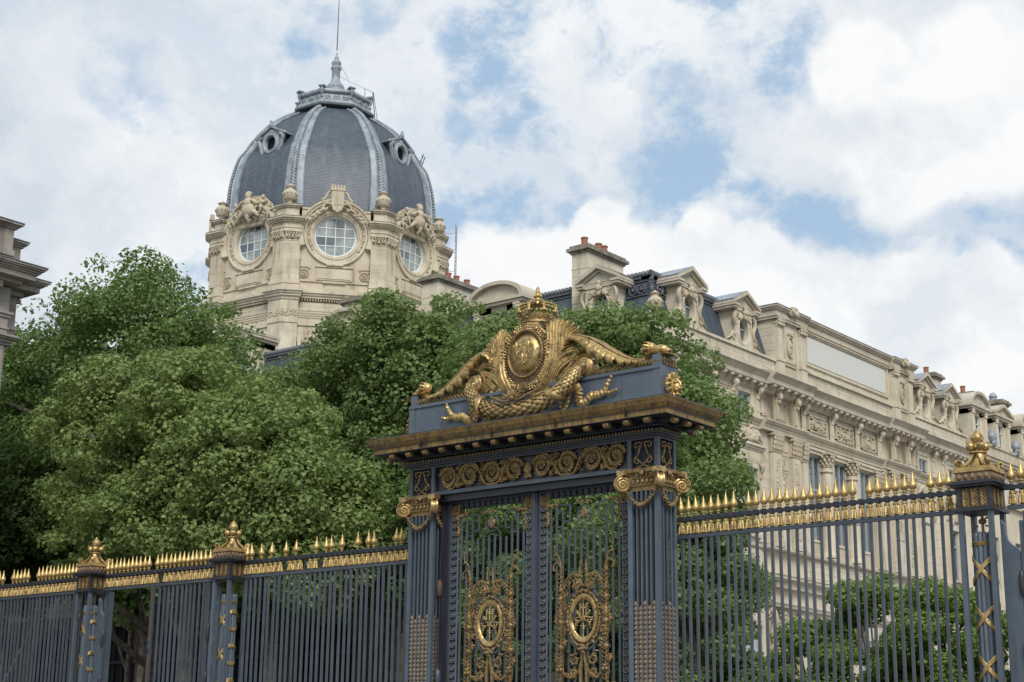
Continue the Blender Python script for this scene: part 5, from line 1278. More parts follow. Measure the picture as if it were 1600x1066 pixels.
# antenna stay and service ladder
rv=Vector((math.cos(R(-51)+PI/2),math.sin(R(-51)+PI/2),0)); rv=Vector((.62,.78,0))
m=MB(); b=rv*3.1; m.bar(b+Vector((0,0,46.95)),b-rv*.25+Vector((0,0,49.35)),.05); m.bar(b+rv*.2+Vector((0,0,46.95)),b-rv*.2+Vector((0,0,49.35)),.03)
m.bar(b-rv*.25+Vector((0,0,49.35)),b-rv*1.0+Vector((0,0,49.60)),.03); m.bar(b-rv*.85+Vector((0,0,48.55)),b-rv*.85+Vector((0,0,49.55)),.03); m.bar(b-rv*1.0+Vector((0,0,49.60)),rv*.3+Vector((0,0,50.25)),.022)
m.bar(rv*1.0+Vector((0,0,50.05)),rv*.1+Vector((0,0,51.65)),.018); obj('antenna_stay',m,'dark_lead',T)
m=MB(); 
lv=Vector((math.cos(R(24)),math.sin(R(24)),0)); tv=Vector((-lv.y,lv.x,0)); q=lv*9.35
for s in (-.2,.2): m.bar(q+tv*s+Vector((0,0,31.5)),q+tv*s+Vector((0,0,38.2)),.04)
for i in range(22): m.bar(q-tv*.2+Vector((0,0,31.6+i*.3)),q+tv*.2+Vector((0,0,31.6+i*.3)),.03)
for i in range(5): m.bar(q+Vector((0,0,32+i*1.4)),lv*8.3+Vector((0,0,32+i*1.4)),.03)
obj('ladder',m,'zinc',T)
m=MB(); q=lv*6.55
for s in (-.25,.25): m.bar(q+tv*s+Vector((0,0,42.6)),q+lv*.35+tv*s+Vector((0,0,43.6)),.05)
for i in range(3): m.bar(q+lv*.1*i-tv*.25+Vector((0,0,42.8+i*.35)),q+lv*.1*i+tv*.25+Vector((0,0,42.8+i*.35)),.04)
m.bar(q+Vector((0,0,43.1)),q-lv*.7+Vector((0,0,43.1)),.04); obj('roof_step',m,'dark_lead',T)

# ------------------------------------------------------------------ corner building: two facades meeting at (BX, BY)
BX,BY=-39.48,60.0
B=thing('courthouse_building','long cream stone building with slate mansard, carved dormers and a blank grey plaque','building',(BX,BY,0))
MR=Matrix(((0,1,0,0),(1,0,0,0),(0,0,1,0),(0,0,0,1)))        # (s, o, z) -> side street facade: s runs along +y, o outward +x
MW=Matrix(((-1,0,0,0),(0,-1,0,0),(0,0,1,0),(0,0,0,1)))      # main facade: s runs along -x, o outward -y
def SB(Mx): m=MB(); m.M=Mx; return m
def wall_holes(m,s0,s1,z0,z1,holes,o=0.0,depth=.45):
    xs=sorted({s0,s1}|{h[0] for h in holes}|{h[1] for h in holes}); zs=sorted({z0,z1}|{h[2] for h in holes}|{h[3] for h in holes})
    for a,b in zip(xs,xs[1:]):
        for c,d in zip(zs,zs[1:]):
            if any(h[0]<=a and b<=h[1] and h[2]<=c and d<=h[3] for h in holes): continue
            m.add([(a,o,c),(b,o,c),(b,o,d),(a,o,d)],[(0,1,2,3)])
    for a,b,c,d in holes:
        m.add([(a,o,c),(b,o,c),(b,o,d),(a,o,d),(a,o-depth,c),(b,o-depth,c),(b,o-depth,d),(a,o-depth,d)],[(0,1,5,4),(1,2,6,5),(2,3,7,6),(3,0,4,7)])
def window(Mx,a,b,c,d,o,transom=None,glassm='window_glass',frame='blue_frame',sill=True,arch=False):
    m=SB(Mx); w=.09
    m.box(a,a+w,o-.26,o-.16,c,d); m.box(b-w,b,o-.26,o-.16,c,d); m.box(a,b,o-.26,o-.16,d-w,d); m.box(a,b,o-.26,o-.16,c,c+w); mid=(a+b)/2
    m.box(mid-.05,mid+.05,o-.255,o-.15,c,d)
    zs=[c+w,d-w]
    if transom: m.box(a,b,o-.27,o-.14,transom-.07,transom+.07); zs=[c+w,transom-.07,transom+.07,d-w]
    f=obj('window',m,frame,B)
    for (z0,z1) in zip(zs[::2],zs[1::2]):
        for (x0,x1,k) in ((a+w,mid-.06,1),(mid+.06,b-w,-1)):
            m=SB(Mx); e=.006*k; m.add([(x0,o-.23,z0),(x1,o-.23+e,z0),(x1,o-.23+e,z1),(x0,o-.23,z1)],[(0,1,2,3)]); obj('pane',m,glassm,f)
            m=SB(Mx); m.box(x0,x0+.05,o-.22,o-.18,z0,z1); m.box(x1-.05,x1,o-.22,o-.18,z0,z1); obj('casement',m,frame,f)
    if sill: m=SB(Mx); m.box(a-.12,b+.12,o-.3,o+.10,c-.14,c-.01); obj('sill',m,'cornice_stone',f)
    return f
ENDR=36.4; ENDW=62.0
# --- walls
hR=[(7.16,8.36,18.52,19.70),(28.14,29.30,18.52,19.50),(32.2,33.2,18.52,19.45),
    (7.3,8.75,12.6,15.9),(14.3,15.65,12.25,17.55),(17.25,18.6,12.25,17.55),(20.25,21.6,12.25,17.55),(28.1,29.2,12.6,15.6),(32.2,33.2,12.6,15.6),
    (7.1,9.0,4.2,8.2),(2.6,4.0,12.6,15.9),(2.6,4.2,4.2,8.2),(2.7,3.8,18.52,19.70),(14.2,16.0,4.2,8.2),(19.5,21.3,4.2,8.2),(28,29.6,4.2,8.2)]
m=SB(MR); wall_holes(m,0,ENDR,0,21.0,[h for h in hR]); m.box(0,ENDR,-1.2,-.5,0,21); obj('side_wall',m,'stone',B)
for h in hR:
    big=h[3]>17; low=h[3]<9
    f=window(MR,*h,0.09,transom=(15.75 if big else (h[3]-.95 if h[2]>12 and h[2]<13 else None)),glassm='window_glass' if not low else 'curtain_glass')
    if h[2]>18: # bottom rail guard
        m=SB(MR); m.bar((h[0],-.05,18.75),(h[1],-.05,18.75),.03); m.bar((h[0],-.05,18.62),(h[1],-.05,18.62),.02); obj('guard_rail',m,'dark_iron',f)
    if low:
        m=SB(MR); 
        for i in range(9): m.bar((h[0]+.1+i*(h[1]-h[0]-.2)/8,-.05,4.25),(h[0]+.1+i*(h[1]-h[0]-.2)/8,-.05,6.6),.035)
        for zz in (4.5,5.2,5.9,6.55): m.bar((h[0],-.05,zz),(h[1],-.05,zz),.035)
        for i in range(8):
            for zz in (4.85,5.55,6.22): m.tube([(h[0]+.21+i*(h[1]-h[0]-.2)/8+.07*math.cos(q),-.04,zz+.22*math.sin(q)) for q in np.linspace(0,2*PI,11)[:-1]],.02,4,closed=True)
        obj('balcony_grille',m,'dark_iron',f)
hW=[]
for i in range(13):
    s=3.3+i*4.55; hW+=[(s-.6,s+.6,18.52,19.7),(s-.7,s+.7,12.6,15.9)]
m=SB(MW); wall_holes(m,0,ENDW,9.9,21.0,hW); m.box(.5,ENDW,-1.2,-.5,0,21); obj('front_wall',m,'stone',B)
for h in hW[:14]: window(MW,*h,0.0,transom=(h[3]-.95 if h[2]<13 else None))
# ground floor of the main facade: arcade of arched openings
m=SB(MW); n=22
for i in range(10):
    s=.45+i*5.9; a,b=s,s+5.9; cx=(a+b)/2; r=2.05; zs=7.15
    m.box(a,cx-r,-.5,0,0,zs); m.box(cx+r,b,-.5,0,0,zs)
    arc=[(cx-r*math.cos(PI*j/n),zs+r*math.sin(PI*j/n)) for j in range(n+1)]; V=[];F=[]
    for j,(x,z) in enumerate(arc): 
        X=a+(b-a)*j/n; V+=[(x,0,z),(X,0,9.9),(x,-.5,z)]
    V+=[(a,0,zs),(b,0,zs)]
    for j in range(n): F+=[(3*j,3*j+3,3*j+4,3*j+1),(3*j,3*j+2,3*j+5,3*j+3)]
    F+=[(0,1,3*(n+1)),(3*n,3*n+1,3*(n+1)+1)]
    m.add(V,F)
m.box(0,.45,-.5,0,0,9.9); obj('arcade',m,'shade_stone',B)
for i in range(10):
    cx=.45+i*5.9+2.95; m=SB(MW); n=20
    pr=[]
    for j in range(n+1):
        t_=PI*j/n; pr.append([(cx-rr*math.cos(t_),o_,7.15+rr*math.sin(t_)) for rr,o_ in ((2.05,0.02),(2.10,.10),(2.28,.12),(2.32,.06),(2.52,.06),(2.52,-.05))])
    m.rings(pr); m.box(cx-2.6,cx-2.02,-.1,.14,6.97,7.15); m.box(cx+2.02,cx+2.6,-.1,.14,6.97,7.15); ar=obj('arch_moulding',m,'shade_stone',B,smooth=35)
    m=SB(MW); V=[(cx-2.05*math.cos(PI*j/n),-.42,7.15+2.05*math.sin(PI*j/n)) for j in range(n+1)]; m.add(V+[(cx-2.05,-.42,0),(cx+2.05,-.42,0)],[tuple(range(n+1)),(0,n,n+2,n+1)]); obj('arched_pane',m,'dark_glass',ar)
    m=SB(MW)
    for q in (-1.1,-.4,.4,1.1): m.bar((cx+q,-.38,0),(cx+q,-.38,7.15+math.sqrt(2.05**2-q*q)),.09)
    m.box(cx-2.05,cx+2.05,-.42,-.2,6.97,7.15); m.box(cx-2.05,cx+2.05,-.41,-.3,0,3.2); obj('glazing_bar',m,'black_frame',ar)
# --- horizontal mouldings on both facades
def extrude(m,s0,s1,prof):
    """run a moulding profile [(out, z), ...] from s0 to s1"""
    m.rings([[(q,o,z) for o,z in prof] for q in (s0,s1)])
def P_CORN(o): return [(-.2,20.320),(o+.50,20.320),(o+.50,20.360),(o+.54,20.360),(o+.54,20.590),(o+.57,20.610),(o+.57,20.635),(o+.60,20.660),(o+.64,20.720),(o+.71,20.760),(o+.73,20.780),(o+.76,20.785),(o+.76,20.840),(-.05,21.215),(-.2,21.215)]
def P_BED(o): return [(-.2,20.000),(o+.04,20.000),(o+.06,20.060),(o+.12,20.100),(o+.16,20.160),(o+.20,20.180),(o+.20,20.355),(-.2,20.355)]
def P_STRING(o): return [(-.2,18.040),(o+.05,18.040),(o+.05,18.200),(o+.09,18.220),(o+.09,18.300),(o+.14,18.340),(o+.20,18.380),(o+.25,18.460),(o+.28,18.480),(o+.28,18.560),(-.2,18.560)]
def P_LOW(o): return [(-.2,10.170),(o+.08,10.170),(o+.08,10.420),(o+.16,10.480),(o+.26,10.550),(o+.30,10.590),(o+.34,10.590),(o+.34,10.720),(o+.38,10.740),(o+.38,10.800),(-.2,10.860)]
def P_SILL(o): return [(-.2,12.0),(o+.10,12.0),(o+.14,12.06),(o+.14,12.14),(-.2,12.16)]
def P_BAND(o): return [(-.2,9.2),(o+.08,9.2),(o+.12,9.34),(o+.16,9.36),(o+.16,9.45),(o+.05,9.50),(-.2,9.55)]
def run_prof(Mx,name,segs,profs,mt='cornice_stone'):
    m=SB(Mx)
    for a,b,o in segs:
        for k,pf in enumerate(profs): extrude(m,a,b,pf(o*(1,.8,.7)[0]))
    return obj(name,m,mt,B)
SEGR=[(-.7,9.1,0),(9.1,13.5,.36),(13.5,22.8,.14),(22.8,27.3,.36),(27.3,ENDR,0)]
cr_=run_prof(MR,'main_cornice',SEGR,[P_CORN])
m=SB(MR)
for a,b,o in SEGR: m.add([(a,o+.79,20.845),(b,o+.79,20.845),(b,-.05,21.235),(a,-.05,21.235),(a,o+.79,20.82),(b,o+.79,20.82)],[(0,1,2,3),(0,4,5,1)])
obj('cornice_flashing',m,'dark_lead',cr_)
bed=run_prof(MR,'bed_moulding',SEGR,[P_BED]); st_=run_prof(MR,'string_course',[(a,b,o*.8) for a,b,o in SEGR],[P_STRING]); lc_=run_prof(MR,'lower_cornice',[(a,b,o*.7) for a,b,o in SEGR],[P_LOW])
run_prof(MR,'sill_course',[(a,b,o*.7) for a,b,o in SEGR],[P_SILL]); run_prof(MR,'band_course',[(a,b,o*.7) for a,b,o in SEGR],[P_BAND])
m=SB(MR)
for a,b,o in SEGR: m.box(a,b,-.2,o*.7+.25,0,1.4); m.box(a,b,-.2,o*.7+.10,1.4,1.55)
obj('plinth_course',m,'cornice_stone',B)
SEGW=[(0,ENDW,0)]
cw=run_prof(MW,'main_cornice',SEGW,[P_CORN]); m=SB(MW); m.add([(0,.79,20.845),(ENDW,.79,20.845),(ENDW,-.05,21.235),(0,-.05,21.235),(0,.79,20.82),(ENDW,.79,20.82)],[(0,1,2,3),(0,4,5,1)]); obj('cornice_flashing',m,'dark_lead',cw)
run_prof(MW,'bed_moulding',SEGW,[P_BED]); run_prof(MW,'string_course',SEGW,[P_STRING]); run_prof(MW,'lower_cornice',SEGW,[P_LOW]); run_prof(MW,'sill_course',SEGW,[P_SILL])
# modillions
def modmesh(Mx):
    m=SB(Mx); m.box(-.13,.13,0,.40,20.18,20.325); m.box(-.12,.12,.40,.46,20.21,20.325); m.box(-.10,.10,0,.2,20.12,20.18); return m.mesh('modillion','cornice_stone')
MMR,MMW=modmesh(MR),modmesh(MW)
for a,b,o in SEGR:
    n=max(1,int(round((b-a)/.68)))
    for i in range(n):
        s=a+(b-a)*(i+.5)/n; obj('modillion',MMR,None,bed,(o+.05,s,0))
for i in range(66): obj('modillion',MMW,None,cw,(-.4-i*.68,-.05,0))
# scroll corbels under the cornice
def corbel(Mx,face=False):
    m=SB(Mx); m.tube(curve([(0,.12,20.14),(0,.30,20.08),(0,.34,19.95),(0,.24,19.82),(0,.15,19.70),(0,.12,19.55)],16),lambda u:(.16,.12-.06*u),8,side=(1,0,0)); m.tube([(-.17,.31,19.98),(.17,.31,19.98)],.09,8)
    m.box(-.17,.17,0,.08,18.58,20.12); m.box(-.12,.12,.08,.11,18.9,19.7)
    if face: m.ell((0,.36,19.86),(.14,.13,.20),9,7); m.ell((0,.28,19.62),(.10,.1,.14),8,6); crust2(m,(0,.32,20.0),.09); m.box(-.10,.10,.05,.20,18.7,19.75)
    return m.mesh('corbel','carved_stone' if face else 'stone',50)
def crust2(m,c,r,n=8,seed=1):
    rnd=random.Random(seed)
    for _ in range(n): m.ell((c[0]+rnd.uniform(-1.6,1.6)*r,c[1]+rnd.uniform(-.2,.5)*r,c[2]+rnd.uniform(-1.3,1.3)*r),r*rnd.uniform(.4,.8),6,5)
CB,CBF=corbel(MR),corbel(MR,True); CBW=corbel(MW)
for s,f,o in ((1.2,0,0),(4.55,0,0),(6.6,0,0),(9.0,0,0),(10.39,1,.28),(12.34,1,.28),(13.7,0,.1),(16.85,0,.1),(19.88,0,.1),(22.6,0,.1),(24.0,1,.28),(25.93,1,.28),(27.3,0,0),(30.02,0,0),(31.4,0,0),(33.9,0,0),(35.7,0,0)):
    obj('corbel',CBF if f else CB,None,B,(o,s,0))
for i in range(12): 
    for q in (-.85,.85): obj('corbel',CBW,None,B,(-(3.3+i*4.55+q),0,0))
# pavilion piers, capitals, pilasters, columns
def pilaster(s,w,o,z0,z1,nm='pilaster',carve=True,Mx=MR):
    m=SB(Mx); m.box(s-w/2,s+w/2,-.1,o,z0,z1-.9); m.box(s-w/2-.06,s+w/2+.06,-.1,o+.06,z0,z0+.35); p=obj(nm,m,'stone',B)
    m=SB(Mx); m.box(s-w/2-.02,s+w/2+.02,-.1,o+.0,z1-.895,z1-.12); m.box(s-w/2-.14,s+w/2+.14,-.1,o+.14,z1-.115,z1-.0); m.box(s-w/2-.05,s+w/2+.05,-.1,o+.05,z1-.95,z1-.9)
    for row in range(3):
        k=int(w/.16)
        for i in range(k+1): m.ell((s-w/2+i*w/k,o+.04+.03*row,z1-.75+row*.24),(.09,.08,.13),6,5); m.ell((s-w/2+i*w/k,o+.11+.03*row,z1-.68+row*.24),.05,5,4)
    obj('capital',m,'carved_stone',p,smooth=60)
    if carve:
        m=SB(Mx); rnd=random.Random(int(s*10)); z=z0+.6
        m.box(s-w*.30,s-w*.27,o,o+.025,z0+.5,z1-1.1); m.box(s+w*.27,s+w*.30,o,o+.025,z0+.5,z1-1.1)
        while z<z1-1.2:
            for q in range(3): m.ell((s+rnd.uniform(-.15,.15)*w,o+.01,z+rnd.uniform(-.05,.05)),(.07*rnd.uniform(.6,1.3),.045,.075),6,4)
            z+=.15
        obj('carved_relief',m,'carved_stone',p,smooth=60)
for s in (10.5,12.5,24.0,26.0): pilaster(s,.78,.30,12.2,17.98)
for s in (13.62,22.75): pilaster(s-.0,.34,.20,12.2,17.95,carve=False)
pilaster(21.95,.5,.22,12.2,17.7,carve=False)
for a,b in ((10.95,12.08),(24.43,25.57)): m=SB(MR); m.box(a,b,-.1,.10,12.2,18.1); obj('pavilion_pier',m,'stone',B)
m=SB(MR); rnd=random.Random(3)
for a,b in ((11.08,11.95),(24.56,25.44)):
    for z0,z1 in ((16.3,17.0),(17.25,17.95),(14.2,16.1)):
        m.box(a,b,.1,.13,z1,z1+.05); m.box(a,b,.1,.13,z0-.05,z0); m.box(a,a+.05,.1,.13,z0,z1); m.box(b-.05,b,.1,.13,z0,z1)
    for _ in range(60): m.ell((rnd.uniform(a+.25,b-.25),.11,rnd.uniform(14.6,16.9)),(.06,.04,.07),6,4)
obj('pier_panel',m,'carved_stone',B,smooth=60)
for s in (15.95,18.9):
    m=SB(MR); 
    def lat(mm,pf): 
        rs=[[(s+r*math.cos(2*PI*j/18),.16+r*math.sin(2*PI*j/18),z) for j in range(18)] for r,z in pf]; mm.rings(rs)
    lat(m,[(.42,12.2),(.42,12.35),(.38,12.42),(.33,12.5),(.32,14.0),(.29,17.05)]); p=obj('column',m,'stone',B,smooth=40)
    m=SB(MR)
    for zz in (14.3,16.75): lat(m,[(.36,zz),(.38,zz+.04),(.36,zz+.08)])
    for j in range(10):
        for z_ in (16.9,): m.ell((s+.31*math.cos(j*.628),.16+.31*math.sin(j*.628),z_-.1),(.06,.06,.08),5,4)
    obj('column_band',m,'carved_stone',p,smooth=50)
    m=SB(MR); lat(m,[(.30,17.0),(.33,17.05),(.30,17.1),(.33,17.4),(.42,17.65)]); m.box(s-.46,s+.46,-.3,.62,17.68,17.80); rnd=random.Random(5)
    for row in range(3):
        for j in range(10): a=j*.628+row*.3; m.ell((s+(.33+.05*row)*math.cos(a),.16+(.33+.05*row)*math.sin(a),17.2+row*.19),(.09,.09,.12),6,5)
    obj('capital',m,'carved_stone',p,smooth=60)
m=SB(MR); m.box(13.5,22.8,-.3,.26,17.80,17.93); m.box(13.5,22.8,-.3,.18,17.62,17.795); obj('window_lintel',m,'stone',B)
m=SB(MR); 
for a,b in ((14.3,15.65),(17.25,18.6),(20.25,21.6)):
    for i in range(9): m.lathe([(.06,12.28),(.09,12.45),(.05,12.7),(.07,12.85)],6,c=(0,0,0)) if False else m.box(a+.06+i*(b-a-.12)/9,a+.13+i*(b-a-.12)/9,-.12,-.04,12.3,12.95)
    m.box(a,b,-.16,0,12.95,13.08); m.box(a,b,-.16,0,12.25,12.33)
obj('balustrade',m,'stone',B)
# carved frieze panels between corbels in the attic storey of the pavilion
for a,b,rd in ((14.25,16.3,0),(17.35,19.4,1),(20.4,22.2,2)):
    m=SB(MR); m.box(a,b,0,.16,18.8,18.87); m.box(a,b,0,.16,19.63,19.70); m.box(a,a+.07,0,.16,18.8,19.7); m.box(b-.07,b,0,.16,18.8,19.7); m.box(a-.12,b+.12,0,.10,18.70,18.80); m.box(a-.12,b+.12,0,.10,19.70,19.8)
    rnd=random.Random(rd)
    for _ in range(110):
        x=rnd.uniform(a+.12,b-.12); z=rnd.uniform(18.92,19.58)
        if abs(x-(a+b)/2)<.35 and abs(z-19.25)<.17: continue
        m.ell((x,.11,z),(.075,.05,.06),6,4)
    m.tube([((a+b)/2+.42*math.cos(q),.14,19.25+.22*math.sin(q)) for q in np.linspace(0,2*PI,17)[:-1]],.045,6,closed=True); m.box((a+b)/2-.3,(a+b)/2+.3,0,.15,19.13,19.37)
    obj('frieze_panel',m,'carved_stone',B,smooth=60)
# plain framed panels in the attic storey
m=SB(MR)
for a,b in ((3.9,4.75),(5.3,6.6),(9.35,9.95),(10.8,11.95),(24.4,25.5),(27.6,27.95),(34.1,35.4)):
    for o_,g_ in ((.07,0),(.035,.10)):
        m.box(a+g_,b-g_,0,o_,18.85+g_,18.90+g_); m.box(a+g_,b-g_,0,o_,19.75-g_,19.80-g_); m.box(a+g_,a+.05+g_,0,o_,18.85+g_,19.8-g_); m.box(b-.05-g_,b-g_,0,o_,18.85+g_,19.8-g_)
for h in hR:
    if h[2]>18: a,b=h[0],h[1]; m.box(a-.28,a-.02,0,.05,18.66,19.95); m.box(b+.02,b+.28,0,.05,18.66,19.95); m.box(a-.28,b+.28,0,.06,19.72,19.95)
obj('wall_frames',m,'stone',B)
# second floor window surrounds with carved pediment panels
for (a,b,c,d) in hR:
    if 12.4<c<13:
        m=SB(MR); m.box(a-.42,a-.03,0,.12,12.3,16.2); m.box(b+.03,b+.42,0,.12,12.3,16.2); m.box(a-.03,b+.03,0,.14,d+.02,d+.35); m.box(a-.5,b+.5,0,.16,16.2,16.75); m.box(a-.62,b+.62,0,.36,17.0,17.12); m.box(a-.56,b+.56,0,.26,16.88,16.995); m.box(a-.5,b+.5,0,.18,16.78,16.875)
        for q in np.linspace(a-.45,b+.45,26): m.box(q-.018,q+.018,.16,.19,16.28,16.68)
        fr=obj('window_surround',m,'stone',B)
        m=SB(MR)
        for s_ in (a-.24,b+.24): m.tube(curve([(s_,.15,16.15),(s_,.30,16.08),(s_,.26,15.85),(s_,.16,15.7),(s_,.14,15.45)],12),lambda u:(.13,.09-.04*u),7,side=(1,0,0)); crust2(m,(s_,.24,15.95),.08)
        cx=(a+b)/2; rnd=random.Random(int(a))
        m.ell((cx,.18,17.52),(.26,.12,.34),9,7); m.tube([(cx+.3*math.cos(q),.16,17.52+.38*math.sin(q)) for q in np.linspace(0,2*PI,17)[:-1]],.06,6,closed=True); m.ell((cx,.22,17.95),(.12,.1,.12),7,5)
        for s_ in (-1,1):
            m.tube(curve([(cx+s_*.35,.16,17.35),(cx+s_*.7,.2,17.65),(cx+s_*.95,.2,17.45),(cx+s_*1.15,.15,17.22)],14),lambda u:.15-.07*u,7); m.ell((cx+s_*.62,.22,17.72),(.12,.1,.13),7,5); m.tube([(cx+s_*.7,.2,17.5),(cx+s_*.5,.22,17.3),(cx+s_*.9,.2,17.2)],.08,6)
        crust2(m,(cx,.16,17.35),.2,22,3)
        obj('carved_relief',m,'carved_stone',fr,smooth=60)
# carved consoles in the frieze under the lower cornice
m=SB(MR)
for s in (9.7,10.8,12.6,23.2,24.6,26.4): crust2(m,(s,.12,8.85),.16,16,int(s)); m.box(s-.25,s+.25,0,.10,6.0,8.5)
m.tube(curve([(9.6,.12,9.1),(9.6,.35,8.9),(9.6,.40,8.4),(9.6,.22,7.9),(9.6,.35,7.4),(9.6,.15,7.1)],16),lambda u:(.18,.12),7,side=(1,0,0))
obj('carved_consoles',m,'carved_stone',B,smooth=60)
# parapet with recessed panels, blocks between
def parapet(Mx,s0,s1,o=-.05,step=2.6):
    m=SB(Mx); m.box(s0,s1,o-.45,o+.10,21.22,21.42); m.box(s0,s1,o-.40,o,21.425,21.95); m.box(s0,s1,o-.45,o+.12,21.955,22.05); m.box(s0,s1,o-.43,o+.06,22.052,22.12)
    n=max(1,int(round((s1-s0)/step)))
    for i in range(n):
        a=s0+(s1-s0)*i/n; b=s0+(s1-s0)*(i+1)/n
        for (x0,x1,z0,z1) in ((a+.15,b-.15,21.88,21.91),(a+.15,b-.15,21.48,21.51),(a+.15,a+.18,21.51,21.88),(b-.18,b-.15,21.51,21.88)): m.box(x0,x1,o,o+.03,z0,z1)
    return obj('parapet',m,'stone',B)
parapet(MR,-.4,11.1); parapet(MR,27.65,35.6); parapet(MW,0.5,ENDW)
# mansard roofs
def mansard(Mx,s0,s1,hip0=0.0,hip1=0.0):
    m=SB(Mx); N=22; o0,z0,o1,z1=-.42,21.9,-1.12,24.25
    for i in range(N):
        a=i/N; b=(i+1)/N; oa=o0+(o1-o0)*a+.03; ob=o0+(o1-o0)*b; za=z0+(z1-z0)*a; zb=z0+(z1-z0)*b
        sa=s0+hip0*(-oa if hip0 else 0); sb=s0+hip0*(-ob if hip0 else 0)
        m.add([(sa,oa,za),(s1,oa,za),(s1,ob,zb),(sb,ob,zb),(sa,oa-.03,za),(s1,oa-.03,za)],[(0,1,2,3),(4,5,1,0)])
    r=obj('slate_mansard',m,'slate',B)
    m=SB(Mx); q=s0+(1.12 if hip0 else 0); m.box(q-.1,s1,-1.5,-1.0,24.10,24.2); m.box(q-.2,s1,-1.5,-.92,24.24,24.34); n=int((s1-q)/.22)
    obj('ridge_moulding',m,'dark_lead',r)
    m=SB(Mx); pts=[(q-.15+(s1-q+.15)*i/(2*n),-1.02,24.46) for i in range(2*n+1)]
    m.tube(pts,lambda u:.15+.035*math.cos(u*2*n*PI),9); obj('ridge_roll',m,'dark_lead',r,smooth=60)
    m=SB(Mx); m.box(q-.1,s1,-8,-1.5,24.3,24.55); 
    m.add([(q-.1,-1.5,24.57),(s1,-1.5,24.57),(s1,-6,25.0),(q+4,-6,25.0)],[(0,1,2,3)]); obj('upper_roof',m,'zinc',r)
    m=SB(Mx)
    for i in range(int((s1-q)/1.6)): m.box(q+i*1.6+.2,q+i*1.6+.55,-1.9,-1.5,24.57,24.70)
    obj('roof_lap',m,'dark_lead',r)
    return r
mansard(MR,0.0,11.3,hip0=1.0); mansard(MR,27.5,35.9); mansard(MW,0.0,ENDW,hip0=1.0)
# lead hip ornament at the corner
m=MB(); m.tube([(-.42,.42,21.9),(-1.12,1.12,24.2)],.12,8)
for d_ in ((1,0),(0,-1)):
    for q in (.45,.95):
        c=Vector((-.95,.95,23.65)); tv2=Vector((0,1,0)) if d_[0] else Vector((-1,0,0)); nn=Vector((d_[0],d_[1],0)); p=c+tv2*q+nn*.18
        m.tube([p+tv2*(.22*math.cos(t_))+Vector((0,0,.22*math.sin(t_))) for t_ in np.linspace(0,2*PI,15)[:-1]],.05,6,closed=True); m.ell(p,(.1,.1,.1),7,5)
    m.tube([c+tv2*.1+nn*.18+Vector((0,0,-.3)),c+tv2*1.3+nn*.18+Vector((0,0,-.32))],.04,6)
crust(m,[(-.85,.85,23.2+.12*i) for i in range(9)],.11,2,3); obj('hip_ornament',m,'dark_lead',B,smooth=60)
obj('urn',ME_URN,None,B,(-.35,.35,22.12),None,scale=(.72,.72,.72))
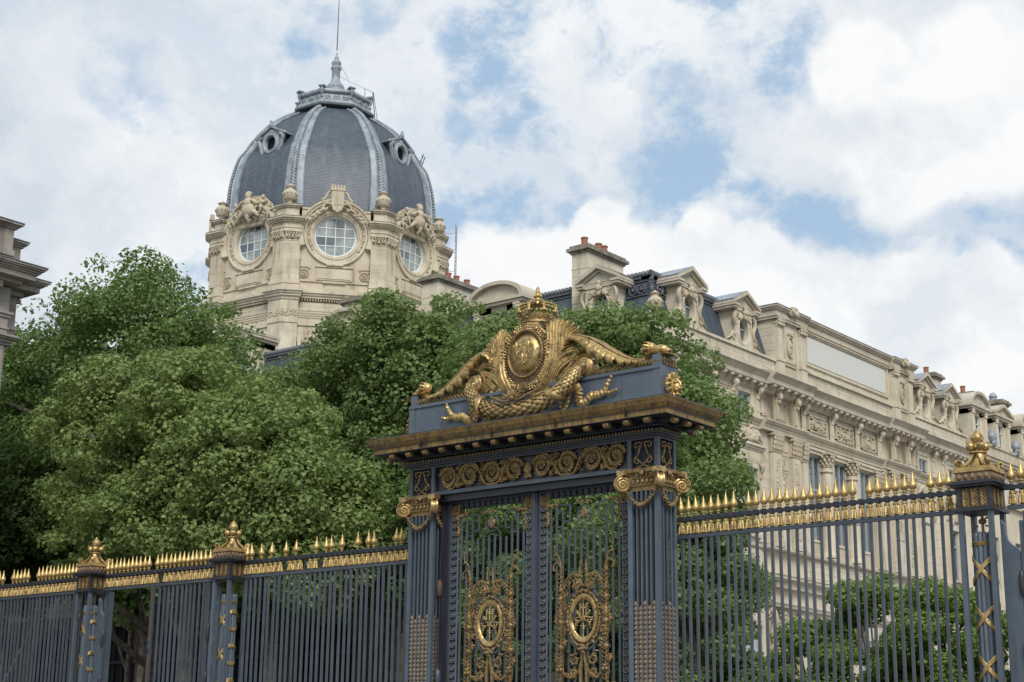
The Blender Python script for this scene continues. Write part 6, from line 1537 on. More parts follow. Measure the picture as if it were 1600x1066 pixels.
# oculus dormers
def oculus_dormer(Mx,s,nm='dormer',w=1.45,scale=1.0):
    m=MB(); MM=Mx@Matrix.Translation((s,0,22.12*.07))@Matrix.Diagonal((.86,.9,.93,1))@Matrix(((0,1,0,0),(1,0,0,0),(0,0,1,0),(0,0,0,1))); m.M=MM
    cz=22.98; fo=-.02
    hole_plate(m,1.02,22.12,24.0,cz,.58,.74,fo,1.2)
    m.box(fo-1.9,fo-.2,-1.02,1.02,23.98,24.05); m.box(fo-1.9,fo-1.2,-1.0,-.8,22.1,24.0); m.box(fo-1.9,fo-1.2,.8,1.0,22.1,24.0)
    d=obj(nm,m,'stone',B)
    m=MB(); m.M=MM; ring_y(m,[(.56,-.4),(.56,.03),(.59,.06),(.64,.06),(.67,.02),(.70,.05),(.75,.05),(.77,0)],cz,fo,32,ez=1.27); obj('oculus_frame',m,'stone',d,smooth=35)
    m=MB(); m.M=MM
    for sg in (-1,1):
        m.tube(curve([(fo+.04,sg*1.02,23.95),(fo+.10,sg*1.16,23.75),(fo+.08,sg*1.20,23.45),(fo+.05,sg*1.02,23.05),(fo+.05,sg*1.08,22.75),(fo+.05,sg*1.22,22.55)],20),lambda u:(.13,.085-.02*u),7,side=(1,0,0))
        m.tube([(fo+.05+.0*q,sg*1.24+.14*math.cos(q)*(1-q/14),22.42+.14*math.sin(q)*(1-q/14)) for q in np.linspace(0,11,30)],.05,6)
        m.tube(curve([(fo+.02,sg*1.28,22.70),(fo,sg*1.5,22.45),(fo,sg*1.75,22.30),(fo,sg*2.0,22.20)],12),lambda u:(.12,.10-.05*u),7,side=(1,0,0)); m.prism([(sg*1.0,22.12),(sg*1.9,22.12),(sg*1.5,22.25),(sg*1.25,22.5),(sg*1.0,22.75)],fo-.25,fo+.02,'x')
        crust(m,[(fo+.06,sg*(.62+.03*i),23.9-.14*i) for i in range(7)],.07,4,2)
    crust(m,[(fo+.14,.0,23.72+.1*i) for i in range(6)],.14,6,4); m.ell((fo+.22,0,23.98),(.14,.17,.2),9,7)
    for sg in (-1,1): crust(m,[(fo+.1,sg*(.1+.11*i),23.80-.05*i) for i in range(5)],.085,3,3)
    obj('carving',m,'carved_stone',d,smooth=60)
    m=MB(); m.M=MM; fr=.30    # pediment with side returns
    for sg in (-1,1): m.box(fo-1.7,fo+fr,min(sg*.95,sg*1.45),max(sg*.95,sg*1.45),24.05,24.17); m.box(fo-1.7,fo+fr+.06,min(sg*.95,sg*1.52),max(sg*.95,sg*1.52),24.175,24.30)
    m.box(fo-1.5,fo+.04,-.95,.95,24.05,24.35)
    for sg in (-1,1):
        pr=[(sg*1.54,24.30),(0,25.02),(0,25.22),(sg*1.54,24.48)]; m.prism(pr,fo-1.7,fo+fr+.05,'x')
        pr=[(sg*1.25,24.30),(0,24.86),(0,25.0),(sg*1.45,24.35)]; m.prism(pr,fo-1.2,fo+.18,'x')
    m.prism([(-1.3,24.30),(1.3,24.30),(0,24.92)],fo-1.5,fo+.06,'x'); obj('pediment',m,'cornice_stone',d)
    m=MB(); m.M=MM
    for sg in (-1,1): m.prism([(sg*1.58,24.485),(0,25.225),(0,25.25),(sg*1.58,24.51)],fo-1.75,fo+fr+.02,'x')
    obj('pediment_lead',m,'zinc',d)
    m=MB(); m.M=MM; n=28; m.add([(fo-.30,.60*math.cos(2*PI*j/n),cz+.76*math.sin(2*PI*j/n)) for j in range(n)],[tuple(range(n))]); wi=obj('window',m,'window_glass',d)
    m=MB(); m.M=MM; m.box(fo-.29,fo-.24,-.03,.03,cz-.72,cz+.72); m.box(fo-.29,fo-.24,-.55,.55,cz+.15,cz+.2); obj('glazing_bar',m,'white_frame',wi)
    return d
oculus_dormer(MR,2.80); oculus_dormer(MR,7.95); oculus_dormer(MR,29.55); oculus_dormer(MR,33.15)
oculus_dormer(MW,3.30)
def segment_dormer(Mx,s,zt=0.0,tri=False,w=1.35,nm='dormer',par=None,fo=-.02):
    par=par or B; m=MB(); MM=Mx@Matrix.Translation((s,0,zt))@Matrix(((0,1,0,0),(1,0,0,0),(0,0,1,0),(0,0,0,1))); m.M=MM
    m.box(fo-1.8,fo-.1,-w+.25,-.5,22.1,24.1); m.box(fo-1.8,fo-.1,.5,w-.25,22.1,24.1); m.box(fo-1.8,fo-.1,-w+.25,w-.25,23.75,24.1)
    d=obj(nm,m,'stone',par)
    for sg in (-1,1):
        m=MB(); m.M=MM; m.box(fo-.12,fo+.12,sg*(w-.42)-.16,sg*(w-.42)+.16,22.12,23.8); m.box(fo-.12,fo+.18,sg*(w-.42)-.21,sg*(w-.42)+.21,22.12,22.35); m.box(fo-.12,fo+.20,sg*(w-.42)-.21,sg*(w-.42)+.21,23.92,24.05)
        for q in range(4): m.ell((fo+.15,sg*(w-.42)-.15+.1*q,23.82),(.06,.06,.1),6,4)
        obj('pilaster',m,'stone',d)
    m=MB(); m.M=MM; m.box(fo-1.8,fo+.22,-w,w,24.06,24.20); m.box(fo-1.8,fo+.32,-w-.12,w+.12,24.205,24.36)
    if tri:
        m.prism([(-w-.14,24.36),(w+.14,24.36),(w+.14,24.5),(0,25.1),(-w-.14,24.5)],fo-1.6,fo+.12,'x')
        for sg in (-1,1): m.prism([(sg*(w+.16),24.37),(0,24.98),(0,25.18),(sg*(w+.16),24.56)],fo-1.8,fo+.34,'x')
    else:
        n=16; o_=[(-(w+.1)*math.cos(PI*j/n)*1.0,24.36+.95*math.sin(PI*j/n)**1.0) for j in range(n+1)]
        m.prism([(y*.88,24.36+(z-24.36)*.84) for y,z in o_],fo-1.6,fo+.08,'x')
        rs=[]
        for j in range(n+1):
            y,z=o_[j]; yi,zi=y*.87,24.36+(z-24.36)*.80; rs.append([(fo-1.7,y,z),(fo+.32,y,z),(fo+.32,yi,zi),(fo-1.7,yi,zi)])
        m.rings(rs)
    obj('pediment',m,'cornice_stone',d,smooth=30)
    m=MB(); m.M=MM; m.add([(fo-.3,-.5,22.15),(fo-.3,.5,22.15),(fo-.3,.5,23.75),(fo-.3,-.5,23.75)],[(0,1,2,3)]); wi=obj('window',m,'window_glass',d)
    m=MB(); m.M=MM; m.box(fo-.28,fo-.2,-.04,.04,22.15,23.75); m.box(fo-.28,fo-.2,-.5,.5,23.2,23.27); m.box(fo-.28,fo-.2,-.5,-.43,22.15,23.75); m.box(fo-.28,fo-.2,.43,.5,22.15,23.75); obj('frame',m,'white_frame',wi)
    return d
segment_dormer(MW,9.70,.0,w=1.75); segment_dormer(MW,20.6,.45,w=1.6); segment_dormer(MW,29.2,1.1,tri=True,w=1.35); segment_dormer(MW,38.5,.3)
# attic pavilion with the blank plaque
m=SB(MR); 
for a,b in ((11.15,14.3),(24.9,27.6)): m.box(a,b,-3.2,.02,21.22,24.5)
m.box(14.3,24.9,-3.2,-.12,21.22,24.5)
pv=obj('attic_pavilion',m,'stone',B)
m=SB(MR)
for a,b,o in ((11.0,14.45,.18),(14.45,24.75,.02),(24.75,27.75,.18)):
    for q,z0,z1 in ((.02,24.30,24.42),(.07,24.425,24.52),(.02,24.525,24.76),(.10,24.765,24.82),(.15,24.825,24.90),(.22,24.905,25.0)): m.box(a-(q if a==11.0 else 0),b+(q if b==27.75 else 0),-3.3,o+q,z0,z1)
obj('pavilion_cornice',m,'cornice_stone',pv)
m=SB(MR)
for a,b,o in ((10.75,14.48,.18),(14.48,24.72,.02),(24.72,28.0,.18)): m.box(a,b,-3.35,o+.25,25.0,25.03)
obj('cornice_lead',m,'zinc',pv)
for s in (11.45,13.9,25.25,27.25):
    w=.55; m=SB(MR); m.box(s-w/2,s+w/2,-.1,.16,22.2,23.9); m.box(s-w/2-.08,s+w/2+.08,-.1,.24,22.02,22.2); m.box(s-w/2-.05,s+w/2+.05,-.1,.20,21.22,22.0); pp=obj('pavilion_pilaster',m,'stone',pv)
    m=SB(MR); m.box(s-w/2-.03,s+w/2+.03,-.1,.20,23.9,24.3); m.box(s-w/2-.1,s+w/2+.1,-.1,.28,24.3,24.4)
    for row in range(2):
        for i in range(5): m.ell((s-w/2+i*w/4,.24,24.02+row*.18),(.09,.07,.1),6,5)
    for i in range(3): m.ell((s-w/2-.02,-.0+.1*i-.1,24.1),(.06,.08,.1),6,5)
    obj('capital',m,'carved_stone',pp,smooth=60)
for cx in (12.65,26.25):
    m=SB(MR); m.box(cx-.65,cx+.65,0,.07,24.2,24.28); m.box(cx-.65,cx+.65,0,.07,22.15,22.23); m.box(cx-.65,cx-.57,0,.07,22.2,24.2); m.box(cx+.57,cx+.65,0,.07,22.2,24.2); m.box(cx-.6,cx+.6,0,.10,21.95,22.06)
    m.tube([(cx+.30*math.cos(q),.07,23.05+.55*math.sin(q)) for q in np.linspace(0,2*PI,21)[:-1]],.06,6,closed=True); m.ell((cx,.05,23.05),(.22,.07,.42),10,7); crust2(m,(cx,.08,23.75),.12,14,2); crust2(m,(cx,.12,23.1),.07,10,3); m.box(cx-.6,cx+.6,0,.05,21.35,21.85)
    obj('shield_panel',m,'carved_stone',pv,smooth=60)
    m=SB(MR); m.tube(curve([(cx-.25,.36,25.0),(cx-.2,.42,24.9),(cx,.44,24.75),(cx+.2,.42,24.9),(cx+.25,.36,25.0)],12),.12,7)
    for q in (-1,1): m.tube(spiral((cx+q*.32,.36,24.82),.16,.04,1.2,n=16,ax=(1,0,0),ay=(0,0,1),hand=q),.06,6)
    m.tube([(cx,-1.6,24.98),(cx,.36,24.98)],lambda u:(.38,.24),12,side=(1,0,0)); obj('cornice_scroll',m,'zinc' if False else 'carved_stone',pv,smooth=60)
    m=SB(MR); m.tube([(cx+.3,-3.0,25.05),(cx+.3,.30,25.05)],lambda u:(.42,.22),14,side=(1,0,0)); obj('lead_barrel',m,'zinc',pv,smooth=60)
m=SB(MR); m.box(14.86,24.28,-.12,-.085,22.72,24.14); obj('plaque',m,'plaque',pv)
m=SB(MR)
for (a,b,z0,z1) in ((14.6,24.6,24.22,24.32),(14.6,24.6,22.5,22.6),(14.6,14.7,22.6,24.22),(24.5,24.6,22.6,24.22)): m.box(a,b,-.12,-.03,z0,z1)
m.box(14.4,24.9,-.12,.04,22.05,22.18)
for i in range(4):
    a=14.6+i*2.55; b=a+2.4
    for (x0,x1,z0,z1) in ((a,b,21.85,21.89),(a,b,21.4,21.44),(a,a+.04,21.44,21.85),(b-.04,b,21.44,21.85)): m.box(x0,x1,-.12,-.08,z0,z1)
m.box(14.4,24.9,-.12,.06,21.22,21.33); obj('plaque_frame',m,'stone',pv)
def blocks(Mx,parent,s0,s1,z0,z1,o,L,H,mt,skip=(),seed=0):
    """courses of squared stone, each block proud of the wall behind and parted by an open joint"""
    rnd=random.Random(seed); nr=max(1,int(round((z1-z0)/H))); h=(z1-z0)/nr; n=max(1,int(round((s1-s0)/L))); l=(s1-s0)/n; M_={}
    for r in range(nr):
        xs=[s0+l*(i+(.5 if r%2 else 0)) for i in range(n+(1 if r%2 else 1))]
        xs=[s0]+[x for x in xs if s0+.12<x<s1-.12]+[s1]
        for a,b in zip(xs,xs[1:]):
            k=round(b-a,2)
            if k not in M_: m=MB(); m.M=Mx.to_3x3().to_4x4(); m.box(.007,b-a-.007,-.05,.022,.007,h-.007); M_[k]=m.mesh('stone_block',mt)
            v=Mx@Vector((a,o+rnd.uniform(-.004,.004),z0+r*h)); obj('stone_block',M_[k],None,parent,tuple(v))
for a,b in ((0,11.0),(27.7,35.5)): blocks(MR,B,a,b,21.44,21.94,.0-.05,1.25,.25,'stone',seed=1)
for a,b in ((14.5,24.8),): blocks(MR,pv,a,b,21.34,22.04,-.12,1.3,.35,'stone',seed=2)
for a,b in ((4.3,6.7),(28.6,31.5)): blocks(MR,B,a,b,12.3,16.8,.0,1.1,.48,'stone',seed=5)
for a,b in ((9.1,10.08),(12.95,13.4),(26.5,27.2)): blocks(MR,B,a,b,12.3,17.9,.0,1.1,.48,'stone',seed=4)
for a,b in ((0,9.0),(13.6,22.7),(27.4,36)): blocks(MR,B,a,b,11.0,11.95,.0,1.4,.33,'stone',seed=6)
MP=Matrix.Translation((0,11.15,0))@Matrix(((1,0,0,0),(0,-1,0,0),(0,0,1,0),(0,0,0,1)))
blocks(MP,pv,-2.6,-.08,22.2,24.28,0,.84,.42,'stone',seed=8)
for k in range(8):
    MT=Matrix.Rotation(k*PI/4,4,'Z')@MR; cl=FWW-PW
    blocks(MT,T,-cl,cl,29.99,30.58,AP+.03,1.15,.30,'tower_stone',seed=k)
    blocks(MT,T,-cl,cl,28.0,28.96,AP+.0,1.2,.48,'tower_stone',seed=k+9)
    for sg in (-1,1): blocks(MT,T,*sorted((sg*2.02,sg*(cl-.02))),33.5 if False else 35.05,35.66,AP+.0,.6,.30,'tower_stone',seed=k)
# chimney stacks, long side running away from the main facade
def stack(x0,y0,y1,ztop,pots,w=1.15,par=None,zb=22.0):
    par=par or B; m=MB(); m.box(x0,x0+w,y0,y1,zb,ztop-.42); m.box(x0-.03,x0+w+.03,y0-.03,y1+.03,ztop-1.25,ztop-1.15); c=obj('chimney_stack',m,'stone',par)
    if par is B: blocks(Matrix.Translation((x0+w,y0,0))@MR,c,.0,y1-y0,zb+1.5,ztop-1.27,0,.9,.36,'stone',seed=2); blocks(Matrix.Translation((x0+w,y0,0))@MW,c,.0,w,zb+1.5,ztop-1.27,0,.6,.36,'stone',seed=3)
    m=MB()
    for q,z0,z1 in ((.08,ztop-.42,ztop-.30),(.22,ztop-.295,ztop-.14),(.10,ztop-.135,ztop)): m.box(x0-q,x0+w+q,y0-q,y1+q,z0,z1)
    obj('chimney_cap',m,'weathered_stone',c)
    for yy in pots:
        m=MB(); m.lathe([(.17,ztop-.02),(.16,ztop+.42),(.19,ztop+.44),(.19,ztop+.50),(.12,ztop+.50)],10,c=(x0+w*.5,yy,0)); obj('chimney_pot',m,'terracotta',c,smooth=40)
    return c
stack(-5.35,.5,3.6,26.5,(.9,2.1,2.6),w=.95); stack(-16.55,1.8,7.2,27.3,(3.3,4.0,4.9)); stack(-22.6,1.8,6.6,27.1,(3.4,4.0,4.6,5.2),w=1.2)
stack(-2.6,33.9,34.9,26.1,(34.3,),w=1.4)
# back volume closing the roof
m=MB(); m.box(-ENDW,-1.4,1.6,14,0,24.3); m.box(-14,-1.4,1.6,ENDR,0,24.3); obj('inner_wall',m,'stone',B)

# ------------------------------------------------------------------ next building down the side street
N_=thing('neighbour_building','farther stone building down the side street with flat pilastered dormers','building',(BX,BY+ENDR,0))
def nobj(nm,m,mt,par=None,**k): return obj(nm,m,mt,par or N_,**k)
LN=70
hN=[(2.3+i*3.9,3.4+i*3.9,z0,z1) for i in range(17) for z0,z1 in ((18.4,19.6),(12.6,16),(5,8.5))]
m=SB(MR); wall_holes(m,0.05,LN,0,20.8,hN); m.box(.05,LN,-1.2,-.5,0,20.8); nobj('wall',m,'stone')
for h in hN:
    if h[0]>24: continue
    m=SB(MR); a,b,c,d=h; m.box(a,b,-.35,-.3,c,d); wi=nobj('window',m,'window_glass'); m=SB(MR); m.box(a,b,-.3,-.22,d-.1,d); m.box((a+b)/2-.05,(a+b)/2+.05,-.3,-.22,c,d); m.box(a,a+.08,-.3,-.22,c,d); m.box(b-.08,b,-.3,-.22,c,d); nobj('frame',m,'blue_frame',wi)
m=SB(MR)
for q,z0,z1 in ((.2,20.3,20.6),(.5,20.65,20.8),(.6,20.805,21.0),(.7,21.005,21.12),(.25,18.2,18.35),(.3,11.0,11.2)): m.box(.05,LN,-.2,q,z0,z1)
m.box(.05,LN,-.5,.02,21.12,22.0); m.box(.05,LN,-.5,.12,22.0,22.12); nobj('cornice',m,'cornice_stone')
m=SB(MR)
for i in range(20):
    a=i/20; m.add([(.05,-.75-.8*a+.03,21.9+2.4*a),(LN,-.75-.8*a+.03,21.9+2.4*a),(LN,-.79-.8*a,22.02+2.4*a),(.05,-.79-.8*a,22.02+2.4*a)],[(0,1,2,3)])
m.box(.05,LN,-8,-1.5,24.2,24.5); nobj('slate_mansard',m,'slate')
MN=Matrix.Translation((0,0,0))
for s,tr in ((1.3,False),(5.2,True),(9.6,False),(14.0,True),(18.5,False),(23.0,True)):
    segment_dormer(MR,s,.0,tri=tr,w=1.45,par=N_)
m=SB(MR)
for s in (3.3,7.4,11.8):
    m.lathe([(.3,22.1),(.15,22.3),(.34,22.55),(.36,22.8),(.2,22.95),(.05,23.15)],10,c=(s,0,0)); crust2(m,(s,.1,22.3),.2,12,int(s))
nobj('lead_vases',m,'zinc',smooth=60)
stack(-2.8,3.6,4.6,26.0,(3.9,),par=N_,w=1.6); stack(-3.4,6.6,7.6,25.9,(),par=N_,w=3.0)
m=MB(); m.lathe([(.32,25.9),(.32,26.05),(.22,26.1),(.3,26.25),(.2,26.45),(.05,26.55)],12,c=(-1.2,7.1,0)); nobj('roof_vent',m,'zinc',smooth=40)

# ------------------------------------------------------------------ grey corner building at the left edge
LBX,LBY=-45.0,29.0
Lb=thing('corner_wing','grey stone building corner with stepped dark cornices at the left edge of the photo','building',(LBX,LBY,0))
def lb(nm,lst,mt='grey_stone'):
    m=MB()
    for x0,x1,y0,y1,z0,z1 in lst: m.box(x0,x1,y0,y1,z0,z1)
    return obj(nm,m,mt,Lb)
lb('wall',[(-12,-.4,-30,.42,15.1,16.9),(-12,-.9,0,1.02,15.1,16.9),(-12,-.45,-30,.42,0,15.1)])
for i in range(14):
    lb('stone_course',[(-.45,-.40,-30,.36,.3+i*1.05,1.32+i*1.05)])
lb('attic_wall',[(-12,-.5,-30,.40,17.5,19.0),(-12,-1.0,.10,1.05,17.3,18.6)])
lb('attic_band',[(-12,-.44,-30,.46,18.05,18.25)])
lb('attic_cornice',[(-12,-.42,-30,.48,19.0,19.06),(-12,-.36,-30,.54,19.065,19.12),(-12,-.26,-30,.62,19.125,19.2),(-12,-.92,.16,1.12,18.6,18.66),(-12,-.86,.2,1.18,18.665,18.72),(-12,-.80,.2,1.24,18.725,18.80)])
cn=lb('main_cornice',[(-12,.10,-30,.52,16.95,17.08),(-12,.44,-30,.80,17.085,17.27),(-12,.50,-30,.86,17.275,17.33),(-12,.56,-30,.92,17.335,17.40),(-12,.64,-30,.99,17.405,17.46),(-12,.70,-30,1.05,17.465,17.52)])
lb('side_cornice',[(-12,-.70,.3,1.15,16.80,16.95),(-12,-.32,.3,1.50,16.955,17.16),(-12,-.22,.3,1.60,17.165,17.22),(-12,-.14,.3,1.68,17.225,17.29),(-12,-.08,.3,1.76,17.295,17.36)])
lb('cornice_flashing',[(-12,.72,-30,1.07,17.52,17.56),(-12,-.06,.3,1.78,17.36,17.39),(-12,-.24,-30,.64,19.2,19.23),(-12,-.78,.2,1.26,18.80,18.83)],'dark_lead')
m=MB()
for i in range(36): m=MB(); y=-.2-i*.34; m.box(-.4,.08,y-.18,y,16.72,16.93); obj('dentil',m,'grey_stone',Lb)
for i in range(8): m=MB(); m.box(-1.0-i*.34-.18,-1.0-i*.34,.3,1.25,16.66,16.79); obj('dentil',m,'grey_stone',Lb)
lb('string_course',[(-12,-.34,-30,.48,15.85,15.95),(-12,-.28,-30,.55,15.955,16.05),(-12,-.36,-30,.47,15.45,15.52),(-12,-.84,.3,1.10,15.62,15.75)])
lb('sill_course',[(-12,-.34,-30,.55,14.9,14.98),(-12,-.26,-30,.60,14.985,15.08),(-12,-.16,-30,.68,15.085,15.14),(-12,-.08,-30,.74,15.145,15.22)])
lb('pilaster',[(-1.6,-.36,-.9,.30,0,14.85)])
for y in (-4.2,-8.4,-12.6,-16.8):
    for z0 in (4,9.5):
        m=MB(); m.box(-.42,-.34,y-.8,y+.8,z0,z0+3); wi=obj('window',m,'blue_frame',Lb); m=MB(); m.box(-.38,-.33,y-.65,y-.05,z0+.1,z0+2.9); m.box(-.38,-.33,y+.05,y+.65,z0+.1,z0+2.9); obj('pane',m,'window_glass',wi)

# ------------------------------------------------------------------ trees
def leaf_cloud(name,mt,C,Rd,N,size,seed,parent,up=.55,inner=.35):
    """N leaves in the shells of the clumps with centres C and radii Rd"""
    N=int(N*(3.1 if size<.4 else 1.5)); size*=(.475 if size<.4 else .66); rg=np.random.default_rng(seed); C=np.array(C); Rd=np.array(Rd)
    wgt=(Rd[:,0]*Rd[:,2])**1.0; idx=rg.choice(len(C),size=N,p=wgt/wgt.sum())
    d=rg.normal(size=(N,3)); d/=np.linalg.norm(d,axis=1)[:,None]
    rad=(inner+(1-inner)*rg.random(N)**.42)*(1+.07*rg.normal(size=N))
    P=C[idx]+d*Rd[idx]*rad[:,None]
    nrm=d*.7+np.array([0,0,up])+rg.normal(size=(N,3))*.5; nrm/=np.linalg.norm(nrm,axis=1)[:,None]
    tv=rg.normal(size=(N,3))+np.array([0,0,-.5]); tv-=nrm*(tv*nrm).sum(1)[:,None]; tv/=np.linalg.norm(tv,axis=1)[:,None]
    bv=np.cross(nrm,tv); s=size*rg.uniform(.55,1.35,N)
    # five pointed leaf: base, two side lobes, two notches, tip
    shp=np.array([(0,0,0),(.42,.58,.14),(1.05,.04,.0),(.38,-.58,.14)])
    V=P[:,None,:]+s[:,None,None]*(tv[:,None,:]*(shp[None,:,0:1]-.4)+bv[:,None,:]*shp[None,:,1:2]+nrm[:,None,:]*shp[None,:,2:3])
    V=V.reshape(-1,3); base=np.arange(N)*4
    tri=np.array([(0,2,1),(0,3,2)]); F=(base[:,None,None]+tri[None]).reshape(-1,3)
    me=bpy.data.meshes.new(name); me.vertices.add(len(V)); me.vertices.foreach_set('co',V.ravel())
    me.loops.add(F.size); me.loops.foreach_set('vertex_index',F.ravel().astype(np.int32)); me.polygons.add(len(F))
    me.polygons.foreach_set('loop_start',(np.arange(len(F))*3).astype(np.int32)); me.update(calc_edges=True); me.materials.append(MAT[mt])
    o=bpy.data.objects.new(name,me); COL.objects.link(o); o.parent=parent; return o
def tree(label,base,env,N,mt,seed,size=.20,clumps=None,rs=(.75,1.5),trunk=.32,name='plane_tree',extra=(),cat='tree',droop=0,limbs=12):
    """env: list of (dx,dy,z,rx,ry,rz) ellipsoids that make up the crown, relative to the base"""
    t=thing(name,label,cat,(base[0],base[1],0),0,'trees beyond the railing' if cat=='tree' else None)
    rnd=random.Random(seed); C=[];Rr=[]
    for (dx,dy,z,rx,ry,rz) in env:
        vol=(rx*ry*rz)**(1/3); n=max(6,int(15*(vol/1.25)**2)) if clumps is None else clumps
        for _ in range(n):
            a=rnd.uniform(0,2*PI); c_=rnd.uniform(-1,1); s_=math.sqrt(1-c_*c_); k=rnd.uniform(.45,1.0)**.5
            r=rnd.uniform(*rs)*.84*min(1,vol/2.2+.35)
            if _%4==3: k=rnd.uniform(.97,1.04); r*=.45
            C.append((dx+(rx-r*.6)*k*s_*math.cos(a),dy+(ry-r*.6)*k*s_*math.sin(a),z+(rz-r*.5)*k*c_)); Rr.append((r*rnd.uniform(.85,1.3),r*rnd.uniform(.85,1.3),r*rnd.uniform(.55,.8)))
    for (x,y,z,r) in extra: C.append((x,y,z)); Rr.append((r,r,r*.8))
    leaf_cloud('crown',mt,C,Rr,N,size,seed,t)
    zt=max(c[2] for c in C); m=MB(); x0,y0=0,0
    top=(env[0][0]*.6,env[0][1]*.6,env[0][2]+env[0][5]*.35)
    m.tube(curve([(0,0,0),(rnd.uniform(-.15,.15),rnd.uniform(-.15,.15),top[2]*.35),(top[0]*.5+rnd.uniform(-.3,.3),top[1]*.5,top[2]*.68),top],16),lambda u:trunk*(1.15-.95*u)+.10*math.exp(-u*18),9); tr=obj('trunk',m,'bark',t,smooth=60)
    idx=list(range(len(C))); rnd.shuffle(idx)
    for i in idx[:limbs]:
        c=Vector(C[i]); u=rnd.uniform(.35,.85); b=Vector((top[0]*u*.8,top[1]*u*.8,top[2]*u))
        m=MB(); mid=(b+c)/2+Vector((rnd.uniform(-.4,.4),rnd.uniform(-.4,.4),rnd.uniform(.0,.6))); m.tube(curve([b,mid,c],9),lambda u:trunk*.42*(1-.85*u)+.012,6); obj('limb',m,'bark',t,smooth=60)
    return t
tree('tallest broad plane tree at the left, its crown rising beside the grey building corner',(-50.7,37.5),[(1.7,0,16.4,3.6,3.6,4.7),(-2.9,-.4,15.2,3.6,3.4,4.5),(5.3,0,14.0,3.2,3.2,4.6),(-6.1,-.4,14.6,3.4,3,4.8),(-.3,-1,11.6,7.2,3.6,3.6),(5.1,-.6,11.0,3.8,3,3.0)],62000,'leaf_dark',11,.27,rs=(.8,1.5),trunk=.45)
tree('lighter green plane tree in front, filling the middle left above the side gate',(-37,31),[(-.4,0,11.0,3.2,2.8,3.0),(-3.7,0,11.2,3.0,2.8,3.1),(2.6,0,9.4,2.8,2.8,3.2),(4.8,.2,8.0,1.9,2.2,2.8),(0,-.3,8.3,6.0,2.8,2.1)],56000,'leaf_light',12,.235,rs=(.6,1.2),trunk=.3)
tree('plane tree below the domed tower, left of the crest',(-35.8,38.5),[(.4,0,14.3,2.1,2.6,3.5),(2.7,-.3,12.6,2.0,2.4,4.0),(-1.8,0,13.5,2.3,2.4,3.5),(-5.0,0,12.7,2.8,2.5,3.4),(0,-.5,9.8,5.6,3,3.6)],56000,'leaf_mid',13,.245,rs=(.7,1.3),trunk=.34)
tree('plane tree directly behind the gilded crown and crest',(-27,36.5),[(-2.1,0,12.6,2.1,2.3,2.9),(.9,0,11.8,1.9,2.3,2.9),(2.7,0,11.4,1.7,2.2,3.0),(4.0,-.3,9.2,1.8,2.2,3.4),(0,-.5,8.2,4.6,2.7,4.4),(-3.6,0,10.0,2.2,2.4,3.3)],52000,'leaf_mid',14,.225,rs=(.65,1.2),trunk=.3)
tree('small plane tree right of the gate, its tip under the cornice corner',(-18.9,30),[(.1,0,7.3,1.25,1.4,2.0),(.2,0,5.2,1.45,1.5,2.0),(-1.5,0,6.3,1.4,1.5,1.9),(.2,0,3.2,1.4,1.5,1.6)],17000,'leaf_mid',15,.17,rs=(.4,.8),trunk=.17)
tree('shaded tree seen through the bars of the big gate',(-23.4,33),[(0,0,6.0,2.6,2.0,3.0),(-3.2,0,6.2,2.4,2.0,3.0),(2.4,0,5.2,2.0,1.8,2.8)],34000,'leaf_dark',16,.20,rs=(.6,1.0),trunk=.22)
tree('low shaded tree behind the railing left of the gate',(-31,35),[(0,0,7.9,3.0,2.2,2.3),(-3.5,0,8.0,2.8,2.2,2.2)],26000,'leaf_dark',17,.22,rs=(.6,1.1),trunk=.26)
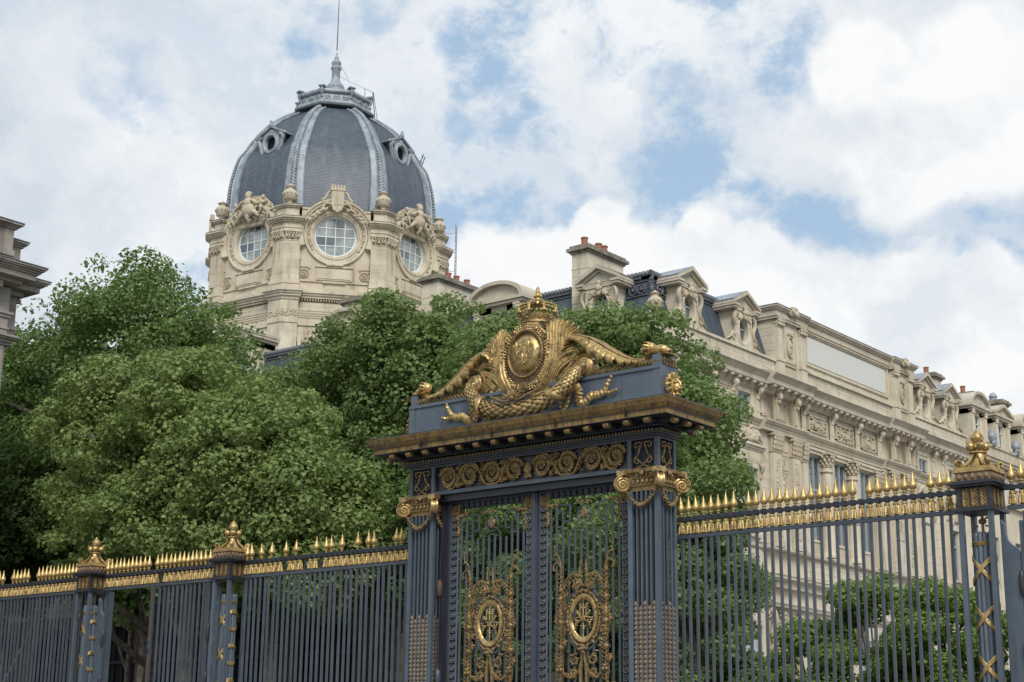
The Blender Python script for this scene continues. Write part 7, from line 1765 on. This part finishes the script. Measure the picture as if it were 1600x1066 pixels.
tree('dark tree standing behind the side gate pillars',(-44.9,36),[(.9,0,9.8,3.6,2.4,2.4),(-3.6,0,10.2,3.6,2.4,2.4),(-8.1,0,9.4,3.4,2.4,2.8),(-11.4,0,9.2,3.0,2.4,2.8)],30000,'leaf_dark',18,.25,rs=(.7,1.2),trunk=.3,limbs=5)
for i,(x,y) in enumerate(((-64.3,51),(-56,52),(-47,51.5))):  # hidden row added so its crowns keep the sun off the arcade
    tree(('street tree added to shade the facade, in front of the arched window','street tree added to shade the facade, between the tower and the side gate','street tree added to shade the facade, hidden low behind the tree below the dome')[i],(x,y),[(0,0,15.0,6.0,3.8,4.6),(0,1.5,10.2,5.8,4.4,2.4)],24000,'leaf_dark',30+i,.50,rs=(.9,1.6),trunk=.3,limbs=8)
for i,(x,y) in enumerate(((-91,55.5),(-83.5,55.8),(-71,55.6),(-60,55.8),(-49,55.5))):  # extra crowns added near the wall to block sun and sky
    tree('street tree added to shade the facade from close by, %s'%('behind the far left railing','behind the leftmost railing pillar','above the arched window in the open side gate','behind the railing left of the big gate','behind the left pillar of the big gate')[i],(x,y),[(0,0,12.6,6.2,3.0,2.5)],13000,'leaf_dark',50+i,.50,rs=(.9,1.4),trunk=.25,limbs=5)
tree('bright green shrub-like tree behind the railing just left of the fluted pillar',(-17.7,40.5),[(0,0,5.0,1.5,1.5,2.0),(.4,0,3.0,1.6,1.4,1.6)],15000,'leaf_shrub',21,.17,rs=(.45,.85),trunk=.10,name='garden_tree',cat='garden tree')
tree('bright green garden tree behind the middle of the right railing',(-20.2,41.3),[(0,0,5.0,1.8,1.5,2.0),(.7,0,3.2,1.6,1.5,1.8)],15000,'leaf_shrub',22,.17,rs=(.45,.85),trunk=.10,name='garden_tree',cat='garden tree')
tree('low bright green shrub behind the right railing, lowest of the garden shrubs',(-22.2,41),[(0,0,3.9,1.6,1.4,1.9),(-1.0,0,2.6,1.5,1.3,1.6)],14000,'leaf_shrub',23,.17,rs=(.45,.8),trunk=.08,name='garden_shrub',cat='shrub')
tree('garden tree at the right edge beyond the fluted pillar',(-14.9,41),[(0,0,4.2,1.9,1.6,1.9)],10000,'leaf_shrub',24,.17,rs=(.45,.85),trunk=.10,name='garden_tree',cat='garden tree')
